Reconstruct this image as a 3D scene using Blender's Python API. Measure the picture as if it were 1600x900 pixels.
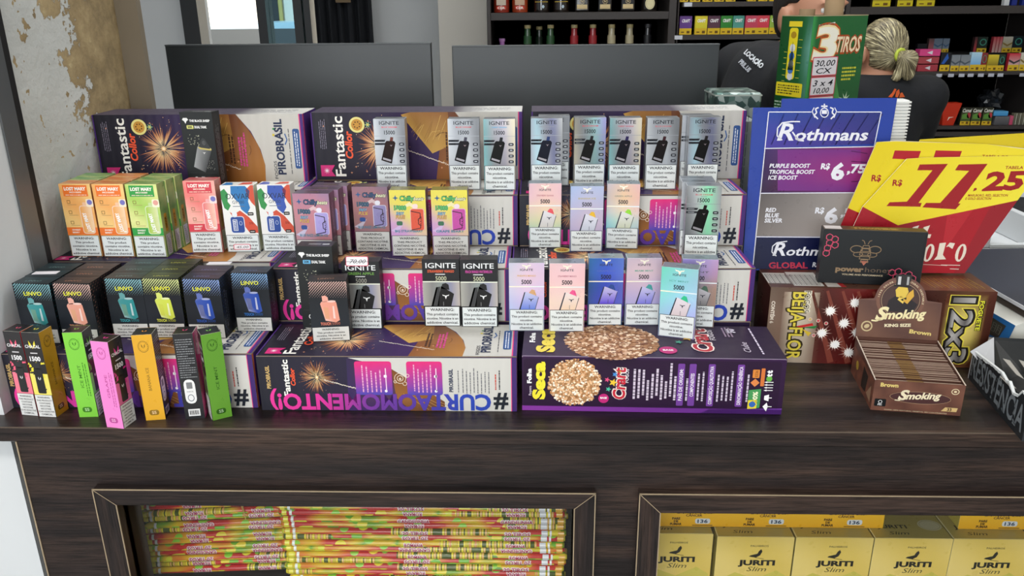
import bpy, bmesh, math, random
import numpy as np
from mathutils import Vector, Matrix
from mathutils.bvhtree import BVHTree
R = math.radians
for o in list(bpy.data.objects): bpy.data.objects.remove(o)
S = bpy.context.scene
COL = S.collection

# ---------------------------------------------------------------- camera
FPX = 1250.0
cd = bpy.data.cameras.new('camera'); cd.sensor_width = 36; cd.lens = FPX/1600*36; cd.clip_start = .02; cd.clip_end = 200
cam = bpy.data.objects.new('camera', cd); COL.objects.link(cam); S.camera = cam
CR = Matrix.Rotation(R(1.75), 3, 'Z') @ Matrix.Rotation(R(90-19.35), 3, 'X') @ Matrix.Rotation(R(-.53), 3, 'Z')
CP = Vector((0, 0, 1.52))
cam.matrix_world = Matrix.Translation(CP) @ CR.to_4x4()
# ---------------------------------------------------------------- world, lights, exposure
W = bpy.data.worlds.new('world'); S.world = W; W.use_nodes = True
bg = W.node_tree.nodes['Background']; bg.inputs[0].default_value = (.80, .90, 1, 1); bg.inputs[1].default_value = .62
def area(name, loc, rot, sx, sy, power, col=(1, 1, 1)):
    l = bpy.data.lights.new(name, 'AREA'); l.shape = 'RECTANGLE'; l.size = sx; l.size_y = sy; l.energy = power; l.color = col
    o = bpy.data.objects.new(name, l); COL.objects.link(o); o.location = loc; o.rotation_euler = rot; return o
area('ceiling_light', (-.5, -.5, 2.85), (R(-12), 0, 0), 1.6, .5, 44, (1, .97, .92))
area('ceiling_light', (.4, 1.6, 2.85), (0, 0, 0), 1.8, .4, 26, (.93, .97, 1))
area('ceiling_light', (.8, 3.0, 2.85), (0, 0, 0), 2.4, .3, 20, (1, .96, .9))
area('shop_front_daylight', (-1.0, -3.6, 1.9), (R(90), 0, 0), 3.2, 1.8, 118, (.95, .98, 1))
sun = bpy.data.lights.new('sun', 'SUN'); sun.energy = 13; sun.angle = R(1); sun.color = (1, .96, .88)
so = bpy.data.objects.new('sun', sun); COL.objects.link(so); so.rotation_euler = (R(28), R(-12), 0)
S.view_settings.view_transform = 'Standard'; S.view_settings.look = 'None'; S.view_settings.gamma = 1
S.view_settings.exposure = -0.1
S.cycles.max_bounces = 8; S.cycles.diffuse_bounces = 3; S.cycles.glossy_bounces = 3; S.cycles.transmission_bounces = 6; S.cycles.transparent_max_bounces = 8

# ---------------------------------------------------------------- pixel -> world point on a known plane
def ray(x, y): return CR @ Vector(((x-800)/FPX, (450-y)/FPX, -1))
def atz(x, y, z): r = ray(x, y); return CP + r*((z-CP.z)/r.z)
def aty(x, y, Y): r = ray(x, y); return CP + r*((Y-CP.y)/r.y)
def atx(x, y, X): r = ray(x, y); return CP + r*((X-CP.x)/r.x)
def proj(p):
    q = CR.transposed() @ (p-CP); return 800+FPX*q.x/-q.z, 450-FPX*q.y/-q.z
def onplane(x, y, p, n): r = ray(x, y); return CP + r*((p-CP).dot(n)/r.dot(n))

# ---------------------------------------------------------------- materials
def lin(c):
    if isinstance(c, str):
        c = c.lstrip('#'); c = tuple(int(c[i:i+2], 16)/255 for i in (0, 2, 4))
    return tuple(x/12.92 if x <= .04045 else ((x+.055)/1.055)**2.4 for x in c[:3])
MATS = {}
class NT:
    def __init__(s, name):
        s.m = bpy.data.materials.new(name); s.m.use_nodes = True; s.t = s.m.node_tree; s.b = s.t.nodes['Principled BSDF']; s.o = s.t.nodes['Material Output']
    def n(s, ty, **kw):
        q = s.t.nodes.new(ty)
        for k, v in kw.items():
            if k.startswith('i_'):
                key = k[2:]; key = int(key) if key.isdigit() else key.replace('_', ' ')
                q.inputs[key].default_value = v
            else: setattr(q, k, v)
        return q
    def l(s, a, b): s.t.links.new(a, b)
    def ramp(s, fac, stops, interp='LINEAR'):
        r = s.n('ShaderNodeValToRGB'); e = r.color_ramp; e.interpolation = interp
        while len(e.elements) < len(stops): e.elements.new(.5)
        for i, (p, c) in enumerate(stops): e.elements[i].position = p; e.elements[i].color = (*lin(c), 1)
        s.l(fac, r.inputs[0]); return r.outputs[0]
def printmat(name, rough=.45, metal=0, ribs=0, coat=0, mottled=.04, spec=.5):
    t = NT(name); a = t.n('ShaderNodeAttribute', attribute_name='Col')
    tc = t.n('ShaderNodeTexCoord'); no = t.n('ShaderNodeTexNoise', i_Scale=60.0); t.l(tc.outputs['Object'], no.inputs['Vector'])
    mp = t.n('ShaderNodeMapRange'); mp.inputs['To Min'].default_value = rough-mottled*2; mp.inputs['To Max'].default_value = rough+mottled*2
    t.l(no.outputs[0], mp.inputs[0]); t.l(mp.outputs[0], t.b.inputs['Roughness'])
    t.l(a.outputs['Color'], t.b.inputs['Base Color'])
    t.b.inputs['Metallic'].default_value = metal; t.b.inputs['Coat Weight'].default_value = coat; t.b.inputs['Specular IOR Level'].default_value = spec
    if ribs:
        wv = t.n('ShaderNodeTexWave', i_Scale=ribs, bands_direction='X'); t.l(tc.outputs['Object'], wv.inputs['Vector'])
        bp = t.n('ShaderNodeBump', i_Strength=.35, i_Distance=.0008); t.l(wv.outputs[0], bp.inputs['Height']); t.l(bp.outputs[0], t.b.inputs['Normal'])
    else:
        n2 = t.n('ShaderNodeTexNoise', i_Scale=25.0); t.l(tc.outputs['Object'], n2.inputs['Vector'])
        bp = t.n('ShaderNodeBump', i_Strength=.12, i_Distance=.002); t.l(n2.outputs[0], bp.inputs['Height']); t.l(bp.outputs[0], t.b.inputs['Normal'])
    MATS[name] = t.m; return t.m
CARD = printmat('printed_card', .42, spec=.3); GLOSS = printmat('glossy_card', .3, spec=.4); CORR = printmat('corrugated_card', .5, ribs=22, spec=.3)
FOIL = printmat('silver_foil_card', .32, metal=.7); HOLO = printmat('rainbow_foil_card', .3, metal=.25); PAPER = printmat('paper', .7, spec=.2); PLAST = printmat('plastic', .35)
SHELFM = printmat('shelf_laminate', .5); DECK = printmat('wrapped_tube', .22, coat=.4)
def simple(name, col, rough=.5, metal=0, noise=0, nscale=8.0, bump=0, emit=0, **k):
    t = NT(name); tc = t.n('ShaderNodeTexCoord'); no = t.n('ShaderNodeTexNoise', i_Scale=nscale, i_Detail=6.0); t.l(tc.outputs['Object'], no.inputs['Vector'])
    c = lin(col); mx = t.n('ShaderNodeMix', data_type='RGBA')
    mx.inputs[6].default_value = (*[x*(1-noise) for x in c], 1); mx.inputs[7].default_value = (*[min(1, x*(1+noise)) for x in c], 1)
    t.l(no.outputs[0], mx.inputs[0]); t.l(mx.outputs[2], t.b.inputs['Base Color'])
    t.b.inputs['Roughness'].default_value = rough; t.b.inputs['Metallic'].default_value = metal
    if bump:
        bp = t.n('ShaderNodeBump', i_Strength=bump, i_Distance=.01); t.l(no.outputs[0], bp.inputs['Height']); t.l(bp.outputs[0], t.b.inputs['Normal'])
    MATS[name] = t.m; return t.m
def woodmat(name, axis='x', dark=1.0):
    t = NT(name); tc = t.n('ShaderNodeTexCoord'); mp = t.n('ShaderNodeMapping')
    sc = {'x': (1.0, 14, 14), 'z': (14, 14, 1.0)}[axis]; mp.inputs['Scale'].default_value = sc
    t.l(tc.outputs['Object'], mp.inputs['Vector'])
    n1 = t.n('ShaderNodeTexNoise', i_Scale=1.6, i_Detail=8.0, i_Roughness=.62, i_Distortion=.4); t.l(mp.outputs[0], n1.inputs['Vector'])
    mp2 = t.n('ShaderNodeMapping'); mp2.inputs['Scale'].default_value = tuple(9*v if v > 2 else 5.0 for v in sc); t.l(tc.outputs['Object'], mp2.inputs['Vector'])
    n2 = t.n('ShaderNodeTexNoise', i_Scale=3.0, i_Detail=4.0, i_Roughness=.7); t.l(mp2.outputs[0], n2.inputs['Vector'])
    c1 = t.ramp(n1.outputs[0], [(.3, '#181312'), (.44, '#272020'), (.54, '#382c28'), (.68, '#503e35')])
    c2 = t.ramp(n2.outputs[0], [(.36, '#484848'), (.58, '#ffffff')])
    mx = t.n('ShaderNodeMix', data_type='RGBA', blend_type='MULTIPLY'); mx.inputs[0].default_value = .75
    t.l(c1, mx.inputs[6]); t.l(c2, mx.inputs[7]); t.l(mx.outputs[2], t.b.inputs['Base Color'])
    t.b.inputs['Roughness'].default_value = .38; t.b.inputs['Specular IOR Level'].default_value = .35
    bp = t.n('ShaderNodeBump', i_Strength=.15, i_Distance=.002); t.l(n2.outputs[0], bp.inputs['Height']); t.l(bp.outputs[0], t.b.inputs['Normal'])
    MATS[name] = t.m; return t.m
WOOD = woodmat('dark_wood_grain', 'x'); WOODV = woodmat('dark_wood_grain_upright', 'z')
M_black = simple('black_gap', '#0c0c0e', .6)
M_edge2 = simple('counter_edge_wear', '#54463a', .6, noise=.35, nscale=30)
M_edge = simple('worn_edge', '#a08e74', .6, noise=.3, nscale=40)
M_white = simple('white_wall_paint', '#d3d6d8', .7, noise=.06, nscale=3, bump=.08)
M_cream = simple('cream_wall_paint', '#ddd8ce', .7, noise=.06, nscale=3, bump=.08)
M_steel = simple('grey_metal', '#6d7072', .4, .5, noise=.1)
M_panel = simple('dark_grey_panel', '#34383a', .38, noise=.05)
M_ptrim = simple('panel_edge', '#4c5052', .5)
M_curt = simple('dark_curtain', '#1d2026', .9, noise=.3, nscale=5, bump=.1)
M_frame = simple('black_door_frame', '#15181c', .4)
M_floor = simple('floor_tile', '#8d8a84', .4, noise=.05)
M_ceil = simple('ceiling_white', '#d8d8d6', .8)
M_shelf = simple('dark_shelf_laminate', '#35302f', .5, noise=.1)
M_shback = simple('black_shelf_back', '#0a0a0c', .7)
M_kraft = simple('kraft_cardboard', '#a58a68', .8, noise=.12, nscale=30)
M_skin = simple('skin', '#b98468', .5, noise=.05)
M_shirt = simple('black_tshirt', '#16181d', .85, noise=.25, nscale=12, bump=.5)
M_jeans = simple('dark_trousers', '#1b1f2a', .85, noise=.2)
M_dhair = simple('dark_brown_hair', '#1d1512', .6, noise=.3, nscale=50)
M_whitepl = simple('white_plastic', '#e4e4e0', .35)
def glassmat(name, tint, gl=.12):
    t = NT(name); tr = t.n('ShaderNodeBsdfTransparent'); tr.inputs[0].default_value = (*tint, 1)
    g = t.n('ShaderNodeBsdfGlossy', i_Roughness=.03); lw = t.n('ShaderNodeLayerWeight', i_Blend=.5); pw_ = t.n('ShaderNodeMath', operation='POWER'); t.l(lw.outputs['Facing'], pw_.inputs[0]); pw_.inputs[1].default_value = 4; ml = t.n('ShaderNodeMath', operation='MULTIPLY_ADD'); t.l(pw_.outputs[0], ml.inputs[0]); ml.inputs[1].default_value = .8; ml.inputs[2].default_value = .03; mx = t.n('ShaderNodeMixShader')
    t.l(ml.outputs[0], mx.inputs[0]); t.l(tr.outputs[0], mx.inputs[1]); t.l(g.outputs[0], mx.inputs[2]); t.l(mx.outputs[0], t.o.inputs[0]); MATS[name] = t.m; return t.m
M_glass = glassmat('window_glass', (.96, .96, .95))
# peeled plaster of the left wall
t = NT('peeled_plaster'); g = t.n('ShaderNodeNewGeometry'); sep = t.n('ShaderNodeSeparateXYZ'); t.l(g.outputs['Position'], sep.inputs[0])
nz = t.n('ShaderNodeTexNoise', i_Scale=16.0, i_Detail=8.0, i_Roughness=.65); t.l(g.outputs['Position'], nz.inputs['Vector'])
nb = t.n('ShaderNodeTexNoise', i_Scale=4.5, i_Detail=3.0); t.l(g.outputs['Position'], nb.inputs['Vector'])
def mth(t, op, a, b, c=None):
    q = t.n('ShaderNodeMath', operation=op)
    for i, v in enumerate((a, b, c)):
        if v is None: continue
        if isinstance(v, (int, float)): q.inputs[i].default_value = v
        else: t.l(v, q.inputs[i])
    return q.outputs[0]
yy = mth(t, 'MULTIPLY', mth(t, 'SUBTRACT', sep.outputs[1], 1.318), 7.0)
zz = mth(t, 'MULTIPLY', mth(t, 'SUBTRACT', sep.outputs[2], 1.40), 2.2)
s1 = mth(t, 'ADD', mth(t, 'ADD', yy, zz), mth(t, 'ADD', mth(t, 'MULTIPLY', mth(t, 'SUBTRACT', nz.outputs[0], .5), 3.4), mth(t, 'MULTIPLY', mth(t, 'SUBTRACT', nb.outputs[0], .5), 1.6)))
ns = t.n('ShaderNodeTexNoise', i_Scale=55.0, i_Detail=4.0); t.l(g.outputs['Position'], ns.inputs['Vector'])
spots = mth(t, 'MULTIPLY', mth(t, 'GREATER_THAN', ns.outputs[0], .64), mth(t, 'GREATER_THAN', s1, -1.1))
mask = t.ramp(mth(t, 'MAXIMUM', s1, spots), [(.0, '#000000'), (.06, '#ffffff')])
plc = t.ramp(nz.outputs[0], [(.3, '#6f6046'), (.5, '#9a8560'), (.62, '#ad9870'), (.75, '#d8cba0')])
wh = t.ramp(nb.outputs[0], [(.3, '#b6b8b4'), (.7, '#cdcec9')])
mx = t.n('ShaderNodeMix', data_type='RGBA'); t.l(mask, mx.inputs[0]); t.l(wh, mx.inputs[6]); t.l(plc, mx.inputs[7]); t.l(mx.outputs[2], t.b.inputs['Base Color'])
bp = t.n('ShaderNodeBump', i_Strength=.6, i_Distance=.012); hh = mth(t, 'SUBTRACT', mth(t, 'MULTIPLY', nz.outputs[0], .6), mth(t, 'MULTIPLY', mask, .35)); t.l(hh, bp.inputs['Height']); t.l(bp.outputs[0], t.b.inputs['Normal'])
t.b.inputs['Roughness'].default_value = .8; M_plaster = t.m
M_bare = simple('bare_plaster', '#7b705f', .85, noise=.12, nscale=10, bump=.15)

# ---------------------------------------------------------------- object helpers
def raw(name, me, mat=None, parent=None):
    o = bpy.data.objects.new(name, me); COL.objects.link(o)
    if mat is not None and not me.materials: me.materials.append(mat)
    if parent is not None: o.parent = parent
    return o
def tag(o, label=None, cat=None, group=None, kind=None):
    if label: o['label'] = label
    if cat: o['category'] = cat
    if group: o['group'] = group
    if kind: o['kind'] = kind
    return o
def thing(name, label, cat, loc=(0, 0, 0), rz=0, group=None):
    o = bpy.data.objects.new(name, None); COL.objects.link(o); o.location = loc; o.rotation_euler = (0, 0, rz); o.empty_display_size = .05
    return tag(o, label, cat, group)
def mesh(name, V, F, cols=None):
    me = bpy.data.meshes.new(name); me.from_pydata([tuple(v) for v in V], [], F)
    if cols is not None:
        at = me.color_attributes.new('Col', 'FLOAT_COLOR', 'POINT')
        a = np.ones((len(V), 4), np.float32); a[:, :3] = np.asarray(cols, np.float32).reshape(-1, 3); at.data.foreach_set('color', a.ravel())
    me.update(); return me
def smooth(me):
    me.polygons.foreach_set('use_smooth', [True]*len(me.polygons)); me.update(); return me
BOXF = [(0, 3, 2, 1), (4, 5, 6, 7), (0, 1, 5, 4), (1, 2, 6, 5), (2, 3, 7, 6), (3, 0, 4, 7)]
def boxv(x0, x1, y0, y1, z0, z1): return [(x0, y0, z0), (x1, y0, z0), (x1, y1, z0), (x0, y1, z0), (x0, y0, z1), (x1, y0, z1), (x1, y1, z1), (x0, y1, z1)]
class MB:
    def __init__(s): s.V = []; s.F = []; s.C = []
    def add(s, V, F, c=(1, 1, 1)):
        b = len(s.V); s.V += [tuple(v) for v in V]; s.F += [tuple(i+b for i in f) for f in F]; s.C += [lin(c) if isinstance(c, str) else c]*len(V); return s
    def box(s, x0, x1, y0, y1, z0, z1, c=(1, 1, 1)): return s.add(boxv(x0, x1, y0, y1, z0, z1), BOXF, c)
    def rev(s, prof, c=None, n=20, ctr=(0, 0)):
        # prof: (r, z, colour)
        for i in range(len(prof)-1):
            r0, z0, c0 = prof[i]; r1, z1, _ = prof[i+1]; V = []
            for k in range(n):
                a = 2*math.pi*k/n; V.append((ctr[0]+r0*math.cos(a), ctr[1]+r0*math.sin(a), z0))
            for k in range(n):
                a = 2*math.pi*k/n; V.append((ctr[0]+r1*math.cos(a), ctr[1]+r1*math.sin(a), z1))
            s.add(V, [(k, (k+1) % n, n+(k+1) % n, n+k) for k in range(n)], c0)
        return s
    def obj(s, name, mat, parent=None, sm=False):
        me = mesh(name, s.V, s.F, s.C)
        if sm: smooth(me)
        return raw(name, me, mat, parent)
def bevbox(name, x0, x1, y0, y1, z0, z1, mat, parent=None, bev=.002, cols=None, seg=1):
    """a box with chamfered edges; cols maps face name to colour"""
    bm = bmesh.new(); vs = [bm.verts.new(v) for v in boxv(x0, x1, y0, y1, z0, z1)]
    for f in BOXF: bm.faces.new([vs[i] for i in f])
    if bev: bmesh.ops.bevel(bm, geom=bm.edges[:], offset=bev, segments=seg, affect='EDGES', profile=.5)
    bm.normal_update(); V = []; F = []; C = []
    d = {'front': (0, -1, 0), 'back': (0, 1, 0), 'left': (-1, 0, 0), 'right': (1, 0, 0), 'top': (0, 0, 1), 'bottom': (0, 0, -1)}
    cols = cols or {}; dc = cols.get('all', '#ffffff'); ec = cols.get('edge', dc)
    for f in bm.faces:
        c = ec
        for k, n in d.items():
            if f.normal.dot(Vector(n)) > .95: c = cols.get(k, dc)
        b = len(V); V += [tuple(v.co) for v in f.verts]; F.append(tuple(range(b, b+len(f.verts)))); C += [lin(c)]*len(f.verts)
    bm.free(); return raw(name, mesh(name, V, F, C), mat, parent)

# ---------------------------------------------------------------- flat print: shapes and lettering as thin inlays
TX = {}
def tmesh(s, bo=0, res=2):
    k = (s, bo, res)
    if k not in TX:
        c = bpy.data.curves.new('t', 'FONT'); c.body = s; c.size = 1; c.offset = bo; c.resolution_u = res; c.fill_mode = 'FRONT'
        o = bpy.data.objects.new('t', c); me = bpy.data.meshes.new_from_object(o)
        v = np.zeros(len(me.vertices)*3); me.vertices.foreach_get('co', v); v = v.reshape(-1, 3)[:, :2]/.69
        F = [tuple(p.vertices) for p in me.polygons]
        if len(v): v = v-np.array([v[:, 0].min(), 0])
        bpy.data.meshes.remove(me); bpy.data.objects.remove(o); bpy.data.curves.remove(c)
        TX[k] = (v, F, (v[:, 0].max() if len(v) else 1))
    return TX[k]
LAY = .00005
class Art:
    """2-D drawing in millimetres (or pixels); every call draws on top of the former ones by one thin layer"""
    def __init__(s): s.V = []; s.F = []; s.C = []; s.z = 1
    def up(s, n=1): s.z += n; return s
    def add(s, P, F, col):
        b = len(s.V); z = s.z
        for i, (x, y) in enumerate(P):
            s.V.append((x, y, z)); s.C.append(col(x, y) if callable(col) else (lin(col[i]) if isinstance(col, list) else (lin(col) if isinstance(col, str) else col)))
        s.F += [tuple(i+b for i in f) for f in F]; return s
    def poly(s, P, col): return s.add(P, [tuple(range(len(P)))], col)
    def rect(s, x, y, w, h, col, top=None, right=None):
        if top: col = [col, col, top, top]
        elif right: col = [col, right, right, col]
        return s.add([(x, y), (x+w, y), (x+w, y+h), (x, y+h)], [(0, 1, 2, 3)], col)
    def rrect(s, x, y, w, h, r, col, n=3):
        P = []
        for cx, cy, a0 in ((x+w-r, y+r, -90), (x+w-r, y+h-r, 0), (x+r, y+h-r, 90), (x+r, y+r, 180)):
            for k in range(n+1): a = R(a0+90*k/n); P.append((cx+r*math.cos(a), cy+r*math.sin(a)))
        return s.poly(P, col)
    def frame(s, x, y, w, h, t, col):
        return s.rect(x, y, w, t, col).rect(x, y+h-t, w, t, col).rect(x, y, t, h, col).rect(x+w-t, y, t, h, col)
    def grid(s, x, y, w, h, nx, ny, fn):
        P = [(x+w*i/nx, y+h*j/ny) for j in range(ny+1) for i in range(nx+1)]
        F = [(j*(nx+1)+i, j*(nx+1)+i+1, (j+1)*(nx+1)+i+1, (j+1)*(nx+1)+i) for j in range(ny) for i in range(nx)]
        return s.add(P, F, lambda a, b: fn((a-x)/w, (b-y)/h))
    def ell(s, cx, cy, rx, ry, col, n=16, rot=0):
        c, q = math.cos(R(rot)), math.sin(R(rot)); P = []
        for k in range(n): a = 2*math.pi*k/n; u, v = rx*math.cos(a), ry*math.sin(a); P.append((cx+u*c-v*q, cy+u*q+v*c))
        return s.poly(P, col)
    def ring(s, cx, cy, rx, ry, t, col, n=20):
        P = []
        for k in range(n):
            a = 2*math.pi*k/n; P += [(cx+rx*math.cos(a), cy+ry*math.sin(a)), (cx+(rx-t)*math.cos(a), cy+(ry-t)*math.sin(a))]
        return s.add(P, [(2*k, (2*k+2) % (2*n), (2*k+3) % (2*n), 2*k+1) for k in range(n)], col)
    def line(s, x0, y0, x1, y1, w, col, w1=None):
        L = math.hypot(x1-x0, y1-y0) or 1; nx, ny = -(y1-y0)/L*.5, (x1-x0)/L*.5; w1 = w if w1 is None else w1
        return s.add([(x0-nx*w, y0-ny*w), (x1-nx*w1, y1-ny*w1), (x1+nx*w1, y1+ny*w1), (x0+nx*w, y0+ny*w)], [(0, 1, 2, 3)], col)
    def path(s, pts, w, col):
        for a, b in zip(pts[:-1], pts[1:]): s.line(*a, *b, w, col)
        return s
    def text(s, t, x, y, size, col, w=None, al='c', bo=0, sh=0, rot=0, res=1, wmax=None):
        v, F, L = tmesh(t, bo, res+1)
        if not len(v): return s
        kx = size if w is None else w/L
        if wmax and L*kx > wmax: kx = wmax/L
        off = {'c': -L/2, 'l': 0, 'r': -L}[al]; c, q = math.cos(R(rot)), math.sin(R(rot)); P = []
        for a, b in v:
            X = (a+off)*kx+b*size*sh; Y = b*size; P.append((x+X*c-Y*q, y+X*q+Y*c))
        return s.add(P, F, col)
    def star(s, cx, cy, r, n, inner, col, c0=None, seed=1, jit=0):
        rd = random.Random(seed); P = [(cx, cy)]
        for k in range(2*n):
            rr = (r if k % 2 == 0 else inner)*(1-jit*rd.random()); a = math.pi*k/n; P.append((cx+rr*math.cos(a), cy+rr*math.sin(a)))
        m = 2*n; cols = [c0 or col]+[col]*m
        return s.add(P, [(0, 1+k, 1+(k+1) % m) for k in range(m)], cols)
    def burst(s, cx, cy, r, seed=1, n=150, hot='#ffe9b0', tip='#8a3a1c', mid='#e08048', sy=1.0, dots=40):
        rd = random.Random(seed)
        for k in range(n):
            a = rd.random()*2*math.pi; L = r*(.45+.55*rd.random()); st = r*rd.random()*.25; w = r*.006+r*.010*rd.random()
            ca, sa = math.cos(a), math.sin(a)*sy; nx, ny = -math.sin(a)*w, math.cos(a)*w
            mx_, my = cx+ca*L*.6, cy+sa*L*.6
            s.add([(cx+ca*st, cy+sa*st), (mx_+nx, my+ny), (cx+ca*L, cy+sa*L), (mx_-nx, my-ny)], [(0, 1, 2, 3)], [hot, mid, tip, mid])
        s.up()
        for k in range(dots):
            a = rd.random()*2*math.pi; L = r*(.5+.6*rd.random()); q = r*.014; x, y = cx+math.cos(a)*L, cy+math.sin(a)*L*sy
            s.add([(x-q, y), (x, y-q), (x+q, y), (x, y+q)], [(0, 1, 2, 3)], rd.choice(['#ffcf9a', '#e89060', '#fff0cc']))
        s.star(cx, cy, r*.12, 8, r*.06, '#ffc070', '#fffbe0'); return s.up()
    def tiny(s, x, y, w, h, col, rows, seed=0, rot=False, fill=.5):
        """rows of very small print: dashes of word length"""
        rd = random.Random(seed); ph = h/rows
        for r_ in range(rows):
            yy = y+h-ph*(r_+.8); xx = x
            while xx < x+w*(1 if r_ % 4 < 3 else .6):
                L = min(w*.04+w*.14*rd.random(), x+w-xx)
                if L <= 0: break
                s.rect(xx, yy, L, ph*fill, col); xx += L+w*.03
        return s
    def tinyv(s, x, y, w, h, col, colsn, seed=0, fill=.5):
        rd = random.Random(seed); pw = w/colsn
        for r_ in range(colsn):
            xx = x+pw*(r_+.2); q = y+h*(.0 if r_ % 3 else .05)*rd.random(); top = y+h*(.7+.3*rd.random())
            while q < top:
                L = min(h*.04+h*.1*rd.random(), top-q); s.rect(xx, q, pw*fill, L, col); q += L+h*.02
        return s
    def mesh(s, name, unit=.001, mapfn=None, wrap=None):
        if mapfn: V = [mapfn(x, y, z) for x, y, z in s.V]
        elif wrap: V = [(x*unit, -math.cos(y*unit/wrap)*(wrap+z*LAY), math.sin(y*unit/wrap)*(wrap+z*LAY)) for x, y, z in s.V]
        else: V = [(x*unit, y*unit, z*LAY) for x, y, z in s.V]
        return mesh(name, V, s.F, s.C)
def facem(face, w, h, d, x0=0, z0=0):
    """matrix that lays a drawing (x right, y up) on a side of a box whose front is at y = 0 and is centred on x"""
    def M(o, u, v): u = Vector(u); v = Vector(v); n = u.cross(v); m = Matrix.Identity(4); m.col[0][:3] = u; m.col[1][:3] = v; m.col[2][:3] = n; m.col[3][:3] = o; return m
    return {'front': lambda: M((-w/2, 0, 0), (1, 0, 0), (0, 0, 1)), 'right': lambda: M((w/2, 0, 0), (0, 1, 0), (0, 0, 1)), 'left': lambda: M((-w/2, d, 0), (0, -1, 0), (0, 0, 1)),
            'top': lambda: M((-w/2, 0, h), (1, 0, 0), (0, 1, 0)), 'back': lambda: M((w/2, d, 0), (-1, 0, 0), (0, 0, 1))}[face]()
CACHE = {}
def boxthing(name, label, cat, group, key, w, h, d, body, faces, loc, rz, mat=CARD, bev=.0006, bmat=None, warn=None):
    """a printed box: carton body plus one printed part per side; warn = (art fn, key) drawn as its own label"""
    t = thing(name, label, cat, loc, rz, group)
    k = ('body', key)
    if k not in CACHE: CACHE[k] = bevbox('carton', -w/2, w/2, 0, d, 0, h, bmat or mat, t, bev, body).data; 
    else: raw('carton', CACHE[k], None, t)
    for f, fn in faces.items():
        nm, side = f if isinstance(f, tuple) else (f+'_print', f)
        k = (key, nm)
        if k not in CACHE:
            a = Art(); fn(a); CACHE[k] = a.mesh(nm)
            if side == 'front' and nm == 'warning_label': CACHE[k].materials.append(PAPER)
            else: CACHE[k].materials.append(mat)
        o = raw(nm, CACHE[k], None, t); o.matrix_local = facem(side, w, h, d)
    return t
def seat(bl, br, z):
    a, b = atz(*bl, z), atz(*br, z); m = (a+b)/2; return m, math.atan2(b.y-a.y, b.x-a.x)
def planemap(p, n, org, unit=LAY):
    n = n.normalized()
    return lambda x, y, z: tuple(onplane(x, y, p, n)+n*(z*unit)-org)

# ================================================================ THE SETTING
def sbox(name, x0, x1, y0, y1, z0, z1, mat, bev=0, kind='structure', parent=None):
    o = bevbox(name, x0, x1, y0, y1, z0, z1, mat, parent, bev); 
    if parent is None: o['kind'] = kind
    return o
sbox('floor', -3.2, 4.2, -9, 5.2, -.05, 0, M_floor)
sbox('ceiling', -3.2, 4.2, -4.0, 5.2, 2.9, 2.98, M_ceil)
sbox('wall_right', 4.0, 4.1, -4.0, 5.1, 0, 2.9, M_cream)
# left side wall against which the counter stands: peeled plaster, a black joint, a metal frame, white wall end
sbox('wall_left', -.98, -.733, 1.130, 1.458, 0, 2.9, M_plaster)
sbox('trim_1', -.98, -.7255, 1.112, 1.130, 0, 2.9, M_black)
sbox('trim_2', -.98, -.722, 1.078, 1.112, 1.0, 2.9, M_steel)
sbox('wall_left_end', -1.3, -.7251, .955, 1.078, 0, 2.9, M_white)
sbox('wall_left_return', -.98, -.694, 1.458, 1.474, 0, 2.9, M_bare)
sbox('wall_left_far', -3.1, -2.8, 1.2, 5.05, 0, 2.9, M_white)
# back wall with a doorway
YB = 4.6
def bx(x): return aty(x+7, 40, YB).x
dl, dr = bx(309), bx(500)
sbox('wall_back', bx(240)-1.2, dl-.002, YB, YB+.12, 0, 2.9, M_white)
sbox('wall_back_right', dr, bx(690), YB, YB+.12, 0, 2.9, M_white)
sbox('wall_back_pier', bx(690), 4.0, YB-.35, YB+.12, 0, 2.9, M_cream)
sbox('wall_back_lintel', dl, dr, YB, YB+.12, 2.3, 2.9, M_white)
pl = thing('curtain', 'dark gathered curtain hanging beside the bright doorway', 'curtain', (bx(540), YB-.12, 0))
V = []; nC = 60; x0c, x1c = bx(495)-bx(540), bx(582)-bx(540)
for j, z in enumerate((.05, 1.2, 2.4)):
    for i in range(nC+1): V.append((x0c+(x1c-x0c)*i/nC, .03*math.sin(i*.62+.3*j)+.008*math.sin(i*1.7), z))
F = [(j*(nC+1)+i, j*(nC+1)+i+1, (j+1)*(nC+1)+i+1, (j+1)*(nC+1)+i) for j in range(2) for i in range(nC)]
raw('curtain_cloth', smooth(mesh('curtain_cloth', V, F, [lin('#1d2026')]*len(V))), M_curt, pl)
MB().box(x0c-.03, x1c+.03, -.05, .05, 2.4, 2.44).obj('curtain_rail', M_frame, pl)
raw('tape_patch', mesh('tape_patch', boxv(-.03, .05, -.05, -.045, 1.55, 1.62), BOXF, [lin('#6a5534')]*8), simple('tan_tape', '#6a5534', .5), pl)
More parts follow.
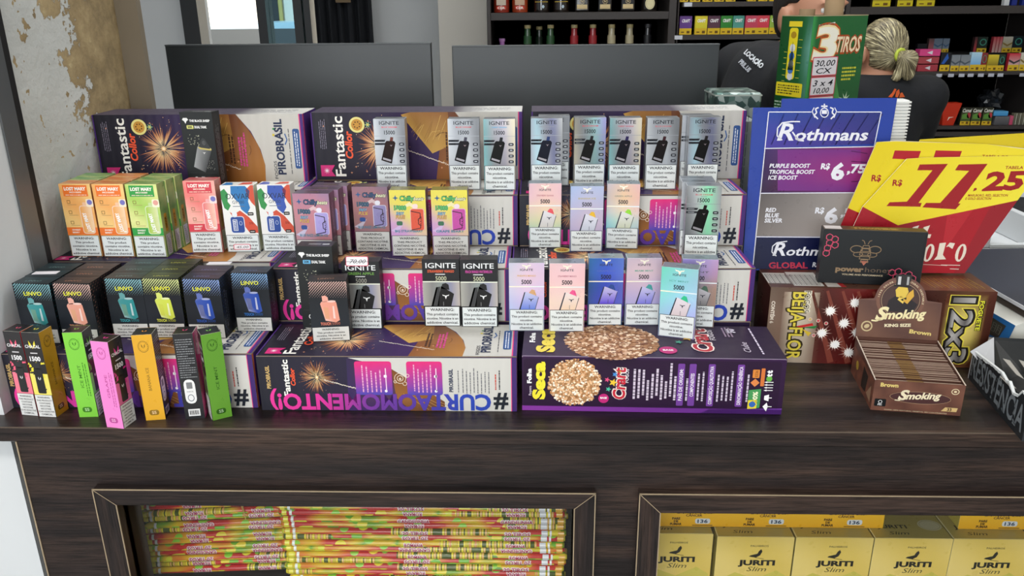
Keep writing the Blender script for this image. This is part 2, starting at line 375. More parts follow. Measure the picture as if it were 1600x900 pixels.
# glazed door leaves
dn = thing('door_1', 'glass door with narrow black frames standing in the doorway', 'door', ((dl+dr)/2, YB, 0)); dn['kind'] = 'structure'
def dx(px): return bx(px)-(dl+dr)/2
for nm, a, b in (('jamb', 286, 311), ('stile', 402, 416), ('stile', 458, 471), ('stile', 474, 484)):
    raw(nm, mesh(nm, boxv(dx(a), dx(b), -.06, .06, 0, 2.3), BOXF, [(1, 1, 1)]*8), M_frame, dn)
raw('top_rail', mesh('top_rail', boxv(dx(402), dx(484), -.03, .03, 2.2, 2.3), BOXF, [(1, 1, 1)]*8), M_frame, dn)
M_glass2 = glassmat('tinted_door_glass', (.42, .55, .62))
raw('glass_pane', mesh('glass_pane', boxv(dx(416), dx(458), -.004, .004, .05, 2.2), BOXF, [(1, 1, 1)]*8), M_glass2, dn)
raw('glass_pane', mesh('glass_pane', boxv(dx(471), dx(474), -.004, .004, .05, 2.2), BOXF, [(1, 1, 1)]*8), M_glass2, dn)
# street beyond the doorway
sbox('pavement_exterior', -14, 3, 5.2, 16, -.06, -.01, simple('sunlit_pavement', '#d8d4cc', .8, noise=.05))
bl = thing('street_building', 'pale sunlit street building seen through the doorway', 'building', (-3.2, 11.0, 0))
M_fac = simple('pale_facade', '#efe9dd', .8, noise=.04)
MB().box(-6, 6, 0, .4, 0, 5).obj('facade', M_fac, bl)
for i, (x, z) in enumerate(((-1.75, 1.2), (-.4, 1.2), (.9, 1.1), (2.3, 1.1), (-4.2, 1.1))):
    f = MB().box(x, x+.3, -.04, .02, z, z+1.1).obj('window_frame', simple('facade_trim', '#c9b66a', .6) if i == 0 else MATS['facade_trim'], bl)
    MB().box(x+.05, x+.25, -.05, .0, z+.05, z+1.05).obj('pane', MATS['dark_grey_panel'], f)
car = thing('parked_car', 'pale parked car outside seen through the glass door', 'car', (bx(435)*1.6, 8.0, 0))
V = []; prof = [(-2, .35), (-2, .8), (-1.3, .95), (-.8, 1.4), (.6, 1.42), (1.2, .98), (2, .85), (2, .35)]
for y in (-.8, .8):
    for x, z in prof: V.append((x, y*(.85 if z > 1.2 else 1), z))
n = len(prof); F = [tuple(range(n))[::-1], tuple(range(n, 2*n))]+[(i, (i+1) % n, n+(i+1) % n, n+i) for i in range(n)]
raw('car_body', mesh('car_body', V, F, [(1, 1, 1)]*len(V)), simple('car_paint', '#bcd4e2', .25), car)
MB().add([(-1.15, -.83, .98), (.95, -.83, .98), (.5, -.70, 1.36), (-.75, -.70, 1.36)], [(0, 1, 2, 3)]).obj('side_window', MATS['dark_grey_panel'], car)
for x in (-1.3, 1.25):
    m = MB()
    m.rev([(0, 0, (1, 1, 1)), (.33, 0, (1, 1, 1)), (.33, .2, (1, 1, 1)), (0, .2, (1, 1, 1))], n=16); m.V = [(a+x, -.84+c, b+.33) for a, b, c in m.V]; m.obj('wheel', M_frame, car)

# ---------------------------------------------------------------- dark panels behind the counter
for (a, b, ty, lab) in (((257, 70), (673, 69), 0, 'dark grey upright screen in front of the bright doorway'), ((706, 74), (1125, 68), 0, 'dark grey upright screen in front of the bottle shelf')):
    A = aty(*a, 1.75); B = aty(*b, 1.75); c = (A+B)/2
    p = thing('standing_screen', lab, 'screen', (c.x, 1.75, .90), 0, 'dark screens behind the counter'); w = (B-A).x; h = c.z-.90
    bevbox('board', -w/2, w/2, 0, .018, .02, h, M_panel, p, .0015)
    bevbox('edge_strip', -w/2, w/2, -.001, .019, h-.0015, h+.0015, M_ptrim, p, .0004)
    for s in (-1, 1): bevbox('foot', s*w*.35-.02, s*w*.35+.02, -.05, .07, 0, .02, M_frame, p, .002)
desk = thing('back_desk', 'low dark desk behind the counter carrying the panels', 'desk', (-.2, 1.9, 0))
bevbox('desk_top', -.68, .60, -.22, .1, .87, .90, WOOD, desk, .002)
for s in (-.66, .55): bevbox('desk_side', s, s+.03, -.2, .08, 0, .87, WOODV, desk, .001)

# ================================================================ THE COUNTER
YF = .922; XL = -.6925; XR = 1.35
ct = thing('counter_cabinet', 'dark wood laminate shop counter with two framed display windows', 'counter', (0, YF, 0))
bevbox('counter_top', -.8, XR, -.001, .60, .978, 1.0, WOOD, ct, .0012)
V = [(-.80, -.0016, 1.0002), (XR, -.0016, 1.0002), (XR, .0004, 1.0002), (-.80, .0004, 1.0002)]
raw('worn_edge_line', mesh('worn_edge_line', V+[(a, b-.0002, c-.0012) for a, b, c in V], BOXF, [(1, 1, 1)]*8), M_edge2, ct)
WIN = []
for (o0, o1, i0, i1, zb) in (((147, 757), (930, 762), (185, 785), (897, 792), .42), ((999, 766), None, (1031, 794), None, .42)):
    A = aty(*o0, YF-.008); I = aty(*i0, YF-.008)
    if o1: B = aty(*o1, YF-.008).x; J = aty(*i1, YF-.008).x
    else: B = A.x+.72; J = B-.03
    WIN.append((A.x, B, I.x, J, .9135, I.z if o1 else .8845, zb))
def panel_with_holes():
    m = MB(); xs = [XL]; ti = []
    zt = .978; y0, y1 = 0, .018
    ha = [(w[2]-.004, w[3]+.004, w[6]+.03, w[5]+.004) for w in WIN]
    m.box(XL, ha[0][0], y0, y1, 0, zt); m.box(ha[0][1], ha[1][0], y0, y1, 0, zt); m.box(ha[1][1], XR, y0, y1, 0, zt)
    for h in ha: m.box(h[0], h[1], y0, y1, h[3], zt); m.box(h[0], h[1], y0, y1, 0, h[2])
    return m
panel_with_holes().obj('front_panel', WOOD, ct)
bevbox('side_panel', XL-.0005, XL+.018, .018, .58, 0, .978, WOODV, ct, .0005); bevbox('side_panel', XR-.018, XR, .018, .58, 0, .978, WOODV, ct, .0005)
MB().box(XL-.0012, XL+.0006, -.0012, .0006, 0, .978).obj('worn_edge_line', M_edge, ct)
bevbox('back_panel', XL+.02, XR-.02, .50, .51, 0, .978, MATS['black_shelf_back'], ct, 0)
bevbox('divider', .095, .115, .018, .50, 0, .978, WOODV, ct, 0)
for wi, (ax, bxx, ix, jx, zt, zi, zb) in enumerate(WIN):
    fr = raw('window_frame', mesh('window_frame', boxv(ax, ax+.001, .004, .005, zb, zb+.001), BOXF, [(1, 1, 1)]*8), WOOD, ct)
    y0, y1 = -.014, 0
    def mitre(P, nm, mat):
        V = [(x, y0, z) for x, z in P]+[(x, y1, z) for x, z in P]
        o = raw(nm, mesh(nm, V, [(0, 1, 2, 3), (7, 6, 5, 4), (0, 4, 5, 1), (1, 5, 6, 2), (2, 6, 7, 3), (3, 7, 4, 0)], [(1, 1, 1)]*8), mat, fr)
    zbi = zb+.03
    mitre([(ax, zt), (ix, zi), (jx, zi), (bxx, zt)], 'frame_rail', WOOD); mitre([(ax, zb), (bxx, zb), (jx, zbi), (ix, zbi)], 'frame_rail', WOOD)
    mitre([(ax, zb), (ix, zbi), (ix, zi), (ax, zt)], 'frame_stile', WOODV); mitre([(bxx, zt), (jx, zi), (jx, zbi), (bxx, zb)], 'frame_stile', WOODV)
    e = MB(); q = .0007
    e.box(ax-q, bxx+q, y0-q, y0+q, zt-q, zt+q); e.box(ax-q, ax+q, y0-q, y0+q, zb, zt); e.box(bxx-q, bxx+q, y0-q, y0+q, zb, zt); e.box(ix-q, ix+q, y0-q, y0+q, zbi, zi); e.box(jx-q, jx+q, y0-q, y0+q, zbi, zi)
    for (p0, p1) in (((ax, zt), (ix, zi)), ((bxx, zt), (jx, zi))):
        d = Vector((p1[0]-p0[0], 0, p1[1]-p0[1])).normalized(); nn = Vector((-d.z, 0, d.x))*.0005
        a = Vector((p0[0], y0-q, p0[1])); b = Vector((p1[0], y0-q, p1[1])); e.add([a-nn, b-nn, b+nn, a+nn], [(0, 1, 2, 3)])
    e.obj('worn_edge_line', M_edge, fr)
    MB().box(ix-.004, jx+.004, .006, .009, zbi-.004, zi+.004).obj('glass_pane', M_glass, fr)
    b = MB(); b.box(ix-.006, ix-.004, 0, .05, zbi, zi+.01); b.box(jx+.004, jx+.006, 0, .05, zbi, zi+.01); b.obj('reveal', M_black, fr)

# ================================================================ FIREWORK CARTONS
def art_fant_top(a, W=350, H=112):
    def bgc(u, v):
        k = max(0, min(1, (u-.15)/.5)); c0 = np.array(lin('#1f1d29')); c1 = np.array(lin('#3c245c')); return tuple(c0*(1-k)+c1*k)
    a.grid(0, 0, W, H, 10, 2, bgc); a.up()
    a.poly([(205, 0), (278, 0), (280, 30), (272, 62), (258, 88), (240, 112), (190, 112), (215, 70)], ['#8a5426', '#b27a3a', '#a8743c', '#9a6430', '#7c4a26', '#6a3c22', '#5c3626', '#7a4a2c']); a.up()
    a.poly([(150, 108), (200, 44), (232, 58), (228, 112), (165, 112)], ['#c79a4c', '#c9a050', '#b98a40', '#8c5a2c', '#9a6a34']); a.up()
    a.poly([(278, 0), (350, 0), (350, 112), (240, 112), (262, 84), (275, 54), (280, 28)], '#c8c5be'); a.up()
    rd = random.Random(8)
    for k in range(14):
        x, y, r0, a0 = 216+rd.random()*30, 8+rd.random()*80, 5+rd.random()*13, rd.random()*360; a.path([(min(280, x+r0*math.cos(R(a0+q*14))), max(0, min(112, y+r0*math.sin(R(a0+q*14))))) for q in range(6)], .5+rd.random()*.5, rd.choice(['#6a3c20', '#c89048', '#4c2c1c', '#e0b068', '#8a5a2c']))
    for k in range(18): x = 165+rd.random()*50; a.line(x, 60+rd.random()*20, x+14, 80+rd.random()*28, .5, rd.choice(['#e0bc68', '#8c6430', '#a87838']))
    a.up()
    for k in range(70):
        x, y = 158+k*1.15, 50-k*.42; a.ell(x, y+random.Random(k).uniform(-1, 1), .9, .6, '#f6ead8', 6)
    for x, y in ((20, 90), (42, 20), (95, 98), (88, 14), (70, 22), (215, 20), (235, 34), (62, 12)): a.star(x, y, 2.2, 4, .6, '#e8a27a')
    a.burst(112, 56, 48, seed=3, n=170)
    a.text('Fantastic', 52, 56, 17, '#f4f1ea', w=100, bo=.018, rot=90, res=2)
    a.up().text('Collor', 66, 58, 11.5, '#ee5a36', w=46, bo=.035, sh=.15, rot=90, res=2)
    a.ell(76, 92, 13, 13, '#e8dc8a', 24).up().ell(76, 92, 9.5, 9.5, '#c8923c', 20).up()
    for k in range(7): a.ell(76+5*math.cos(k*.9+.3), 92+5*math.sin(k*.9+.3), 1.3, 1.3, '#5a3414', 6)
    a.star(94, 92, 6, 6, 2.6, '#3f9a8c', '#f2d24c')
    a.poly([(10, 6), (34, 6), (28, 15), (34, 25), (10, 25)], '#d22f7a').up().star(20, 15.5, 6, 10, 1.6, '#f3d9e4')
    a.tinyv(12, 52, 12, 50, '#9a94a8', 4, 5, .25)
    a.tinyv(222, 30, 10, 52, '#4a2c1a', 2, 6, .55).tinyv(238, 26, 14, 60, '#d0488a', 3, 9, .6)
    a.text('PIROBRASIL', 314, 58, 12.5, '#26304e', w=92, bo=.035, rot=90, res=2).text('FOGOS', 300, 20, 5, '#3a3a44', w=30, bo=.01, rot=90)
    a.star(299, 78, 3, 6, 1.4, '#d8c22c').ell(300, 88, 1.8, 1.8, '#3c9a50', 8).path([(317, 62), (321, 70), (318, 80)], 1.8, '#2f5e9c')
    a.tinyv(323, 12, 4, 88, '#55555a', 1, 3, .3); a.rrect(331, 22, 11, 66, 3, '#33558e').up().tinyv(333, 26, 7, 58, '#e4e8f0', 2, 8, .4)
    a.rect(343.5, 0, 1.6, H, '#e2407c').rect(345.1, 0, 4.9, H, '#4c2a78').rect(0, 0, 2, H, '#4c2a78')
def hashgrad(x, y):
    k = max(0, min(1, (x-20)/250)); st = [lin('#ea3c9c'), lin('#e0389c'), lin('#7c3a9c'), lin('#5a3a9e'), lin('#2c46b0')]; f = k*4; i = min(3, int(f)); f -= i
    return tuple(st[i][j]*(1-f)+st[i+1][j]*f for j in range(3))
def art_fant_front(a, W=350, H=80):
    a.grid(0, 0, W, H, 8, 1, lambda u, v: tuple(np.array(lin('#24242e'))*(1-u)+np.array(lin('#33244e'))*u)); a.up()
    a.poly([(120, 0), (250, 0), (250, 80), (122, 78)], ['#3a2560', '#4a2f5a', '#6a4428', '#33284c']).up()
    a.poly([(182, 62), (186, 20), (205, 0), (250, 0), (256, 30)], ['#7a4a24', '#9a6430', '#6f4426', '#5a3830', '#8a5628']).up()
    a.poly([(124, 79), (350, 79), (350, 0), (252, 0), (252, 14), (218, 38), (180, 64)], '#d0cec8').up()
    a.burst(80, 50, 28, seed=5, n=150, dots=30)
    for k in range(60):
        x, y = 90+k*.75, 46-k*.22; a.ell(x, y+random.Random(k).uniform(-.8, .8), .8, .5, '#f6ead8', 6)
    for k in range(5): a.line(196+k*12, 26-k*3, 230+k*10, 2, .5, '#c99a58')
    a.up().text('PIROBRASIL', 16, 50, 5.2, '#d2b070', w=34, bo=.03, rot=90)
    a.text('Fantastic', 42, 49, 8.5, '#f4f1ea', w=54, bo=.03, rot=90, res=2).up().text('Collor', 50, 50, 6, '#ee5a36', w=26, bo=.035, sh=.15, rot=90, res=2)
    for x0, x1, s in ((132, 182, 1), (202, 250, 2)):
        a.rrect(x0, 24, x1-x0, 50, 3.5, lambda x, y: tuple(np.array(lin('#4a48b0'))*(1-max(0, min(1, (y-24)/46)))+np.array(lin('#e0307c'))*max(0, min(1, (y-24)/46)))).up()
        a.tinyv(x0+8, 28, x1-x0-20, 42, '#e9a8cc', 5, s, .3); a.rect(x1-9, 30, 1.4, 34, '#f0d0e4').ell(x1-9, 30, 2, 2, '#ffffff', 8).rrect(x1-11, 50, 4, 4, 1, '#ffffff')
    for (x, y, r) in ((193, 49, 8), (199, 41, 3), (203, 53, 2.6), (186, 44, 2.2)): a.ring(x, y, r, r, .7, '#efe0cc', 14)
    a.ring(193, 49, 4.5, 4.5, .8, '#efe0cc', 12).text('e', 193, 46.5, 5, '#efe0cc', bo=.02)
    a.up(2).text('CURTAOMOMENTO!)', 164, 24.5, 22.5, hashgrad, w=302, bo=.035, rot=180, res=2)
    a.up().text('#', 328.5, 24.5, 23, '#1d222c', w=20, bo=.03, rot=180).text('~', 232, 0.5, 14, '#2c46b0', w=13, bo=.05, rot=180)
    a.text('PIROBRASIL', 264, 46, 5.2, '#26304e', w=34, bo=.03, rot=90); a.tinyv(270, 28, 4, 38, '#77777c', 1, 3, .3); a.tinyv(276, 27, 40, 42, '#66666e', 8, 11, .22).tinyv(320, 32, 4, 32, '#cc4a3a', 1, 4, .4).tinyv(325, 32, 5, 36, '#333338', 1, 9, .3)
    a.rect(342.5, 0, 1, H, '#e2407c').rect(343.5, 0, 6.5, H, '#43286e')
def art_fant_end(a, W=112, H=80):
    a.rect(0, 0, W, H, '#4a2c74', right='#2c2440').up().rect(0, 0, 5, H, '#e8734c').rect(5, 0, 2, H, '#4c2a78').tinyv(50, 14, 40, 50, '#a898c0', 6, 4, .2)
def dotcloud(a, cx, cy, rx, ry, n, seed, cols):
    rd = random.Random(seed)
    for k in range(n):
        q = math.sqrt(rd.random()); t_ = rd.random()*6.283; s = .8+rd.random()*1.1
        a.z += .008
        a.ell(cx+q*rx*math.cos(t_), cy+q*ry*math.sin(t_), s*rx/32, s*ry/32, rd.choice(cols), 5, rd.random()*90)
def craft_common(a, H, tx, sc):
    pass
def art_craft_front(a, W=348, H=79):
    a.rect(0, 0, W, H, '#2c1136', top='#30143c').up().rrect(2, 9, 340, 68, 4, '#280f31').up()
    a.rect(0, 0, W, 7, '#8a3aa0', right='#5c2a86').poly([(240, 0), (348, 0), (348, 9), (252, 6)], '#6c3a9a').up()
    a.ell(70, 43, 34, 32, '#b08458', 28).up(); dotcloud(a, 70, 43, 36, 34, 1000, 5, ['#ffe9cc', '#f4c99c', '#e0a878', '#b8804e', '#fff6e6', '#eab88a', '#9c6a42']); a.up()
    a.text('Seca', 30, 45, 15, '#f6e63c', w=56, bo=.06, rot=90, res=2).text('Folha', 12.5, 52, 5.5, '#ffffff', w=22, bo=.05, rot=90).text('Pequena', 12.5, 30, 3.6, '#f0e0f0', w=14, rot=90)
    a.up().ell(110, 20, 7, 7, '#c22878', 18).up().text('BASE', 110, 19.5, 2.8, '#ffffff', w=9, bo=.03)
    a.text('Crart', 138, 42, 15.5, '#f4e6e0', w=48, bo=.09, rot=90, sh=.1, res=2).up().text('Crart', 138, 42, 15.5, '#c8283c', w=47, bo=.03, rot=90, sh=.1, res=2).text('FOGOS', 142.5, 54, 4.5, '#e8e0e8', w=20, bo=.01, rot=90)
    for x, y, r, c in ((122, 44, 6, '#f2c83c'), (116, 34, 4, '#4cc0a0'), (114, 48, 4, '#e05080'), (124, 56, 4, '#4890d8'), (130, 60, 3, '#f2c83c')): a.star(x, y, r, 5, r*.45, c)
    for k, x in enumerate(range(148, 207, 6)): a.tinyv(x, 18+(k % 3)*3, 4, 50-(k % 4)*5, '#d4c6d8', 1, k, .75)
    for x, s in ((211, 'PAIS DE ORIGEM:'), (226, 'COMPONENTES'), (251, 'COMPOSICAO QUALITATIVA'), (289, 'DENOMINACAO GENERICA')):
        s = s.replace('PAIS', 'PAÍS').replace('ICAO', 'IÇÃO').replace('ACAO', 'AÇÃO').replace('NERI', 'NÉRI')
        a.rrect(x-4, 11, 9, 62, 1.5, '#74409a').up().text(s, x+3, 42, 4.6, '#f2eaf6', w=min(56, 3.1*len(s)), bo=.02, rot=90)
    for x in (218, 233, 239, 259, 265, 271, 277, 298): a.tinyv(x, 18, 4, 46, '#cfc2d6', 1, x, .6)
    a.rrect(305, 54, 9, 12, 1, '#e08a3c').up().text('0336', 312, 60, 4, '#50280c', rot=90, w=9).rrect(316, 42, 5, 26, 1, '#d8783c')
    a.poly([(303, 47), (309, 53), (315, 47), (309, 41)], '#e0884a').poly([(302, 8), (318, 10), (318, 38), (302, 36)], '#4a9a58').up().text('100%', 314, 24, 6, '#f4f4d0', rot=90, w=20, bo=.04)
    a.poly([(302, 8), (314, 9), (314, 22), (302, 21)], '#e8d43c').up().ell(308, 15, 4.4, 4.4, '#3a6ab8', 12)
    a.ell(327, 53, 4, 4, '#6cb84a', 12)
    for y in (58, 63): a.text('t', 330, y, 7, '#ffffff', rot=90, bo=.06)
    for k in range(4): a.line(323, 36+k*4, 333, 36+k*4, 1, '#ffffff').poly([(321, 36+k*4), (325, 34.6+k*4), (325, 37.4+k*4)], '#ffffff')
    a.poly([(323, 22), (329, 20), (329, 30), (323, 28)], '#ffffff').line(329, 25, 333, 25, 1, '#ffffff').poly([(322, 12), (327, 5), (329, 12), (327, 18)], '#ffffff').line(327, 12, 334, 12, 1, '#ffffff')
def art_craft_top(a, W=348, H=112):
    a.rect(0, 0, W, H, '#301a3c', right='#2a1c33').up()
    a.ell(122, 50, 62, 60, '#93643f', 32).up(); dotcloud(a, 122, 50, 64, 60, 1500, 9, ['#d8b090', '#b98860', '#9a6844', '#7a4c30', '#ecd0b0', '#a87850']); a.up()
    a.text('Seca', 42, 52, 22, '#e6cf50', w=84, bo=.06, rot=90, res=2).text('Folha', 16, 60, 7, '#ffffff', w=34, bo=.05, rot=90)
    a.up().ell(196, 22, 12, 12, '#b82870', 18).up().text('BASE', 196, 20, 4.5, '#ffffff', w=14, bo=.03)
    a.text('Crart', 256, 58, 24, '#f4e6e0', w=84, bo=.09, rot=90, sh=.1, res=2).up().text('Crart', 256, 58, 24, '#b8303c', w=82, bo=.03, rot=90, sh=.1, res=2).text('FOGOS', 266, 76, 7.5, '#d8d0d8', w=36, bo=.01, rot=90)
    for x, y, r, c in ((228, 64, 9, '#d8a83c'), (214, 50, 6, '#4caa90'), (232, 84, 6, '#4880b8'), (218, 78, 5, '#b05080')): a.star(x, y, r, 5, r*.45, c)
    a.text('90', 298, 92, 12, '#d8cfe0', w=16, bo=.05, rot=90).tinyv(280, 70, 14, 36, '#a08aa0', 3, 5, .5).text('Clube', 306, 34, 9, '#cfc4d4', w=34, sh=.3, rot=90).tinyv(318, 8, 6, 96, '#d8cce0', 1, 2, .4)
def carton_label(l): return l
FW, FH, FD = .3503, .0815, .112
FB = {'all': '#2e2142', 'edge': '#8d7c6a', 'back': '#3a2a52', 'bottom': '#8c7458'}
def fant(loc, rz, label, stand=False, group='purple firework cartons'):
    if stand:
        return boxthing('firework_carton', label, 'carton', group, 'fantst', FW, FD, FH, FB, {'front': art_fant_top, ('top_flap_print', 'top'): lambda a: a.grid(0, 0, 350, 81, 6, 1, lambda u, v: lin('#4a4252') if u < .68 else lin('#cfcdc8')).up().tiny(250, 20, 80, 40, '#8d8d90', 5, 3), 'right': lambda a: (a.rect(0, 0, 82, 112, '#4a2c74').up().rect(0, 0, 4, 112, '#e2407c'))}, loc, rz, CORR, .0012)
    return boxthing('firework_carton', label, 'carton', group, 'fantly', FW, FH, FD, FB, {'front': art_fant_front, 'top': art_fant_top, 'right': art_fant_end}, loc, rz, CORR, .0012)
Z1, Z2, Z3 = 1.0+FH+.0005, 1.0+2*FH+.001, 1.0+3*FH+.0015
def hidden(x, y, z):
    t = thing('firework_carton', 'purple firework carton buried inside the stepped stack', 'carton', (x, y, z), 0, 'cartons inside the stack')
    if 'hid' not in CACHE: CACHE['hid'] = bevbox('carton', -FW/2, FW/2, 0, FD, 0, FH, CORR, t, .0012, FB).data
    else: raw('carton', CACHE['hid'], None, t)
# front tier
m, r = seat((410, 641), (808, 643), 1.0); fant((m.x, m.y, 1.0004), r, 'purple firework carton lying in front row, middle, peach box leaning above it')
xA = m.x
m, r = seat((816, 641), (1220, 648), 1.0)
boxthing('firework_carton', 'dark purple carton with round golden spark picture at right end of front row', 'carton', 'purple firework cartons', 'craft', .3477, .0815, .112, {'all': '#3a1a48', 'edge': '#9a8aa0'},
        {'front': art_craft_front, 'top': art_craft_top, 'right': lambda a: a.rect(0, 0, 112, 81, '#3c1a52').up().tinyv(30, 15, 50, 50, '#9a86a8', 6, 3, .2)}, (m.x, m.y, 1.0004), r, CARD, .0012)
c0 = atz(404, 637, 1.0); fant((c0.x-FW/2, c0.y-.002, 1.0004), R(.6), 'purple firework carton in front row behind the slim upright boxes')
# tier 2
t2 = [(aty(808, 450, 1.1).x-FW/2-.008), ]
y2 = 1.1005
xs2 = [aty(452, 470, y2).x-FW/2, aty(797, 470, y2).x-FW/2, aty(1180, 427, y2).x-FW/2]
xs2[0] = min(xs2[0], xs2[1]-FW-.003); xs2[2] = max(xs2[2], xs2[1]+FW+.003)
fant((xs2[0], 1.134, Z1), 0, 'purple firework carton in second tier behind the black and teal patterned boxes')
fant((xs2[1], y2, Z1), 0, 'purple firework carton in second tier behind the plain black boxes')
fant((xs2[2], y2, Z1), R(.3), 'purple firework carton in second tier behind the lower row of rainbow foil boxes')
for x, y in ((xs2[0], 1.134), (xs2[1], y2), (xs2[2], y2)): hidden(x, y, 1.0)
# tier 3
y3 = 1.218
xs3 = [aty(470, 350, y3).x-FW/2, aty(809, 350, y3).x-FW/2, aty(1160, 306, y3).x-FW/2]
xs3[0] = -.7225+FW/2+.002
xs3[2] = max(xs3[2], xs3[1]+FW+.003)
fant((xs3[0], y3+.040, Z2), 0, 'purple firework carton in third tier behind the orange and green boxes')
fant((xs3[1], y3, Z2), 0, 'purple firework carton in third tier behind the yellow and pink boxes')
fant((xs3[2], y3, Z2), 0, 'purple firework carton in third tier behind the upper row of rainbow foil boxes')
for x, y in ((xs3[0], y3+.040), (xs3[1], y3), (xs3[2], y3)): hidden(x, y, 1.0); hidden(x, y, Z1)
# back tier, standing on edge
y4 = 1.334
for i, (pxr, lab) in enumerate(((481, 'firework carton standing upright in back tier against the peeling wall'), (816, 'firework carton standing upright in middle of the back tier'), (1162, 'firework carton standing upright at right end of the back tier'))):
    x = aty(pxr, 230, y4).x-FW/2
    if i == 0: x = -.7315+FW/2
    fant((x, y4-(.014 if i == 0 else 0), Z3), 0, lab, True)
    if i == 0: continue
    t = thing('support_crate', 'plain brown crate under the upright back cartons', 'crate', (x, y4, 1.0), 0, 'crates under the back tier'); bevbox('crate', -FW/2, FW/2, 0, FH, 0, Z3-1.0-.0005, M_kraft, t, .002)

# ================================================================ SMALL BOXES
def warn(a, x, y, w, h, lines, border='#15161a', bg='#dfe4e4', tc='#1c1c20', bt=.6, cap=False):
    a.up(12).rect(x, y, w, h, border).up().rect(x+bt, y+bt, w-2*bt, h-2*bt, bg).up()
    n = len(lines); ph = (h-2)/(n+.35)
    for i, s in enumerate(lines):
        hh = ph*(.62 if i == 0 else .56); L = tmesh(s, .02, 2)[2]; a.text(s, x+w/2, y+h-1.2-ph*(i+.88)-(.0 if i == 0 else ph*.05), hh, tc, bo=.02, w=min(w*.9, L*hh*1.18))
W5 = ['WARNING:', 'This product contains', 'nicotine.', 'Nicotine is an addictive', 'chemical.']
W4 = ['WARNING:', 'This product contains', 'nicotine. Nicotine is an', 'addictive chemical.']
WL = ['WARNING:', 'This product', 'contains nicotine.', 'Nicotine is an', 'addictive chemical.']
WC = ['WARNING:', 'THIS PRODUCT', 'CONTAINS NICOTINE.', 'NICOTINE IS AN', 'ADDICTIVE CHEMICAL.']
def ignite(a, x, y, w, h, col):
    a.text('IGNITE', x, y, h, col, w=w, bo=.012, res=2)
def ram(a, cx, cy, s, col):
    for k in (-1, 1):
        a.poly([(cx, cy-s*1.0), (cx+k*s*.42, cy+s*.25), (cx+k*s*.3, cy+s*.45), (cx, cy+s*.25)][::k], col)
        a.poly([(cx+k*s*.3, cy+s*.15), (cx+k*s*1.0, cy+s*.25), (cx+k*s*1.15, cy+s*.75), (cx+k*s*.8, cy+s*.5), (cx+k*s*.35, cy+s*.48)][::k], col)
def mixc(a, b, k): a, b = lin(a), lin(b); k = max(0, min(1, k)); return tuple(a[i]*(1-k)+b[i]*k for i in range(3))
def stops(cols, k):
    k = max(0, min(.9999, k))*(len(cols)-1); i = int(k); return mixc(cols[i], cols[i+1], k-i)

# ---- silver foil boxes
def silver_box(loc, rz, label, body='#1e1c22', accent='#b04048', tint=0, group='silver foil boxes on the third tier'):
    key = f'sil{body}{accent}{tint}'
    tints = [['#a8abb0', '#8e9298', '#b4b8be', '#94979d'], ['#8e929c', '#a8c8d4', '#a4a6b0', '#8a8eb4', '#b4b6b8'], ['#aca694', '#9ca0a6', '#a0c8c8', '#8e8cb8'], ['#8cc8cc', '#a8aab0', '#a09ca8', '#b8b09c'], ['#8e9296', '#b0b4b8', '#84d0a8', '#9a9ca0']]
    def front(a):
        a.grid(0, 0, 49, 111.5, 12, 6, lambda u, v: tuple(q*(.78+.3*math.sin(3*u+2.2*v+tint)) for q in stops(tints[tint % 5], u+.12*(v-.5)))); a.up()  # bright and dim foil reflections are painted into the face colours
        ignite(a, 24.5, 102.5, 31, 5.4, '#2a2c34'); a.text('CHERRY BANANA' if tint % 2 else 'BLUE DREAM', 24.5, 97.6, 2.2, accent, w=24, bo=.01); a.rect(20, 95.2, 9, .6, '#7a7c84')
        a.text('15000', 24.5, 87.6, 5.8, '#22242a', w=17, bo=.02).rect(0, 84.6, 49, .7, '#8e9298')
        for y in (76, 71): a.poly([(.5, y), (16, y), (17.5, y+3.2), (.5, y+3.2)], '#24262c'); a.rect(3, y+1.2, 9, .7, '#b8bcc4')
        a.poly([(9, 47), (25.5, 41.5), (33, 74), (31, 77), (19, 77.5), (17, 75)], [mixc(body, '#000000', .2)]*2+[lin(body)]*4)
        a.poly([(24, 77), (29, 77), (30, 83), (25.5, 83.5)], body).up().poly([(11.5, 48.5), (24, 44.5), (25, 47.5), (12.2, 51.5)], '#8e8a90'); ram(a, 26, 70, 1.7, '#9a8a90')
        for i in range(4): a.rrect(38.5, 70-i*9, 8, 4.4, 1.4, '#2a2c34'); a.rect(38.5, 68-i*9, 8, .6, '#8e9298')
        a.up()
        for i in range(4): a.rect(40.5, 71.7-i*9, 4, 1, '#c8ccd2')
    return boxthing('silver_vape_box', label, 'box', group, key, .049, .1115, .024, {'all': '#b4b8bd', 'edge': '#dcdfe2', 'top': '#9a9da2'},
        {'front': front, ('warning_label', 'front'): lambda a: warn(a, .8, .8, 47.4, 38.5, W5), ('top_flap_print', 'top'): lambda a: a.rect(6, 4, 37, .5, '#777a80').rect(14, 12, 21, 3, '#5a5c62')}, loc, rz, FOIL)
T3 = Z3; T2 = Z2; T1 = Z1
def yseat(px, y, z): p = aty(px, 300, y); return (p.x, y, z)
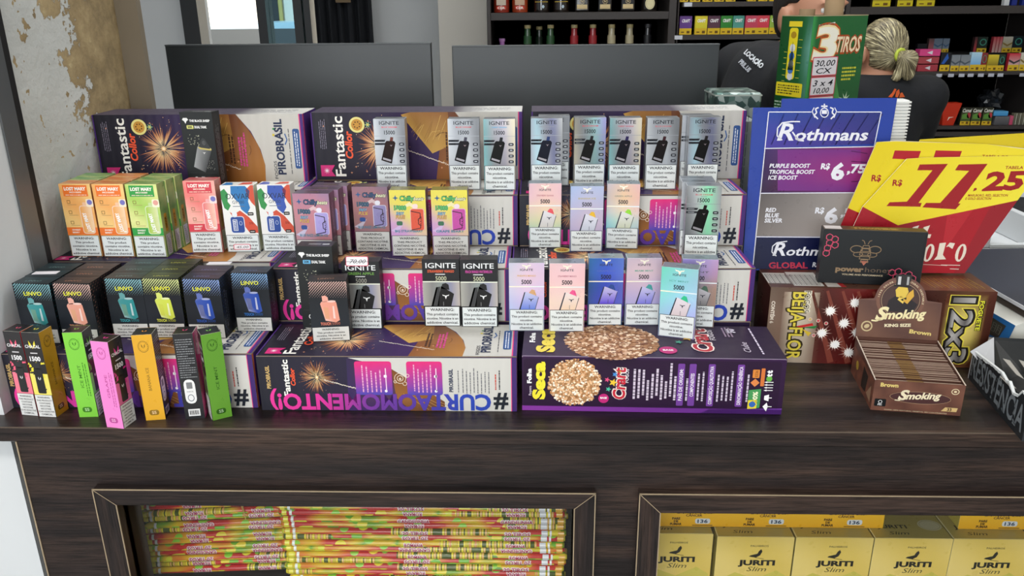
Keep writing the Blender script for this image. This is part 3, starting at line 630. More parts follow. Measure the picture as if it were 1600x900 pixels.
D = [(614, 1.256, '#5a3028', '#c04050', 0, 'silver foil box with brown device picture, standing alone left of the others'),
     (727, 1.252, '#3c3c48', '#b04048', 0, 'silver foil box with slate device picture, left of the neighbouring pair'),
     (781.5, 1.248, '#1c1e22', '#3a8ab0', 3, 'silver foil box with black device picture, right of the left pair'),
     (853.5, 1.254, '#24345e', '#7a7c84', 1, 'silver foil box with dark blue striped device picture, first of the long row'),
     (920, 1.259, '#1c1a1e', '#c04050', 2, 'silver foil box with black device picture beside the blue striped one'),
     (974, 1.253, '#241c4a', '#b03a50', 3, 'silver foil box with violet device picture in middle of the long row'),
     (1031, 1.251, '#3a1c22', '#c0606a', 0, 'silver foil box with dark red device picture'),
     (1095, 1.254, '#1e1c1e', '#7a7c84', 1, 'silver foil box at right end of the back row, black device picture')]
for px, y, b, ac, ti, lab in D: silver_box(yseat(px, y, T3), R(1.2 if ti == 2 else 0), lab, b, ac, ti)
silver_box(yseat(865, 1.281, T3), 0, 'silver foil box half hidden behind the blue striped one', '#1e1c22', '#7a7c84', 0)
silver_box(yseat(1083, 1.280, T3), 0, 'silver foil box half hidden behind the right end box of the back row', '#1e1c22', '#7a7c84', 0)
m, r = seat((1067, 406), (1119, 407), T2)
silver_box((m.x, m.y, T2), r, 'silver foil box with green sheen at front right of the third tier', '#1e1418', '#c04050', 4, 'silver foil boxes in the upper foil row')
silver_box((m.x-.003, m.y+.0245, T2), r, 'silver foil box directly behind the green sheen one, edge showing', '#1e1c22', '#7a7c84', 0, 'silver foil boxes in the upper foil row')
silver_box((m.x-.001, m.y+.049, T2), r, 'silver foil box, third and rearmost behind the green sheen one', '#1e1c22', '#7a7c84', 0, 'silver foil boxes in the upper foil row')

# ---- rainbow foil boxes
def holo_box(loc, rz, label, cols, side, mouth, body, flav, ac, group, dark=False):
    key = 'holo'+''.join(cols)+mouth
    def front(a):
        a.grid(0, 0, 49.5, 102, 8, 14, lambda u, v: tuple(np.array(stops(cols, 1-v))*.72+np.array(stops(side, u))*.28)); a.up()  # the foil's shifting iridescent sheen is painted as fixed colours
        ram(a, 24.7, 96, 5.5, '#f6f2e0'); a.up(); ignite(a, 24.7, 90.5, 18, 3.2, '#2e3040')
        a.text(flav, 24.7, 82, 2.4, ac, w=26, bo=.01).text('5000', 24.7, 71, 6.2, '#1c1c28', w=14.5, bo=.025)
        a.grid(0, 66.4, 49.5, 1.6, 6, 1, lambda u, v: mixc('#fff4d8', '#e8f4ff', u))
        a.poly([(28, 58), (32, 63), (36, 62), (38, 56), (38, 52), (27, 54)], mouth)
        a.up().poly([(14, 33), (22, 59), (24, 59.5), (42, 52), (37, 33)], lambda x, y: mixc(body, '#e8e4f0', (y-33)/40)).up()
        a.poly([(14, 33), (16, 33), (23, 59), (21.5, 59)], '#23263a').poly([(36.5, 33), (37.2, 33), (42, 51), (41.2, 51.5)], '#3a3c4c')
        ram(a, 31, 47.5, 3.2, '#23263a'); a.rect(28.4, 34, .6, 6, '#40445a')
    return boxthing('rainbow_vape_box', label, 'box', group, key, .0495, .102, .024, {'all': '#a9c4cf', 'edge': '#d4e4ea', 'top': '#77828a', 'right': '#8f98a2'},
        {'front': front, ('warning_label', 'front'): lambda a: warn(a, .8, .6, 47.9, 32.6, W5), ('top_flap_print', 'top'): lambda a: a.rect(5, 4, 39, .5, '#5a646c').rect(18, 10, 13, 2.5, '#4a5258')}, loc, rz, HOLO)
PK = ['#d8c4dc', '#e4c6d6', '#e0c8e6', '#c8b8ea', '#b8c4ee', '#c4d6ea']
HB = [((796, 517), (850, 517), PK, ['#8fd8e4', '#e6c8e0', '#c8b8e8'], '#d8a878', '#6a86e0', 'PINEAPPLE MANGO', '#d8a83c', 'rainbow foil box at left end of lower foil row, tan mouthpiece'),
      ((858, 518), (912, 518), ['#e8c4cc', '#f0c4cc', '#f2d0cc', '#f4e0cc', '#f0c8cc', '#e0d0e4'], ['#f0c8c0', '#f0d0d4', '#f0b8b8'], '#ee5a94', '#f2d4b8', 'STRAWBERRY MANGO', '#b05a70', 'rainbow foil box with pink mouthpiece beside the left end box'),
      ((919, 508), (970, 508), ['#2c5cb4', '#3858c8', '#2a3ca8', '#3c34b8', '#3a44c8', '#2c7a84'], ['#2a8a5c', '#4a5cd8', '#8fa8e8'], '#2a4a94', '#5a44d8', 'GRAPE ICE', '#5a6cc0', 'rainbow foil box with deep blue face in lower foil row'),
      ((976, 508), (1029, 508), ['#c8b4c4', '#dcc0c8', '#ccb4d0', '#b0a8e0', '#98a8e4', '#b4c4e0'], ['#b8b0c8', '#dcc4cc', '#c8b4d0'], '#4aa0a0', '#7c7ce0', 'MIAMI MINT', '#58a890', 'rainbow foil box with lilac face and teal mouthpiece')]
LG = 'rainbow foil boxes in the lower row'
for bl, br, c, sd, mo, bo_, fl, ac, lab in HB:
    m, r = seat(bl, br, T1); holo_box((m.x, m.y, T1), r, lab, c, sd, mo, bo_, fl, ac, LG)
m, r = seat((1063, 510), (1112, 512), T1)
holo_box((m.x, m.y+.001, T1), r, 'rainbow foil box behind the turned green one, purple and orange sheen', ['#a89ae0', '#9a88c8', '#8a8488', '#7c7c80', '#8a8a90', '#8a8a90'], ['#b8a8e8', '#8a8a90', '#e89a58'], '#4a6a5a', '#7a7a7a', 'MINT', '#5a5a60', LG)
m, r = seat((1026, 524), (1086, 531), T1)
holo_box((m.x, m.y, T1), r, 'turned rainbow foil box with green mouthpiece standing in front of the lower row', ['#78d4c0', '#84d0d0', '#9ce0e8', '#a8c8f0', '#b0b8ec', '#c8b0f0'], ['#58d8b0', '#9cc4f0', '#c8a4f0'], '#2cc08c', '#d8c8cc', 'ICY MINT', '#58a8a0', LG)
UG = 'rainbow foil boxes in the upper row'
for (bl, br, c, sd, mo, bo_, fl, ac, lab) in (
    ((827, 387), (876, 387), ['#e0b8c0', '#e8bcc0', '#e8d0b4', '#d8e4a8', '#7cd4c8', '#a8a0a8'], ['#c8b0c8', '#f0d0b0', '#e8c0c8'], '#ec5a64', '#d8d4cc', 'STRAWBERRY BANANA', '#b06070', 'rainbow foil box with red mouthpiece at left of the upper foil row'),
    ((890, 393), (941, 393), ['#a8bce0', '#b4b8d8', '#c0b4cc', '#ccb4c8', '#b8a8d4', '#4a74d8'], ['#98b0e0', '#c8b8c8', '#b4b0cc'], '#e8b838', '#c8ccd8', 'BANANA ICE', '#b8a848', 'rainbow foil box with yellow mouthpiece in the upper foil row'),
    ((946, 388), (996, 389), ['#d8b4b0', '#e0b8a0', '#e0ccc0', '#a8dcd4', '#98c8e0', '#98a0a8'], ['#5cb8e0', '#f0d890', '#e8a8b8'], '#94d83c', '#d0d4b8', 'GREEN APPLE', '#888c80', 'rainbow foil box with lime mouthpiece in the upper foil row')):
    m, r = seat(bl, br, T2); holo_box((m.x, m.y, T2), r, lab, c, sd, mo, bo_, fl, ac, UG)

# ---- plain black boxes
def black_box(loc, rz, label, flav, ac, num='#d8dcb8'):
    def front(a):
        a.rect(0, 0, 53, 102, '#222326').up(); ignite(a, 26.5, 89, 43, 7.4, '#e8eaec')
        a.text(flav, 26.5, 82.2, 3.7, ac, w=38, bo=.03).rect(18.5, 78.8, 14, 1.5, '#d0d2d4').text('5000', 26.5, 70.2, 6.4, num, w=15.5, bo=.0)
        a.rect(0, 67.6, 53, 1.6, '#e8ecdc').grid(0, 31.5, 53, 36, 8, 2, lambda u, v: stops(['#a8a8a0', '#848484', '#8a9490', '#8a8ca4', '#b8b0a8'], u)).up()
        a.poly([(11, 31.5), (19, 60), (25, 61), (22, 31.5)], '#3c3e40').poly([(11.6, 31.5), (14, 31.5), (21.5, 60.5), (19, 60)], '#6c6e70')
        a.poly([(20, 31.5), (26, 62), (40, 53), (44.5, 50), (40, 31.5)], '#161718').poly([(26, 58), (28, 65), (33, 66.5), (37, 64), (38, 56)], '#1e1f20'); a.up(); ram(a, 32.5, 46, 4.2, '#f0f2f2'); a.rect(28.6, 32, .6, 6, '#909294')
    return boxthing('black_vape_box', label, 'box', 'plain black boxes on the second tier', 'blk'+flav, .0529, .1015, .025, {'all': '#1c1d20', 'edge': '#3a3b3e', 'top': '#2a2b2d'},
        {'front': front, ('warning_label', 'front'): lambda a: warn(a, 1.2, .6, 50.6, 30.2, W4)}, loc, rz, CARD)
m, r = seat((664, 509), (720, 510), T1); black_box((m.x, m.y, T1), 0, 'black box with orange flavour line, left of the black pair', 'STRAWBERRY MANGO', '#e0603c')
m, r = seat((722, 510), (778, 511), T1); black_box((m.x, m.y, T1), 0, 'black box with pink flavour line, right of the black pair', 'PEACH MANGO WATERMELON', '#c84ca0')
m, r = seat((542, 513), (598, 514), T1); gb = (m.x, m.y, T1); black_box(gb, 0, 'black box with green flavour line and handwritten price tag on top', 'GREEN APPLE', '#6a9a4a', '#a8a89c')
def sticker(loc, rz, label, txt, w=.035, h=.017, tilt=0, grp='handwritten price stickers'):
    t = thing('price_sticker', label, 'sticker', loc, rz, grp); a = Art(); W_, H_ = w*1000, h*1000
    a.rrect(-W_/2, 0, W_, H_, 2, '#d8506a').up().rrect(-W_/2+.9, .9, W_-1.8, H_-1.8, 1.5, '#ece8ec').up().text(txt, 0, H_*.28, H_*.4, '#34343c', w=W_*.7, sh=.4)
    o = raw('sticker_face', a.mesh('sticker_face'), PAPER, t); o.matrix_local = Matrix.Rotation(tilt, 4, 'X'); return t
sticker((gb[0]-.004, gb[1]-.0012, gb[2]+.0955), 0, 'white price sticker reading 70,00 on the green flavour black box', '70,00', .032, .014, R(78))

# ---- tall black tank boxes
def tank_box(loc, rz, label, pill, grp):
    def front(a):
        a.rect(0, 0, 52, 124, '#1c1f20', top='#26292a').up()
        a.poly([(3, 112), (6, 110), (8, 106), (10, 110), (13, 112), (11, 115), (5, 115)], '#e8e8e8').text('THE BLACK SHEEP', 31, 109, 3.2, '#e8e8e8', w=33, bo=.05)
        a.rrect(9, 98, 11, 5.6, 1, pill).text('DUAL TANK', 31.5, 99, 3.6, '#e8e8e8', w=20, bo=.05).up().text('20K', 14.5, 99.3, 3.2, '#1c1f20', w=8, bo=.03)
        rd = random.Random(4)
        for k in range(26): a.ell(8+rd.random()*20, 72+rd.random()*18, .6, .6, '#c8c8b0', 5)
        for k in range(18): a.ell(34+rd.random()*12, 32+rd.random()*16, .5, .5, '#b8b8b0', 5)
        a.poly([(12, 38), (30, 29), (45, 66), (41, 71), (26, 73), (22, 70)], lambda x, y: stops(['#3a3c3e', '#7c7e80', '#b8babc', '#6a6c6e', '#4a4c4e'], (x-y*.4+18)/36)).up()
        a.poly([(22.5, 69), (26, 66), (44, 64), (44.6, 66.5), (41, 70), (26, 72)], '#c8b86a').up().poly([(24, 70), (28, 68.5), (42, 66.5), (43, 68), (36, 82), (32, 84), (29, 80)], '#3a3c3e').ell(33.5, 76, 3, 4, '#5c5e60', 10); ram(a, 32, 60, 2, '#e8e8e8')
        a.ring(14, 18, 4, 4, 1.1, '#e8e8e8', 14).frame(22, 15, 6, 7, 1, '#c8c8c8').rect(31, 16, 16, 1.5, '#a88a50').rect(31, 19, 14, 1, '#88888a').rect(10, 6, 32, .8, '#5a5c5e').rect(3, 28, 46, .4, '#3c3e40')
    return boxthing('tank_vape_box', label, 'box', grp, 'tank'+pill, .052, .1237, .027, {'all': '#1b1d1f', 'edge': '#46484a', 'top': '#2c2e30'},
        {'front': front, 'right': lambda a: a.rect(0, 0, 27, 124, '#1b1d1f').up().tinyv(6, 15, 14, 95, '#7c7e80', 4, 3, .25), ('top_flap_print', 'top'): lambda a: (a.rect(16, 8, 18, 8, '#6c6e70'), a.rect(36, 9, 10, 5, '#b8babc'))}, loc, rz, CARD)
tank_box(yseat(322, 1.256, T3-.0005), R(-3), 'tall black tank box standing in front of the left upright carton', '#d8d880', 'tall black tank boxes')
m, r = seat((473, 512), (531, 512), T1); tank_box((m.x, 1.070, T1), R(-2), 'tall black tank box behind the leaning peach picture box', '#6cb4e0', 'tall black tank boxes')

# ---- marbled fruit boxes
def mary_box(loc, rz, label, c1, c2, hd, body, key, grp, seen=True):
    def front(a):
        a.grid(0, 0, 47.7, 113, 5, 10, lambda u, v: mixc(c1, c2, .5+.5*math.sin(u*3+v*9))); a.up()
        a.rect(5, 94, 37.5, 17, hd).rect(0, 34, 47.7, 12, hd).up()
        a.text('LOST MARY', 23.7, 103.2, 4.6, '#fdf4ea', w=33, bo=.05).text('MO10000', 23.7, 99, 2.4, '#fbe8d8', w=18, bo=.03).tiny(8, 95, 32, 2.2, '#f6d8c4', 1, 2)
        for y in (83, 67, 51): a.frame(8, y, 5, 5, .7, '#8c6a3c'); a.rect(8, y-2.2, 14, .6, '#a88a60')
        a.text('SWEET', 8, 41, 2.2, '#fdf4ea', al='l', w=13, bo=.03).text('BERRY', 8, 37, 2.2, '#fdf4ea', al='l', w=11, bo=.03)
        a.rrect(25, 36, 19, 44, 4, mixc(body, '#ffffff', .45)).up().rrect(26.2, 37.2, 16.6, 41.6, 3.5, lambda x, y: mixc(body, '#fff4d8', (x-26)/30)).rrect(31, 80, 9, 5, 1.5, mixc(body, '#ffffff', .3)).up()
        a.text('LOST MARY', 35.5, 55, 5.2, '#ffffff', w=29, bo=.04, rot=98); a.rect(37.5, 39, 4, 1.5, '#ffffff')
        a.rrect(37, 78, 11, 12, 2, mixc(c1, '#ffffff', .5)).up().ell(42.6, 85, 4, 4, '#7a78c0' if hd != '#3aa04c' else '#e8a89a', 16)
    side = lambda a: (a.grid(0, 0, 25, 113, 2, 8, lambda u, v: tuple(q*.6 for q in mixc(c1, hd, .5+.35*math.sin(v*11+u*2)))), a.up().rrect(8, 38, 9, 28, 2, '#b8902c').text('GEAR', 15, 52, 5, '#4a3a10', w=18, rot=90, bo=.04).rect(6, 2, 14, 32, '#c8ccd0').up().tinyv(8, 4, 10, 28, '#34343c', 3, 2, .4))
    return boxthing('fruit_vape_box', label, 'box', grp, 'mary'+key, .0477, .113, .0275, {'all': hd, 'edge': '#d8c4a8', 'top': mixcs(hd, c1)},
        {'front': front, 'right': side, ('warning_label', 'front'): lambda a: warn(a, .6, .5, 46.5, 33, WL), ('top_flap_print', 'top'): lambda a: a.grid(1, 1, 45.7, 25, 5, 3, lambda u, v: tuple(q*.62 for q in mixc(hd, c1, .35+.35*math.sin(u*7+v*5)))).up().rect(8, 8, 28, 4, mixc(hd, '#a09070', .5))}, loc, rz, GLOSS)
def mixcs(a, b):
    c = [int((int(a[i:i+2], 16)*.55+int(b[i:i+2], 16)*.45)) for i in (1, 3, 5)]; return '#%02x%02x%02x' % tuple(int(q*.85) for q in c)
OR = ('#f6cf86', '#f2ab62', '#f07a34', '#f0a450'); GR = ('#e6e89a', '#a8d060', '#3aa04c', '#a8cc48'); RD = ('#f4b4a8', '#ee7c78', '#d84250', '#e87478')
ma, ra = seat((118, 398), (165, 399), T2); mb, rb = seat((217, 401), (261, 402), T2)
for c in range(3):
    for rr in range(3):
        col, nm, ky = ((OR, 'orange', 'or') if (c == 0 and rr == 0) or (c == 1) else (GR, 'green', 'gr'))
        k = c/2; x = ma.x*(1-k)+mb.x*k-.0008; y = ma.y*(1-k)+mb.y*k-.001+rr*.0282; y = 1.1585-.002*c+rr*.0282
        cn = ['left', 'middle', 'right'][c]; rn = ['front', 'second', 'rear'][rr]
        mary_box((x+.0015*rr*(c-1), y, T2), R(-.6), f'{nm} marbled fruit box, {rn} one of the {cn} file', *col, ky, 'orange and green marbled boxes on the second tier')
m, r = seat((308, 389), (357, 388), T2); mary_box((m.x+.001, 1.178, T2), R(2), 'red marbled fruit box beside the painted white boxes', *RD, 'rd', 'red marbled box')

# ---- white boxes with paint blobs
def blob_box(loc, rz, label, c1, key):
    def front(a):
        a.rect(0, 0, 50, 105, '#ecebe8').up()
        a.poly([(0, 96), (6, 100), (11, 92), (9, 80), (13, 74), (8, 66), (3, 70), (0, 84)], '#34904c')
        a.poly([(16, 104), (38, 104), (44, 96), (40, 80), (42, 70), (36, 60), (28, 68), (26, 78), (20, 84), (15, 92)], c1)
        a.poly([(46, 105), (50, 105), (50, 72), (45, 78), (40, 88), (38, 98)], '#d2523a')
        a.poly([(10, 64), (16, 60), (26, 66), (38, 56), (50, 40), (50, 30), (36, 32), (30, 42), (22, 50), (16, 52)], '#d2523a').up()
        a.text('OXVAR', 25, 84, 8.4, '#1a2434', w=36, bo=.0).text('G9500', 25, 76.5, 5, '#2a3a54', w=18).rect(16, 72, 18, 1, '#6a7484')
        a.rrect(9, 30, 22, 27, 4, '#e4e8f2').up().rrect(10, 31, 20, 25, 3.5, '#2c4c98').ell(17, 60, 4, 5, '#e8ecf2', 12).up().frame(13, 34, 7, 18, 1, '#e8ecf4').text('OXVAR', 18, 43, 3.6, '#f0f2f8', w=15, rot=90, bo=.02).ring(25, 46, 2.4, 3.4, .6, '#c8d4ec', 10)
        for y in (58, 30): a.rrect(37, y, 9, 5, 1, '#24201e').up().rect(38.5, y+2, 6, 1, '#e8e0dc')
        a.text('5%', 41, 44, 3.4, '#6a1a10', w=6)
    return boxthing('painted_vape_box', label, 'box', 'white boxes with painted blobs', 'blob'+key, .050, .105, .026, {'all': '#dedcd6', 'edge': '#f0efec', 'left': '#a8b83c'},
        {'front': front, ('warning_label', 'front'): lambda a: warn(a, .5, .5, 49, 27, W4), ('top_flap_print', 'top'): lambda a: a.poly([(2, 2), (18, 4), (14, 20), (4, 22)], c1).poly([(26, 4), (46, 8), (44, 22), (30, 20)], '#d2523a')}, loc, rz, GLOSS)
m, r = seat((367, 386), (417, 384), T2); bb = m; blob_box((m.x, 1.182, T2), R(3), 'white box with blue, green and red paint blobs, left of its pair', '#2a78b8', 'a')
m, r = seat((421, 385), (468, 385), T2); blob_box((m.x+.001, 1.186, T2), R(1), 'white box with royal blue paint blob, right of its pair', '#3a58b0', 'b')
sticker((bb.x-.002, 1.1803, T2+.004), R(3), 'small pale price sticker on the warning label of the blob box', '45,00', .026, .009, R(90))

# ---- candy coloured boxes
def chilly_box(loc, rz, label, top, bot, dev, num, key, flav, grp):
    def front(a):
        a.grid(0, 0, 54, 102, 5, 10, lambda u, v: stops([bot[0], bot[1], top[0], top[1]], v*.8+u*.2+.08*math.sin(u*6+v*8))); a.up()
        a.poly([(8, 70), (30, 84), (52, 66), (50, 62), (30, 78)], mixc(top[0], '#ffffff', .35)).poly([(0, 40), (20, 52), (10, 36)], mixc(bot[0], '#ffffff', .3)).up()
        a.text('Chilly', 26, 86, 7, '#1c2c34', w=22, bo=.07, al='c').text('beats', 43, 86, 6, '#1c2c34', w=16, bo=.06, sh=.35).star(9, 90, 4.5, 4, 1.6, '#2a5a8c').up().text('Chilly', 26, 86.3, 6.4, num, w=21, bo=.02).text('beats', 43, 86.3, 5.4, '#e8e8c0', w=15, bo=.02, sh=.35)
        a.text('15000', 15.5, 72, 6.2, '#2c5c54', w=19, bo=.09).up().text('15000', 15.5, 72, 6.2, num, w=18.6, bo=.02)
        a.text('ENJOY', 15, 64.5, 4, '#2c4c7c', w=12, bo=.08, sh=.1).text('PULSE', 15, 58.4, 5, '#b83c6c', w=14, bo=.08, sh=.1).up().text('PULSE', 15, 58.4, 5, '#c8d83c', w=13.6, bo=.0, sh=.1).text('ENJOY', 15, 64.5, 4, '#9ad0e0', w=11.6, bo=.0, sh=.1)
        a.rrect(9, 48, 9, 6.5, 2, '#3c6c50' if num != '#34507c' else '#2c4c8c').text(flav, 27, 37.4, 3.6, '#3a7c94', w=42, bo=.03)
        a.rrect(30, 40, 21, 34, 3, mixc(dev, '#ffffff', .4)).rrect(34, 74, 8, 7, 3, mixc(dev, '#ffffff', .65)).up().rrect(31, 41, 19, 32, 2.6, dev).up()
        a.path([(31, 70), (45, 67), (45, 60), (42, 58), (42, 50), (45, 48), (45, 44), (31, 41)], 1.2, '#2a1820').text('PULSE', 47, 55, 2.6, '#2a1820', w=14, rot=90, bo=.02)
    return boxthing('candy_vape_box', label, 'box', grp, 'chil'+key, .0545, .102, .026, {'all': '#4a3440', 'edge': '#7a6470', 'right': '#5c3c50', 'top': mixcs(top[1], '#303030')},
        {'front': front, 'right': lambda a: (a.rect(0, 0, 26, 102, '#3a2c38', top='#6c4458').up().tinyv(8, 40, 8, 50, '#a88aa0', 2, 3, .3).frame(4, 4, 18, 30, .6, '#8a7c88')), ('warning_label', 'front'): lambda a: warn(a, .6, .5, 53.3, 32, WC, bg='#c9c9c6'), ('top_flap_print', 'top'): lambda a: (a.text('Chilly', 26, 9, 6, '#6c5a48', w=24, bo=.05, sh=.3), a.rect(8, 20, 38, .5, '#6c5a60'))}, loc, rz, GLOSS)
m, r = seat((615, 400), (670, 400), T2); yc = m.y
YL = (['#e0d060', '#e8dc50'], ['#b080c8', '#c89ac8'])
chilly_box((m.x-.001, yc, T2), 0, 'yellow to purple box with red device picture', YL[0], YL[1], '#d8543c', '#58c86c', 'y', 'BIG STRAWBERRY', 'yellow and purple candy boxes')
m, r = seat((677, 401), (733, 401), T2); chilly_box((m.x, yc-.001, T2), R(1), 'yellow to purple box with magenta device picture', YL[0], YL[1], '#c04ca0', '#58c86c', 'm', 'GRAPE BERRY', 'yellow and purple candy boxes')
m, r = seat((559, 391), (612, 391), T2); BZ = (['#c4808c', '#9c7c9c'], ['#9c8ab8', '#b8848c'])
chilly_box((m.x, 1.183, T2), R(-1), 'dusky pink box with lavender device, alone beside the yellow boxes', ['#a87074', '#806a80'], ['#8a7496', '#946c6c'], '#8c84b4', '#34507c', 'b1', 'BLUE RAZZ LEMON ICE', 'lavender candy boxes')
m = aty(496, 380, 1.150); 
for k in range(3): chilly_box((m.x+.0075*k, 1.137+.0263*k, T2), R(-2), ['lavender box with blue flavour line, front of its file of three', 'lavender box, middle of its file of three', 'lavender box, rearmost of its file of three'][k], BZ[0], BZ[1], '#a89cd8', '#34507c', 'b', 'BLUE RAZZ LEMON ICE', 'lavender candy boxes')

# ---- halftone striped boxes
def linvo_box(loc, rz, label, col, dev, txt, key, grp, logo='#e2e03c', plain=False):
    def front(a):
        a.rect(0, 0, 52, 89, '#262c34', top='#15171b').up()
        for i in range(15):
            for j in range(15):
                x = 1.0+i*3.5+(j % 2)*1.7; y = 87-j*2.1-i*.12; s = 1.05*(1-j/12)
                L = 3.2*s+.3
                if j < 11: a.line(x, y-L*.4, min(51.5, x+L), y+L*.4, s*1.15, mixc(col, '#e8f4f8', .25))
        if not plain:
            a.up().text('LINVO', 26, 71, 5.6, logo, w=25, bo=.02).up()
        for q, cc in ((0, dev),):
            a.poly([(17, 35), (20, 30), (36, 27.5), (41, 31), (38, 60), (35, 62), (17.5, 62), (15, 59)] if False else [(20, 31), (34, 28), (39.5, 31), (36.5, 57), (33, 60.5), (26, 60), (16.5, 59), (14.5, 56)], lambda x, y: mixc(dev, '#ffffff', .30*math.sin((x-14)*.25)))
            a.poly([(18, 58), (17.5, 67), (22, 68), (25.5, 65), (26, 59)], mixc(dev, '#ffffff', .1)); a.up().ell(30, 59, 6, 1.6, mixc(dev, '#ffffff', .35), 12).poly([(31, 34), (34, 33.4), (33, 52), (31, 52)], mixc(dev, '#ffffff', .45)).poly([(20, 34), (26, 33), (25, 50), (18.5, 51)], mixc(dev, '#c8b85a', .2))
        a.text('TOUCH', 20, 24.4, 3.9, txt, w=14, bo=.04).text('5000', 34, 24.4, 3.9, mixc(txt, '#202020', .3), w=11, bo=.0)
    def side(a):
        a.rect(0, 0, 30, 89, '#14161a').up()
        for i in range(8):
            for j in range(22):
                if (i+j) % 2 == 0: a.line(2+i*3.4, 86-j*3.9, 4.6+i*3.4, 87.4-j*3.9, .7*(1-i/9), mixc(col, '#101010', .35))
        a.up().rect(9, 10, 13, 62, '#16181c').text('PEACH MANGO' if key == 'sal' else 'BLUE RAZZ ICE', 14, 42, 3.4, mixc(txt, '#c8c8c8', .5), w=54, rot=90).text('WATERMELON', 20, 42, 3.4, mixc(txt, '#c8c8c8', .5), w=46, rot=90) if True else 0
    return boxthing('striped_vape_box', label, 'box', grp, 'linv'+key, .052, .0888, .030, {'all': '#191b1f', 'edge': '#3a3c40', 'top': '#222629'},
        {'front': front, 'right': side, ('warning_label', 'front'): lambda a: warn(a, .6, .5, 50.8, 21.5, W4, bg='#d2d2ce' ), ('top_flap_print', 'top'): lambda a: (a.rect(0, 0, 52, 30, mixc('#22262a', col, .03)).up().text('LINVO', 24, 8, 5, mixc(col, '#8a7050', .4), w=22, bo=.0), a.rect(6, 20, 40, .6, mixc(col, '#30302c', .6)))}, loc, rz, CARD)
TEAL = ('#3a9aa6', '#2c8a8c', '#3c98a0', 'teal'); SAL = ('#c88a74', '#e09a86', '#c8836c', 'sal'); LIM = ('#c4cc44', '#ccd84c', '#d0d44c', 'lime'); BLU = ('#3a6cc0', '#2448a4', '#2c58b0', 'blue')
LQ = [((97, 537), .055, TEAL, 'teal halftone striped box at the far left of its row', 3), ((156, 537), .055, SAL, 'salmon halftone striped box with peach device picture', 3), ((235, 528), 0, TEAL, 'teal halftone striped box between the salmon and the lime one', 3),
      ((292, 528), 0, LIM, 'lime halftone striped box', 3), ((354, 529), 0, BLU, 'blue halftone striped box, left of the blue pair', 2)]
LGp = 'halftone striped boxes on the front tier'
for i, (brp, _, c, lab, nr) in enumerate(LQ):
    p = atz(*brp, T1); x = p.x-.026-(0 if i else .001); y = p.y+.001
    if i == 1: x += .001
    for k in range(nr):
        y_k = y+k*.0306
        if y_k+.030 > 1.133: break
        linvo_box((x-.0008*k, y_k, T1), R(-1.2 if i < 2 else 0), lab if k == 0 else lab.split(' halftone')[0]+' halftone striped box, '+['', 'second', 'third'][k]+' in the '+['far left', 'second', 'third', 'fourth', 'fifth'][i]+' file', *c, LGp)
m, r = seat((373, 518), (425, 518), T1); linvo_box((m.x, m.y+.001, T1), R(.5), 'blue halftone striped box at right end, standing slightly back', '#3a86c8', '#2448a4', '#2c6cb8', 'blue2', LGp)
m, r = seat((489, 536), (548, 530), T1); linvo_box((m.x, m.y, T1), R(7), 'turned box with peach device picture in front of the tall black one', '#c88a74', '#e89a84', '#d87c64', 'peach', LGp, plain=True)
a_ = atz(70, 428, T1+.0888); 
for (px, py, rz, lab) in ((72, 427, R(4), 'white price label lying on the teal striped box at far left'), (343, 412, R(2), 'white price label lying on top of the blue striped pair')):
    p = atz(px, py, T1+.0888); t = thing('price_label', lab, 'label', (p.x, p.y, T1+.0893), rz, 'price labels on the striped boxes'); bevbox('paper', -.017, .017, -.006, .006, 0, .0006, PAPER, t, 0, {'all': '#d8d4d8'})

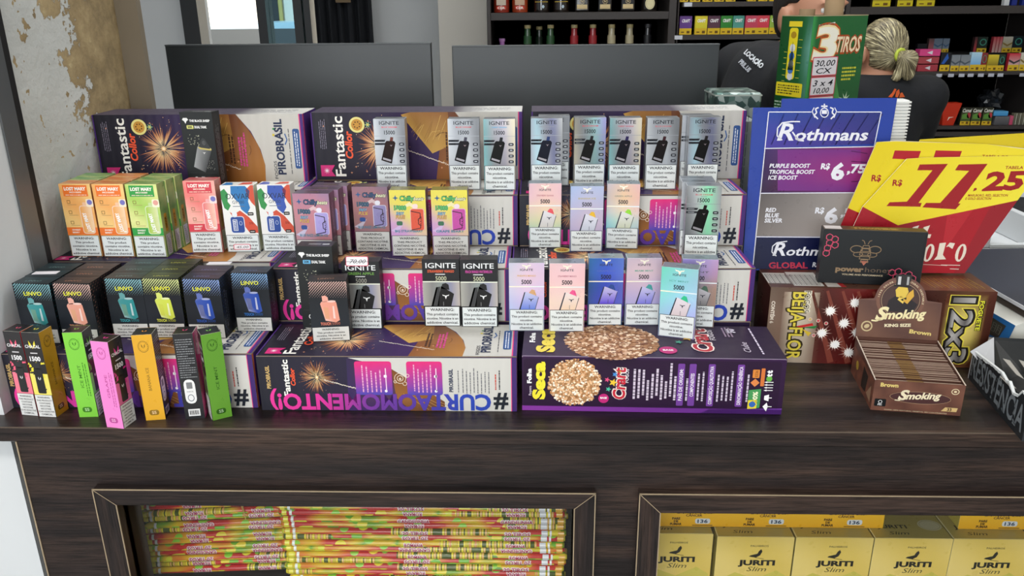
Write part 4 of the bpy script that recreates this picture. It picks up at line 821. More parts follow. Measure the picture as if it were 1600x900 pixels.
# ---- slim flavour boxes on the counter edge
def fox(a, cx, cy, s, col):
    for k in (-1, 1): a.poly([(cx, cy-s*.9), (cx+k*s*.35, cy-s*.1), (cx+k*s*.3, cy+s*.2), (cx+k*s*.85, cy+s), (cx+k*s*.9, cy-s*.1)][::k], col)
SC_ = Matrix.Diagonal((.84, 1.04, 1, 1))
def slim_box(loc, rz, label, flavour, fc, word, dark, key, flip=0):
    """four sides in turn: black art, flavour colour, dark text, flavour colour"""
    Wd, Hh = 30, 119
    def black(a):
        a.rect(0, 0, Wd, Hh, '#1c1a1c', top='#2c2a2c').up(); rd = random.Random(3)
        a.rect(0, 32, Wd, 30, mixc(fc, '#ffffff', .1))
        for k in range(26):
            x = rd.random()*24; y = 34+rd.random()*48; a.z += .05; q = 2+rd.random()*5; a.poly([(x, y), (x+q, y+1), (x+q*.7, y+q), (x+1, y+q*.8)], fc if k % 3 else '#2c2a2c')
        a.up().rrect(8, 34, 14, 36, 2, '#232426').rrect(11, 68, 9, 9, 1.5, '#2c2d30').up(); fox(a, 15, 55, 2.6, '#e8e8e8')
        a.rect(2, 78, 26, 9, '#2a282a').up().text('1500', 15, 80, 6, '#f0eef0', w=18, bo=.03).rect(9, 90, 12, 1.6, '#c8c4c8'); fox(a, 15, 102, 6, fc); a.up().text('CHACAL', 15, 98, 4, '#f0eef0', w=25, bo=.02)
    def colour(a):
        a.rect(0, 0, Wd, Hh, flavour).up(); a.ring(15, 103, 8, 8, .7, dark, 20)
        for k in range(16): an = k*22.5; a.rect(15+6.3*math.cos(R(an))-.5, 103+6.3*math.sin(R(an))-.5, 1, 1, dark)
        fox(a, 15, 103.4, 3.2, dark)
        a.text(word, 17, 58, 4.4, dark, w=32, rot=90, bo=.01); a.rrect(7, 7, 15, 7.5, 3.5, dark).up().text('S5', 14.5, 8.8, 4, mixc(flavour, '#ffffff', .3), w=7, bo=.02)
        if word == 'ICE MINT' and key == 'gm' or key == 'pk': a.tinyv(20, 30, 7, 48, dark, 2, 8, .35)
    def darktext(a):
        a.rect(0, 0, Wd, Hh, '#232427').up().tiny(2.5, 58, 25, 55, '#8e9094', 17, 4, fill=.35); a.rrect(5, 22, 17, 34, 7, '#e8e8e8').up()
        a.rrect(9, 43, 9, 9, 1, '#7c7e80').text('CHACAL', 13.5, 38, 2, '#404040', w=10).ring(13.5, 30, 5, 5, 1, '#58606c', 16).rect(6, 4, 18, 10, '#e0e0e0').up()
        for k in range(10): a.rect(8+k*1.4, 6, .7 if k % 3 else 1, 6, '#202020')
    sides = [black, colour, darktext, colour]; names = ['black_side_print', 'flavour_side_print', 'text_side_print', 'flavour_side_print']
    t = thing('slim_vape_box', label, 'box', loc, rz, 'slim upright flavour boxes'); k = 'slimbody'+key
    if k not in CACHE: CACHE[k] = bevbox('carton', -.0126, .0126, 0, .0252, 0, .1238, GLOSS, t, .0005, {'all': flavour if isinstance(flavour, str) else '#888888', 'edge': '#b8b4a8', 'top': '#1c1a1c'}).data
    else: raw('carton', CACHE[k], None, t)
    for i, f in enumerate(('front', 'right', 'back', 'left')):
        q = (i+flip) % 4; kk = ('slim', key, q % 4)
        if kk not in CACHE: a = Art(); sides[q](a); CACHE[kk] = a.mesh(names[q]); CACHE[kk].materials.append(GLOSS)
        o = raw(names[q], CACHE[kk], None, t); o.matrix_local = facem(f, .0252, .1238, .0252) @ SC_
        if q == 0:
            kw = ('slimw', 1)
            if kw not in CACHE: a = Art(); warn(a, .4, .4, 29.2, 31.5, ['WARNING:', 'THIS PRODUCT', 'CONTAINS', 'NICOTINE.', 'NICOTINE', 'IS AN ADDICTIVE', 'CHEMICAL.'], bg='#dcdcda', bt=.1); CACHE[kw] = a.mesh('warning_label'); CACHE[kw].materials.append(PAPER)
            o = raw('warning_label', CACHE[kw], None, t); o.matrix_local = facem(f, .0252, .1238, .0252) @ SC_
    tt = ('slimtop', key)
    if tt not in CACHE: a = Art(); a.rect(1, 1, 28, 28, '#1c1a1c').up(); fox(a, 15, 15, 4, fc); CACHE[tt] = a.mesh('top_flap_print'); CACHE[tt].materials.append(GLOSS)
    o = raw('top_flap_print', CACHE[tt], None, t); o.matrix_local = facem('top', .0252, .1238, .0252) @ Matrix.Diagonal((.84, .84, 1, 1))
    return t
def corner(p, ang):  # near right corner of the front face at pixel p; ang turns the front to the left(-)/right(+)
    q = atz(*p, 1.0); return (q.x-.0126*math.cos(ang), q.y-.0126*math.sin(ang), 1.0), ang
for p, ang, fl, fc, wd, dk, key, flip, lab in (
    ((60.5, 650), -8, '#b01c34', '#e85a78', 'RASPBERRY', '#5c0c18', 'rd', 0, 'slim dark box with pink splash and red side at the far left'),
    ((89, 652), -5, '#b88a1c', '#e8d83c', 'BANANA ICE', '#5c440c', 'yw', 0, 'slim dark box with yellow splash and mustard side'),
    ((154, 651), 4, '#80cc44', '#6cb83c', 'ICE MINT', '#3c7c1c', 'gm', 3, 'bright green slim box standing left of the pink one'),
    ((193.7, 670), -10, '#ee86cc', '#d8388c', 'GRAPE', '#b84c94', 'pk', 3, 'pink slim box at the counter edge, black side to the right'),
    ((259, 655), 9, '#e0a82c', '#d88a2c', 'BANANA ICE', '#8c6a1c', 'or', 1, 'golden yellow slim box with black side'),
    ((320.6, 653), 9, '#b8306c', '#c83c6c', 'RASPBERRY', '#6c1438', 'dk', 2, 'slim box with dark text panel facing front and pink side'),
    ((363, 650), 32, '#649c34', '#6cb83c', 'ICE MINT', '#2c5c14', 'g2', 1, 'leaf green slim box, rightmost of the slim boxes')):
    loc, an = corner(p, R(ang)); slim_box(loc, an, lab, fl, fc, wd, dk, key, flip)

# ================================================================ RIGHT SIDE OF THE COUNTER
def board(name, label, cat, poly, p0, n, thick, colmap, art, parts=(), group=None, mat=GLOSS):
    """a die-cut display board: real thickness, printed art laid on its plane"""
    n = n.normalized(); t = thing(name, label, cat, p0, 0, group); P = [onplane(x, y, p0, n)-p0 for x, y in poly]; k = len(P)
    V = [tuple(v) for v in P]+[tuple(v-n*thick) for v in P]
    F = [tuple(range(k)), tuple(range(2*k-1, k-1, -1))]+[(i, k+i, k+(i+1) % k, (i+1) % k) for i in range(k)]
    raw('card_board', mesh('card_board', V, F, [lin(colmap)]*len(V)), mat, t)
    if art:
        a = Art(); a.z = 3; art(a); raw('front_print', a.mesh('front_print', mapfn=planemap(p0, n, p0)), mat, t)
    return t
# 12x3 rocket carton
m, r = seat((1193, 565), (1535, 575), 1.0)
def art_rocket(a, W=322, H=122):
    def g(u, v):
        c = stops(['#8c7464', '#8c6a58', '#5c2420', '#6a1c1a', '#5a1a18', '#4a1414', '#5a2a1e', '#7a5034', '#5a2a20'], u); k = .75+.25*math.sin(u*9+v*4); return tuple(q*k for q in c)
    a.grid(0, 0, W, H, 24, 6, g); a.up()
    a.grid(20, 0, 52, 115, 4, 4, lambda u, v: mixc('#8c7464', '#e4d8c0', math.sin(math.pi*u)*(.4+.5*v)))
    for k in range(5): a.line(60+k*22, 118, 100+k*26, 2, 4, '#7c3c30', 9)
    a.up().text('BEIJA-FLOR', 33, 60, 20, '#3a3018', w=112, bo=.09, rot=-90, res=2).up().text('BEIJA-FLOR', 33.4, 60, 19, '#e4d04c', w=110, bo=.02, rot=-90, res=2)
    a.text('FOGOS', 50, 100, 9, '#e4dcc8', w=35, bo=.1, rot=-90).up().text('FOGOS', 50, 100, 8.5, '#4a3c2c', w=34, bo=.0, rot=-90).text('CONTÉM 6', 3, 82, 5, '#e8dccc', w=36, bo=.04, rot=-90)
    a.poly([(42, 60), (66, 66), (68, 62), (50, 58)], '#c82c2c').poly([(50, 58), (74, 62), (70, 57)], '#2c7c3c').poly([(52, 56), (62, 44), (66, 50)], '#d8b83c')
    for x, y, c in ((62, 72, '#d8c06c'), (74, 70, '#d84858'), (86, 66, '#d84858'), (86, 54, '#98a868'), (78, 52, '#d8c06c'), (70, 46, '#d86878')): a.ring(x, y, 3, 3, 1, '#e8c8b8', 10).ell(x, y, 1.6, 1.6, c, 8)
    for i, (x, y) in enumerate(((90, 86), (124, 100), (147, 81), (112, 67), (82, 50), (133, 53), (103, 32), (125, 19))):
        a.star(x, y, 17, 13, 4.5, '#b08478', '#fff8f0', seed=i, jit=.4).up().star(x, y, 9, 12, 6, '#fbf6f0', '#ffffff', seed=i+9, jit=.2); a.z -= 1
    a.up(2).grid(252, 2, 60, 116, 4, 6, lambda u, v: mixc('#5a3020', '#e8d470', math.sin(math.pi*u)*math.sin(math.pi*v)))
    a.up().text('12x3', 262, 60, 34, '#e8d850', w=112, bo=.09, rot=-90, res=2).up().text('12x3', 262, 60, 33, '#221c18', w=110, bo=.065, rot=-90, res=2).up().text('12x3', 263.5, 60, 30, lambda x, y: stops(['#5a5654', '#c8c4c0', '#8a8684', '#5a5654', '#b8b4b0'], (x-262)/32), w=104, bo=.02, rot=-90, res=2)
    a.text('FOGUETE', 301, 84, 6.5, '#2a2410', w=48, bo=.12, rot=-90).up().text('FOGUETE', 301, 84, 6, '#e4e03c', w=47, bo=.03, rot=-90)
def art_rocket_top(a, W=322, H=88):
    a.rect(0, 0, W, H, '#4a2c22', right='#6a4430').up().rect(0, 20, 34, 50, '#c4c0b8').rect(36, 10, 44, 66, '#bcb8b0').rect(84, 8, 22, 66, '#c8c0b8').up()
    for k in range(30): a.rect(2+k*2.5, 14, .9 if k % 3 else 1.5, 50, '#4a4644')
    a.poly([(98, 70), (106, 70), (112, 8), (104, 8)], '#b02c2c')
    for k in range(16): a.line(230+k*5, 60, 236+k*5, 14, 1.2, '#a88a3c' if k % 2 else '#8a6a4a')
roc = boxthing('rocket_carton', 'dark red rocket firework carton with white star bursts', 'carton', None, 'rocket', .3226, .1215, .092, {'all': '#4a1c18', 'edge': '#a08468', 'top': '#4a2c22'}, {'front': art_rocket, 'top': art_rocket_top, 'right': lambda a: a.grid(0, 0, 92, 121, 4, 4, lambda u, v: mixc('#8a4a30', '#4a2018', u))}, (m.x, m.y, 1.0), r, GLOSS, .0012)
# flavour honey box
m, r = seat((1283, 440), (1438, 447), 1.0+.1225)
def art_honey(a):
    a.rect(0, 0, 141, 82, '#17191c', top='#202427').up(); g = '#8c7458'
    def hexes(L):
        for x, y in L: P = [(x+5*math.cos(R(30+60*k)), y+5*math.sin(R(30+60*k))) for k in range(7)]; a.path(P, 1.1, '#d85070')
    hexes(((9, 71), (17, 68), (10, 62), (18, 59), (8, 54), (7, 46), (103, 20), (112, 22), (110, 13), (119, 15), (127, 18), (120, 7), (133, 12), (126, 4)))
    for k in (-1, 1):
        a.ring(62+k*13, 54, 9, 6, 1.2, g, 16).ring(62+k*10, 46, 7, 4, 1, g, 14); a.path([(62+k*2, 62), (62+k*4, 67), (62+k*7, 68)], 1, g)
    for y, w in ((60, 8), (55, 12), (49, 14), (43, 13), (38, 9)): a.path([(62-w/2, y), (62-w/2-1, y-4), (62+w/2+1, y-4), (62+w/2, y), (62-w/2, y)], 1, g)
    a.poly([(57, 36), (67, 36), (62, 29)], '#b8705c'); a.text('power', 43, 19, 7.5, g, w=40, bo=.05).text('honey', 84, 19, 7.5, '#6a5a4a', w=38, bo=.0).text('VOLUME AND PERFORMANCE', 62, 13, 2.4, '#c8b898', w=58, bo=.02)
hn = boxthing('honey_box', 'black box with bronze bee emblem lying against the red and yellow cards', 'box', None, 'honey', .1445, .0835, .022, {'all': '#1b1d20', 'edge': '#4c4640', 'top': '#4a3424'}, {'front': art_honey, ('top_flap_print', 'top'): lambda a: a.rect(2, 2, 24, 18, '#c8c0bc').rect(40, 4, 70, 14, '#5c4426').up().tiny(44, 6, 62, 9, '#b08a4c', 2, 4, .4)}, (m.x-.004, m.y-.002, 1.1225), r, CARD)
# blue price card
q = atz(1230, 420, 1.1225); pR = Vector((q.x, 1.2265, 1.1225)); nR = Vector((-.02, -1, .13))
def art_roth(a):
    def pg(x0, y0, x1, y1, x2, y2, x3, y3, c): a.poly([(x0, y0), (x1, y1), (x2, y2), (x3, y3)][::-1], c)
    T = lambda s, x, y, h, c, **k: None
    pg(1200, 176, 1376, 175, 1365, 225, 1194, 231, ['#46399c', '#38347c', '#2c3478', '#28459c'])
    for k in range(8): a.line(1205+k*20, 226, 1225+k*22, 178, 2.2, '#2c2a6c')
    pg(1194, 233, 1372, 228, 1355, 300, 1187, 301, ['#2c1c3c', '#7c2c74', '#8c2c70', '#3a2460'])
    pg(1187, 303, 1360, 300, 1345, 370, 1180, 369, ['#7c7470', '#b4aaa6', '#a8a09c', '#5c5654'])
    pg(1180, 371, 1345, 372, 1340, 424, 1176, 420, '#10153c'); a.up()
    a.grid(1215, 234, 130, 64, 6, 4, lambda u, v: mixc('#5c2c84', '#9a2c74', .3+.7*u*math.sin(math.pi*v)))
    for k in range(4): a.line(1330, 236+k*16, 1355, 240+k*14, 1.2, '#4a1c4c')
    a.up(); wh = '#e8e8f0'
    for x0, y0, x1, y1 in ((1201, 175, 1268, 175), (1308, 175, 1377, 175), (1201, 175, 1176, 420), (1377, 175, 1366, 228), (1194, 232, 1371, 229), (1187, 302, 1350, 301), (1181, 370, 1345, 371)): a.line(x0, y0, x1, y1, 1.4, wh)
    def tx(s, x, y, h, c, **k):  # pixel y runs down, so mirror the lettering
        v, F, L = tmesh(s, k.get('bo', 0), 2); w = k['w']; kx = w/L; sh = k.get('sh', 0); P = [(x+X*kx+Y*h*sh, y-Y*h+X*kx*k.get('sl', 0)) for X, Y in v]; a.add(P, F, c)
    tx('R', 1214, 219, 26, wh, w=26, bo=.02, sh=.35); tx('othmans', 1240, 219, 17, wh, w=114, bo=.025, sh=.35); a.path([(1222, 219), (1214, 212), (1215, 200), (1222, 192), (1236, 190), (1250, 190)], 2, wh).path([(1238, 206), (1247, 219), (1256, 220)], 2.4, wh)
    tx('PURPLE BOOST', 1202, 262, 6, wh, w=63, bo=.03, sh=.25); tx('TROPICAL BOOST', 1201, 271.5, 6, wh, w=71, bo=.03, sh=.25); tx('ICE BOOST', 1200, 280.5, 6, wh, w=45, bo=.03, sh=.25)
    tx('R$', 1282, 264, 8.5, wh, w=14, bo=.04, sh=.2); tx('6', 1297, 280, 24, wh, w=21, bo=.045, sh=.15); tx(',75', 1323, 270, 13, wh, w=28, bo=.04, sh=.2)
    tx('RED', 1196, 331, 6, wh, w=16, bo=.03, sh=.25); tx('BLUE', 1195, 339.5, 6, wh, w=21, bo=.03, sh=.25); tx('SILVER', 1194, 347.5, 6, wh, w=28, bo=.03, sh=.25)
    tx('R$', 1273, 333, 8.5, wh, w=14, bo=.04, sh=.2); tx('6', 1287, 348, 22, wh, w=21, bo=.045, sh=.15); tx(',50', 1313, 338, 12, wh, w=26, bo=.04, sh=.2)
    tx('R', 1207, 399, 20, wh, w=20, bo=.02, sh=.35); tx('othmans', 1227, 399, 13, wh, w=92, bo=.02, sh=.35); a.path([(1213, 400), (1206, 394), (1207, 385), (1214, 379), (1230, 377)], 1.6, wh)
    tx('GLOBAL', 1201, 419, 9, '#b83048', w=61, bo=.03); tx('R$', 1269, 417, 7, wh, w=11, bo=.03, sh=.2)
    a.ring(1288, 176, 7, 8, 1.4, wh, 12).line(1283, 166, 1293, 166, 2.4, wh).line(1288, 162, 1288, 168, 2, wh).rect(1284, 172, 8, 6, wh)
    for k in (-1, 1):
        a.path([(1288+k*9, 168), (1288+k*14, 170), (1288+k*12, 176), (1288+k*16, 180), (1288+k*10, 186)], 2.2, wh); a.path([(1288+k*16, 168), (1288+k*19, 174), (1288+k*15, 184)], 1.4, wh)
board('price_card', 'tall blue cigarette price card with white lettering and grey band', 'sign', [(1177, 168), (1160, 421), (1352, 430), (1378, 300), (1402, 153), (1222, 154), (1221, 168)], pR, nR, .004, '#26409c', art_roth)
# ribbed white tray behind it
t = thing('ribbed_tray', 'white ribbed plastic tray edge behind the blue price card', 'tray', aty(1412, 240, 1.262), 0); o_ = t.location
A = aty(1400, 154, 1.262)-o_; B = aty(1424, 157, 1.262)-o_; zb = 1.1225-o_.z
bevbox('tray_body', A.x-.03, B.x, .004, .03, 1.0-o_.z, B.z, M_whitepl, t, .001)
for k in range(30): bevbox('rib', A.x-.02, B.x+.001, 0, .005, B.z-.004-k*.0048, B.z-.0015-k*.0048, M_whitepl, t, 0)
# red and yellow price cards
q = atz(1507, 427, 1.1225); n1 = Vector((.05, -1, .12))
def art_marl(full):
    def f(a):
        Y0, RD_, DR = '#f0d828', '#b8202c', '#7c1c24'
        def tx(s, x, y, h, c, w, bo=0, sh=0, sl=0):
            v, F, L = tmesh(s, bo, 2); kx = w/L; a.add([(x+X*kx+Y*h*sh, y-Y*h+X*kx*sl) for X, Y in v], F, c)
        if full:
            a.poly([(1417, 248), (1348, 323), (1403, 352), (1590, 313), (1641, 243), (1450, 246)], lambda x, y: mixc('#e8d024', '#f6e640', (x-1400)/200))
            a.poly([(1348, 323), (1300, 425), (1507, 427), (1590, 313), (1403, 352)], lambda x, y: mixc('#8c1420', '#b01828', (x-1300)/200)); a.up()
            a.poly([(1403, 352), (1430, 346), (1470, 400), (1440, 425), (1380, 425)], '#9c1824').poly([(1480, 336), (1520, 328), (1470, 400)], '#b82430').poly([(1548, 322), (1590, 313), (1507, 427), (1490, 427)], '#981c28').poly([(1348, 323), (1370, 336), (1330, 420), (1302, 420)], '#a41c28'); a.up()
            for P, Fs in (([(1437, 257), (1481, 256), (1435, 317), (1440, 317), (1438, 323), (1385, 322), (1390, 316), (1417, 315), (1457, 266), (1433, 266)], 0), ([(1498, 257), (1543, 256), (1497, 318), (1501, 318), (1493, 327), (1441, 324), (1447, 317), (1469, 317), (1514, 267), (1492, 266)], 0)):
                a.add(P, [(0, 1, 8, 9), (1, 2, 7, 8), (2, 3, 4, 5, 6, 7)], '#a01c24')
            tx('R$', 1394, 290, 9, '#a01c24', 15, .03, .15); tx(',', 1521, 296, 8, '#a01c24', 5, .08, .4); tx('25', 1534, 297, 27, '#a01c24', 62, .045, .35, -.03)
            tx('TABELA DE', 1570, 264, 4.5, '#a01c24', 40, .02, .3); tx('MARLBORO, RED, SELECTION', 1512, 307, 3.6, '#a01c24', 62, .02, .3); tx('E GOLD SELECTION', 1508, 312, 3.6, '#a01c24', 40, .02, .3)
            a.up(); c = '#e8dccc'
            for k in (0, 17): a.poly([(1426+k, 355), (1436+k, 352), (1430+k, 366), (1438+k, 366), (1436+k, 372), (1420+k, 370)], c)
            tx('Marlb', 1352, 411, 26, c, 88, .03, .2)
            for (x, y) in ((1442, 407), (1492, 407)):
                a.add([(x+(X-x)*1.0, Y) for X, Y in [(x+9+8*math.cos(R(t_))*(1)+(4*math.sin(R(t_))), y-12-14*math.sin(R(t_))) for t_ in range(0, 360, 24)]], [tuple(range(15))[::-1]], c)
            a.up()
            for (x, y) in ((1442, 407), (1492, 407)): a.add([(x+9+3.2*math.cos(R(t_))+3*math.sin(R(t_)), y-12-11*math.sin(R(t_))) for t_ in range(0, 360, 24)], [tuple(range(15))[::-1]], '#a41c28')
            a.z -= 1; a.poly([(1468, 380), (1478, 379), (1473, 398), (1478, 405), (1459, 406), (1464, 400)][::-1], c).poly([(1478, 386), (1484, 379), (1492, 380), (1488, 389), (1482, 385)][::-1], c)
            a.line(1440, 413, 1480, 415, .5, c).line(1470, 414, 1500, 414.5, 1, c).line(1484, 420, 1498, 420.5, 1, c)
        else:
            a.poly([(1370, 222), (1325, 325), (1348, 335), (1560, 300), (1636, 238), (1540, 225), (1400, 221)], lambda x, y: mixc('#e4cc20', '#f0dc34', (x-1380)/200)); a.poly([(1325, 325), (1305, 372), (1330, 372), (1348, 335)], '#a01824').up()
            tx('R$', 1361, 283, 9.5, '#a01c24', 15, .03, .15)
            for x in (0, 64): a.poly([(1398+x, 235), (1439+x, 236), (1430+x, 260), (1412+x, 258), (1418+x, 249), (1394+x, 248)], '#b01c28')
            tx('TABELA DE', 1534, 246, 4, '#a01c24', 40, .02, .2, .03)
    return f
p1 = Vector((q.x, q.y-.004, 1.1225))
MG = 'red and yellow price cards'
board('price_card', 'red and yellow cigarette price card reading 11,25, nearest one', 'sign', [(1417, 248), (1348, 323), (1300, 424), (1507, 427), (1590, 313), (1641, 243), (1450, 246)], p1, n1, .0016, '#f0ead8', art_marl(True), group=MG)
p2 = p1+Vector((0, .006, 0))
board('price_card', 'second red and yellow price card half hidden by the nearest one', 'sign', [(1370, 222), (1325, 325), (1300, 421), (1480, 424), (1585, 305), (1640, 236), (1540, 225), (1400, 220)], p2, n1, .0016, '#e8dcb0', art_marl(False), group=MG)
p3 = p1+Vector((0, .012, 0))
board('price_card', 'third yellow price card, only its top strip showing at the back', 'sign', [(1438, 218), (1400, 300), (1350, 420), (1470, 424), (1580, 300), (1650, 205)], p3, n1, .0016, '#d8c020', None, group=MG)
# green rocket box with tubes
NX, RX, LX = aty(1271.5, 25, 1.46), aty(1357, 22, 1.52), aty(1222, 28, 1.515)
ang = math.atan2(RX.y-NX.y, RX.x-NX.x); wG = (RX-NX).xy.length; dG = .074
tb = thing('rocket_display_box', 'open green rocket firework box with brown tubes and price stickers', 'box', (NX.x, NX.y, 1.0), ang)
hG = NX.z-1.0
m = MB(); gr = '#1c5c2c'
m.box(0, wG, 0, .002, 0, hG, gr); m.box(0, .002, .002, dG, 0, hG, gr); m.box(wG-.002, wG, .002, dG, 0, hG, gr); m.box(.002, wG-.002, dG-.002, dG, 0, hG, gr); m.box(.002, wG-.002, .002, dG-.002, .0, .003, gr); m.obj('carton', GLOSS, tb)
m = MB()
for b in ((-.0004, wG+.0004, -.0004, .0024), (-.0004, wG+.0004, dG-.0024, dG+.0004), (-.0004, .0024, 0, dG), (wG-.0024, wG+.0004, 0, dG)): m.box(*b, hG-.0006, hG+.0008, '#a89a78')
m.obj('cut_edge', CARD, tb)
W_ = wG*1000; H_ = hG*1000; mm = 1.13
a = Art(); a.rect(0, 0, W_, H_, '#165024', top='#1c6030').up()
a.poly([(20, 300), (60, 420), (95, 330), (95, 280)], ['#2c8c3c', '#1c6030', '#5cb05c', '#2c8c3c']).grid(0, H_-220, 12, 220, 1, 2, lambda u, v: mixc('#3c9c50', '#1c6030', u)); a.up()
a.text('FOGUETE', 34, H_-22, 9, '#f0f0e4', w=38, bo=.05, rot=6)
a.text('3', 33, H_-73, 55, '#b8501c', w=60, bo=.09, sh=.15, res=2).up().text('3', 33, H_-72, 53, '#f4e0a8', w=56, bo=.055, sh=.15, res=2).up().text('3', 33, H_-71, 51, '#f4f0e0', w=53, bo=.025, sh=.15, res=2)
a.up().text('TIROS', 88, H_-62, 27, '#a8481c', w=62, bo=.08, sh=.15).up().text('TIROS', 88, H_-61, 25.5, '#f0dcb8', w=60, bo=.02, sh=.15)
a.tiny(82, H_-112, 34, 26, '#c8c83c', 4, 3, .35); a.star(98, H_-146, 20, 9, 6, '#a8c8a0', '#e8f0e0', jit=.4)
raw('front_print', a.mesh('front_print'), GLOSS, tb).matrix_local = Matrix(((1, 0, 0, 0), (0, 0, -1, -.0001), (0, 1, 0, 0), (0, 0, 0, 1)))
a = Art(); D_ = dG*1000; a.rect(0, 0, D_, H_, '#14481f', right='#1c5c2c').up().grid(D_*.72, H_-420, D_*.28, 420, 2, 8, lambda u, v: mixc('#1c5c2c', '#6aa494', u*(.6+.4*math.sin(v*30))))
a.rect(D_*.26, H_-18, D_*.42, 9, '#e4cc2c').rrect(D_*.3, H_-108, D_*.28, 88, 5, '#e0cc24').up().poly([(D_*.34, H_-92), (D_*.53, H_-92), (D_*.44, H_-42)], '#1c3c1c').ell(D_*.44, H_-32, D_*.09, 6, '#a8841c', 12)
for y, c in ((52, '#d8d8d4'), (66, '#3c6cb8'), (80, '#d8d8d4'), (90, '#3c6cb8'), (101, '#d0d0d4')): a.ell(D_*.44, H_-y-2, D_*.09, 7, c, 10)
for k in range(7): a.rect(D_*.62, H_-40-k*13, D_*.12, .8, '#d8cc3c').rect(D_*.18, H_-62-k*10, D_*.1, .8, '#d8cc3c')
a.rrect(D_*.02, H_-138, D_*.86, 24, 2, '#e0cc24').up().tiny(D_*.08, H_-135, D_*.72, 18, '#5c541c', 4, 7, .35).tiny(D_*.02, H_-196, D_*.8, 50, '#a8bca8', 9, 2, .3)
raw('side_print', a.mesh('side_print'), GLOSS, tb).matrix_local = Matrix(((0, 0, -1, -.0001), (-1, 0, 0, dG), (0, 1, 0, 0), (0, 0, 0, 1)))
for (px, dy, z1, rr, lab) in ((1302, .025, 1.59, .0165, 'tall brown cardboard tube standing up out of the green box'), (1261, .05, 1.512, .0135, 'short brown cardboard tube just above the rim of the green box')):
    Mt = Matrix.Translation((NX.x, NX.y, 1.0)) @ Matrix.Rotation(ang, 4, 'Z'); p = min((Mt @ Vector((rr+.003+(wG-2*rr-.006)*i/60, .005+dy, .0035)) for i in range(61)), key=lambda v: abs(proj(Vector((v.x, v.y, 1.5)))[0]-px)); tt = thing('firework_tube', lab, 'tube', (p.x, p.y, 1.0035), 0, 'brown tubes in the green box')
    h = z1-1.0035; MB().rev([(0, 0, '#a58a68'), (rr, 0, '#a58a68'), (rr, h, '#a58a68'), (rr-.003, h, '#c0a684'), (rr-.003, h-.05, '#6a5840'), (0, h-.05, '#6a5840')], n=24).obj('tube', M_kraft, tt, True)
for k, (y, lab, L1, L2) in enumerate(((H_-101, 'red bordered handwritten sticker reading 30,00 cx, topmost', '30,00', 'CX'), (H_-135, 'red bordered handwritten sticker reading 10,00, middle one', '3 x 4', '10,00'), (H_-169, 'red bordered handwritten sticker reading 3,50, lowest one', '3,50', ''))):
    mw = tb.matrix_basis if False else (Matrix.Translation((NX.x, NX.y, 1.0)) @ Matrix.Rotation(ang, 4, 'Z'))
    p = mw @ Vector((.008, -.0013, y*.001)); st = thing('price_sticker', lab, 'sticker', p, ang, 'price stickers on the green box'); a = Art()
    a.rrect(0, 0, 60, 33, 2, '#c8485c').up().rrect(1.8, 1.8, 56.4, 29.4, 1.5, '#dcd8dc').up().text(L1, 29, 17, 10, '#1c1c24', w=46, sh=.35, bo=.01)
    if L2: a.text(L2, 27, 4.5, 9, '#1c1c24', w=36, sh=.35, bo=.01)
    raw('sticker_face', a.mesh('sticker_face'), PAPER, st).matrix_local = Matrix(((1, 0, 0, 0), (0, 0, -1, 0), (0, 1, 0, 0), (0, 0, 0, 1)))
# patterned grey green bag/box behind the stack
t = NT('glitter_pattern'); tc = t.n('ShaderNodeTexCoord'); vo = t.n('ShaderNodeTexVoronoi', i_Scale=75.0); t.l(tc.outputs['Object'], vo.inputs['Vector'])
cc = t.ramp(vo.outputs['Color'], [(.2, '#2c3a38'), (.4, '#4a6a60'), (.6, '#7c8c86'), (.85, '#a8b4ae')]); t.l(cc, t.b.inputs['Base Color']); t.b.inputs['Roughness'].default_value = .35; t.b.inputs['Metallic'].default_value = .3
p = aty(1172, 145, 1.50); gb_ = thing('patterned_box', 'grey green glitter patterned box behind the upright cartons', 'box', (p.x, 1.50, 1.0), 0); bevbox('carton', -.062, .022, 0, .1, 0, p.z-1, t.m, gb_, .003)
MB().box(-.0625, .0225, -.0006, .1006, p.z-1.006, p.z-1.0035, '#a8b0a8').obj('lid_line', CARD, gb_)
p = aty(1168, 188, 1.40); sb_ = thing('upright_carton', 'narrow grey printed carton squeezed beside the blue price card', 'carton', (p.x, 1.40, 1.0), 0); bevbox('carton', -.012, .014, 0, .08, 0, p.z-1, CARD, sb_, .002, {'all': '#8c948e'})
a = Art(); a.tinyv(3, p.z*0+150, 10, 150, '#4a504c', 3, 3, .3); raw('front_print', a.mesh('front_print'), CARD, sb_).matrix_local = Matrix(((1, 0, 0, -.010), (0, 0, -1, -.0002), (0, 1, 0, .06), (0, 0, 0, 1)))

# paper booklet display box
A, B, Cc = atz(1360, 640, 1), atz(1500, 650, 1), atz(1336, 575, 1)
r = math.atan2(B.y-A.y, B.x-A.x); wS = (B-A).length; dS = .122; hS = .052
sm = thing('booklet_display', 'brown open display box of rolling paper booklets with raised header card', 'box', ((A.x+B.x)/2, (A.y+B.y)/2, 1.0), r)
hF = aty(1430, 598, (A.y+B.y)/2).z-1.0
m = MB(); br = '#5a3a30'; tk = .0012
m.box(-wS/2, wS/2, 0, tk, 0, hF, br); m.box(-wS/2, wS/2, tk, dS, 0, tk, br)
hB = hF+.012
for s in (-1, 1):
    x0, x1 = (-wS/2, -wS/2+tk) if s < 0 else (wS/2-tk, wS/2)
    m.add([(x0, tk, 0), (x1, tk, 0), (x1, dS, 0), (x0, dS, 0), (x0, tk, hF), (x1, tk, hF), (x1, dS, hB), (x0, dS, hB)], BOXF, br)
m.box(-wS/2, wS/2, dS, dS+tk, 0, hB, br); m.obj('tray', CARD, sm)
m = MB()
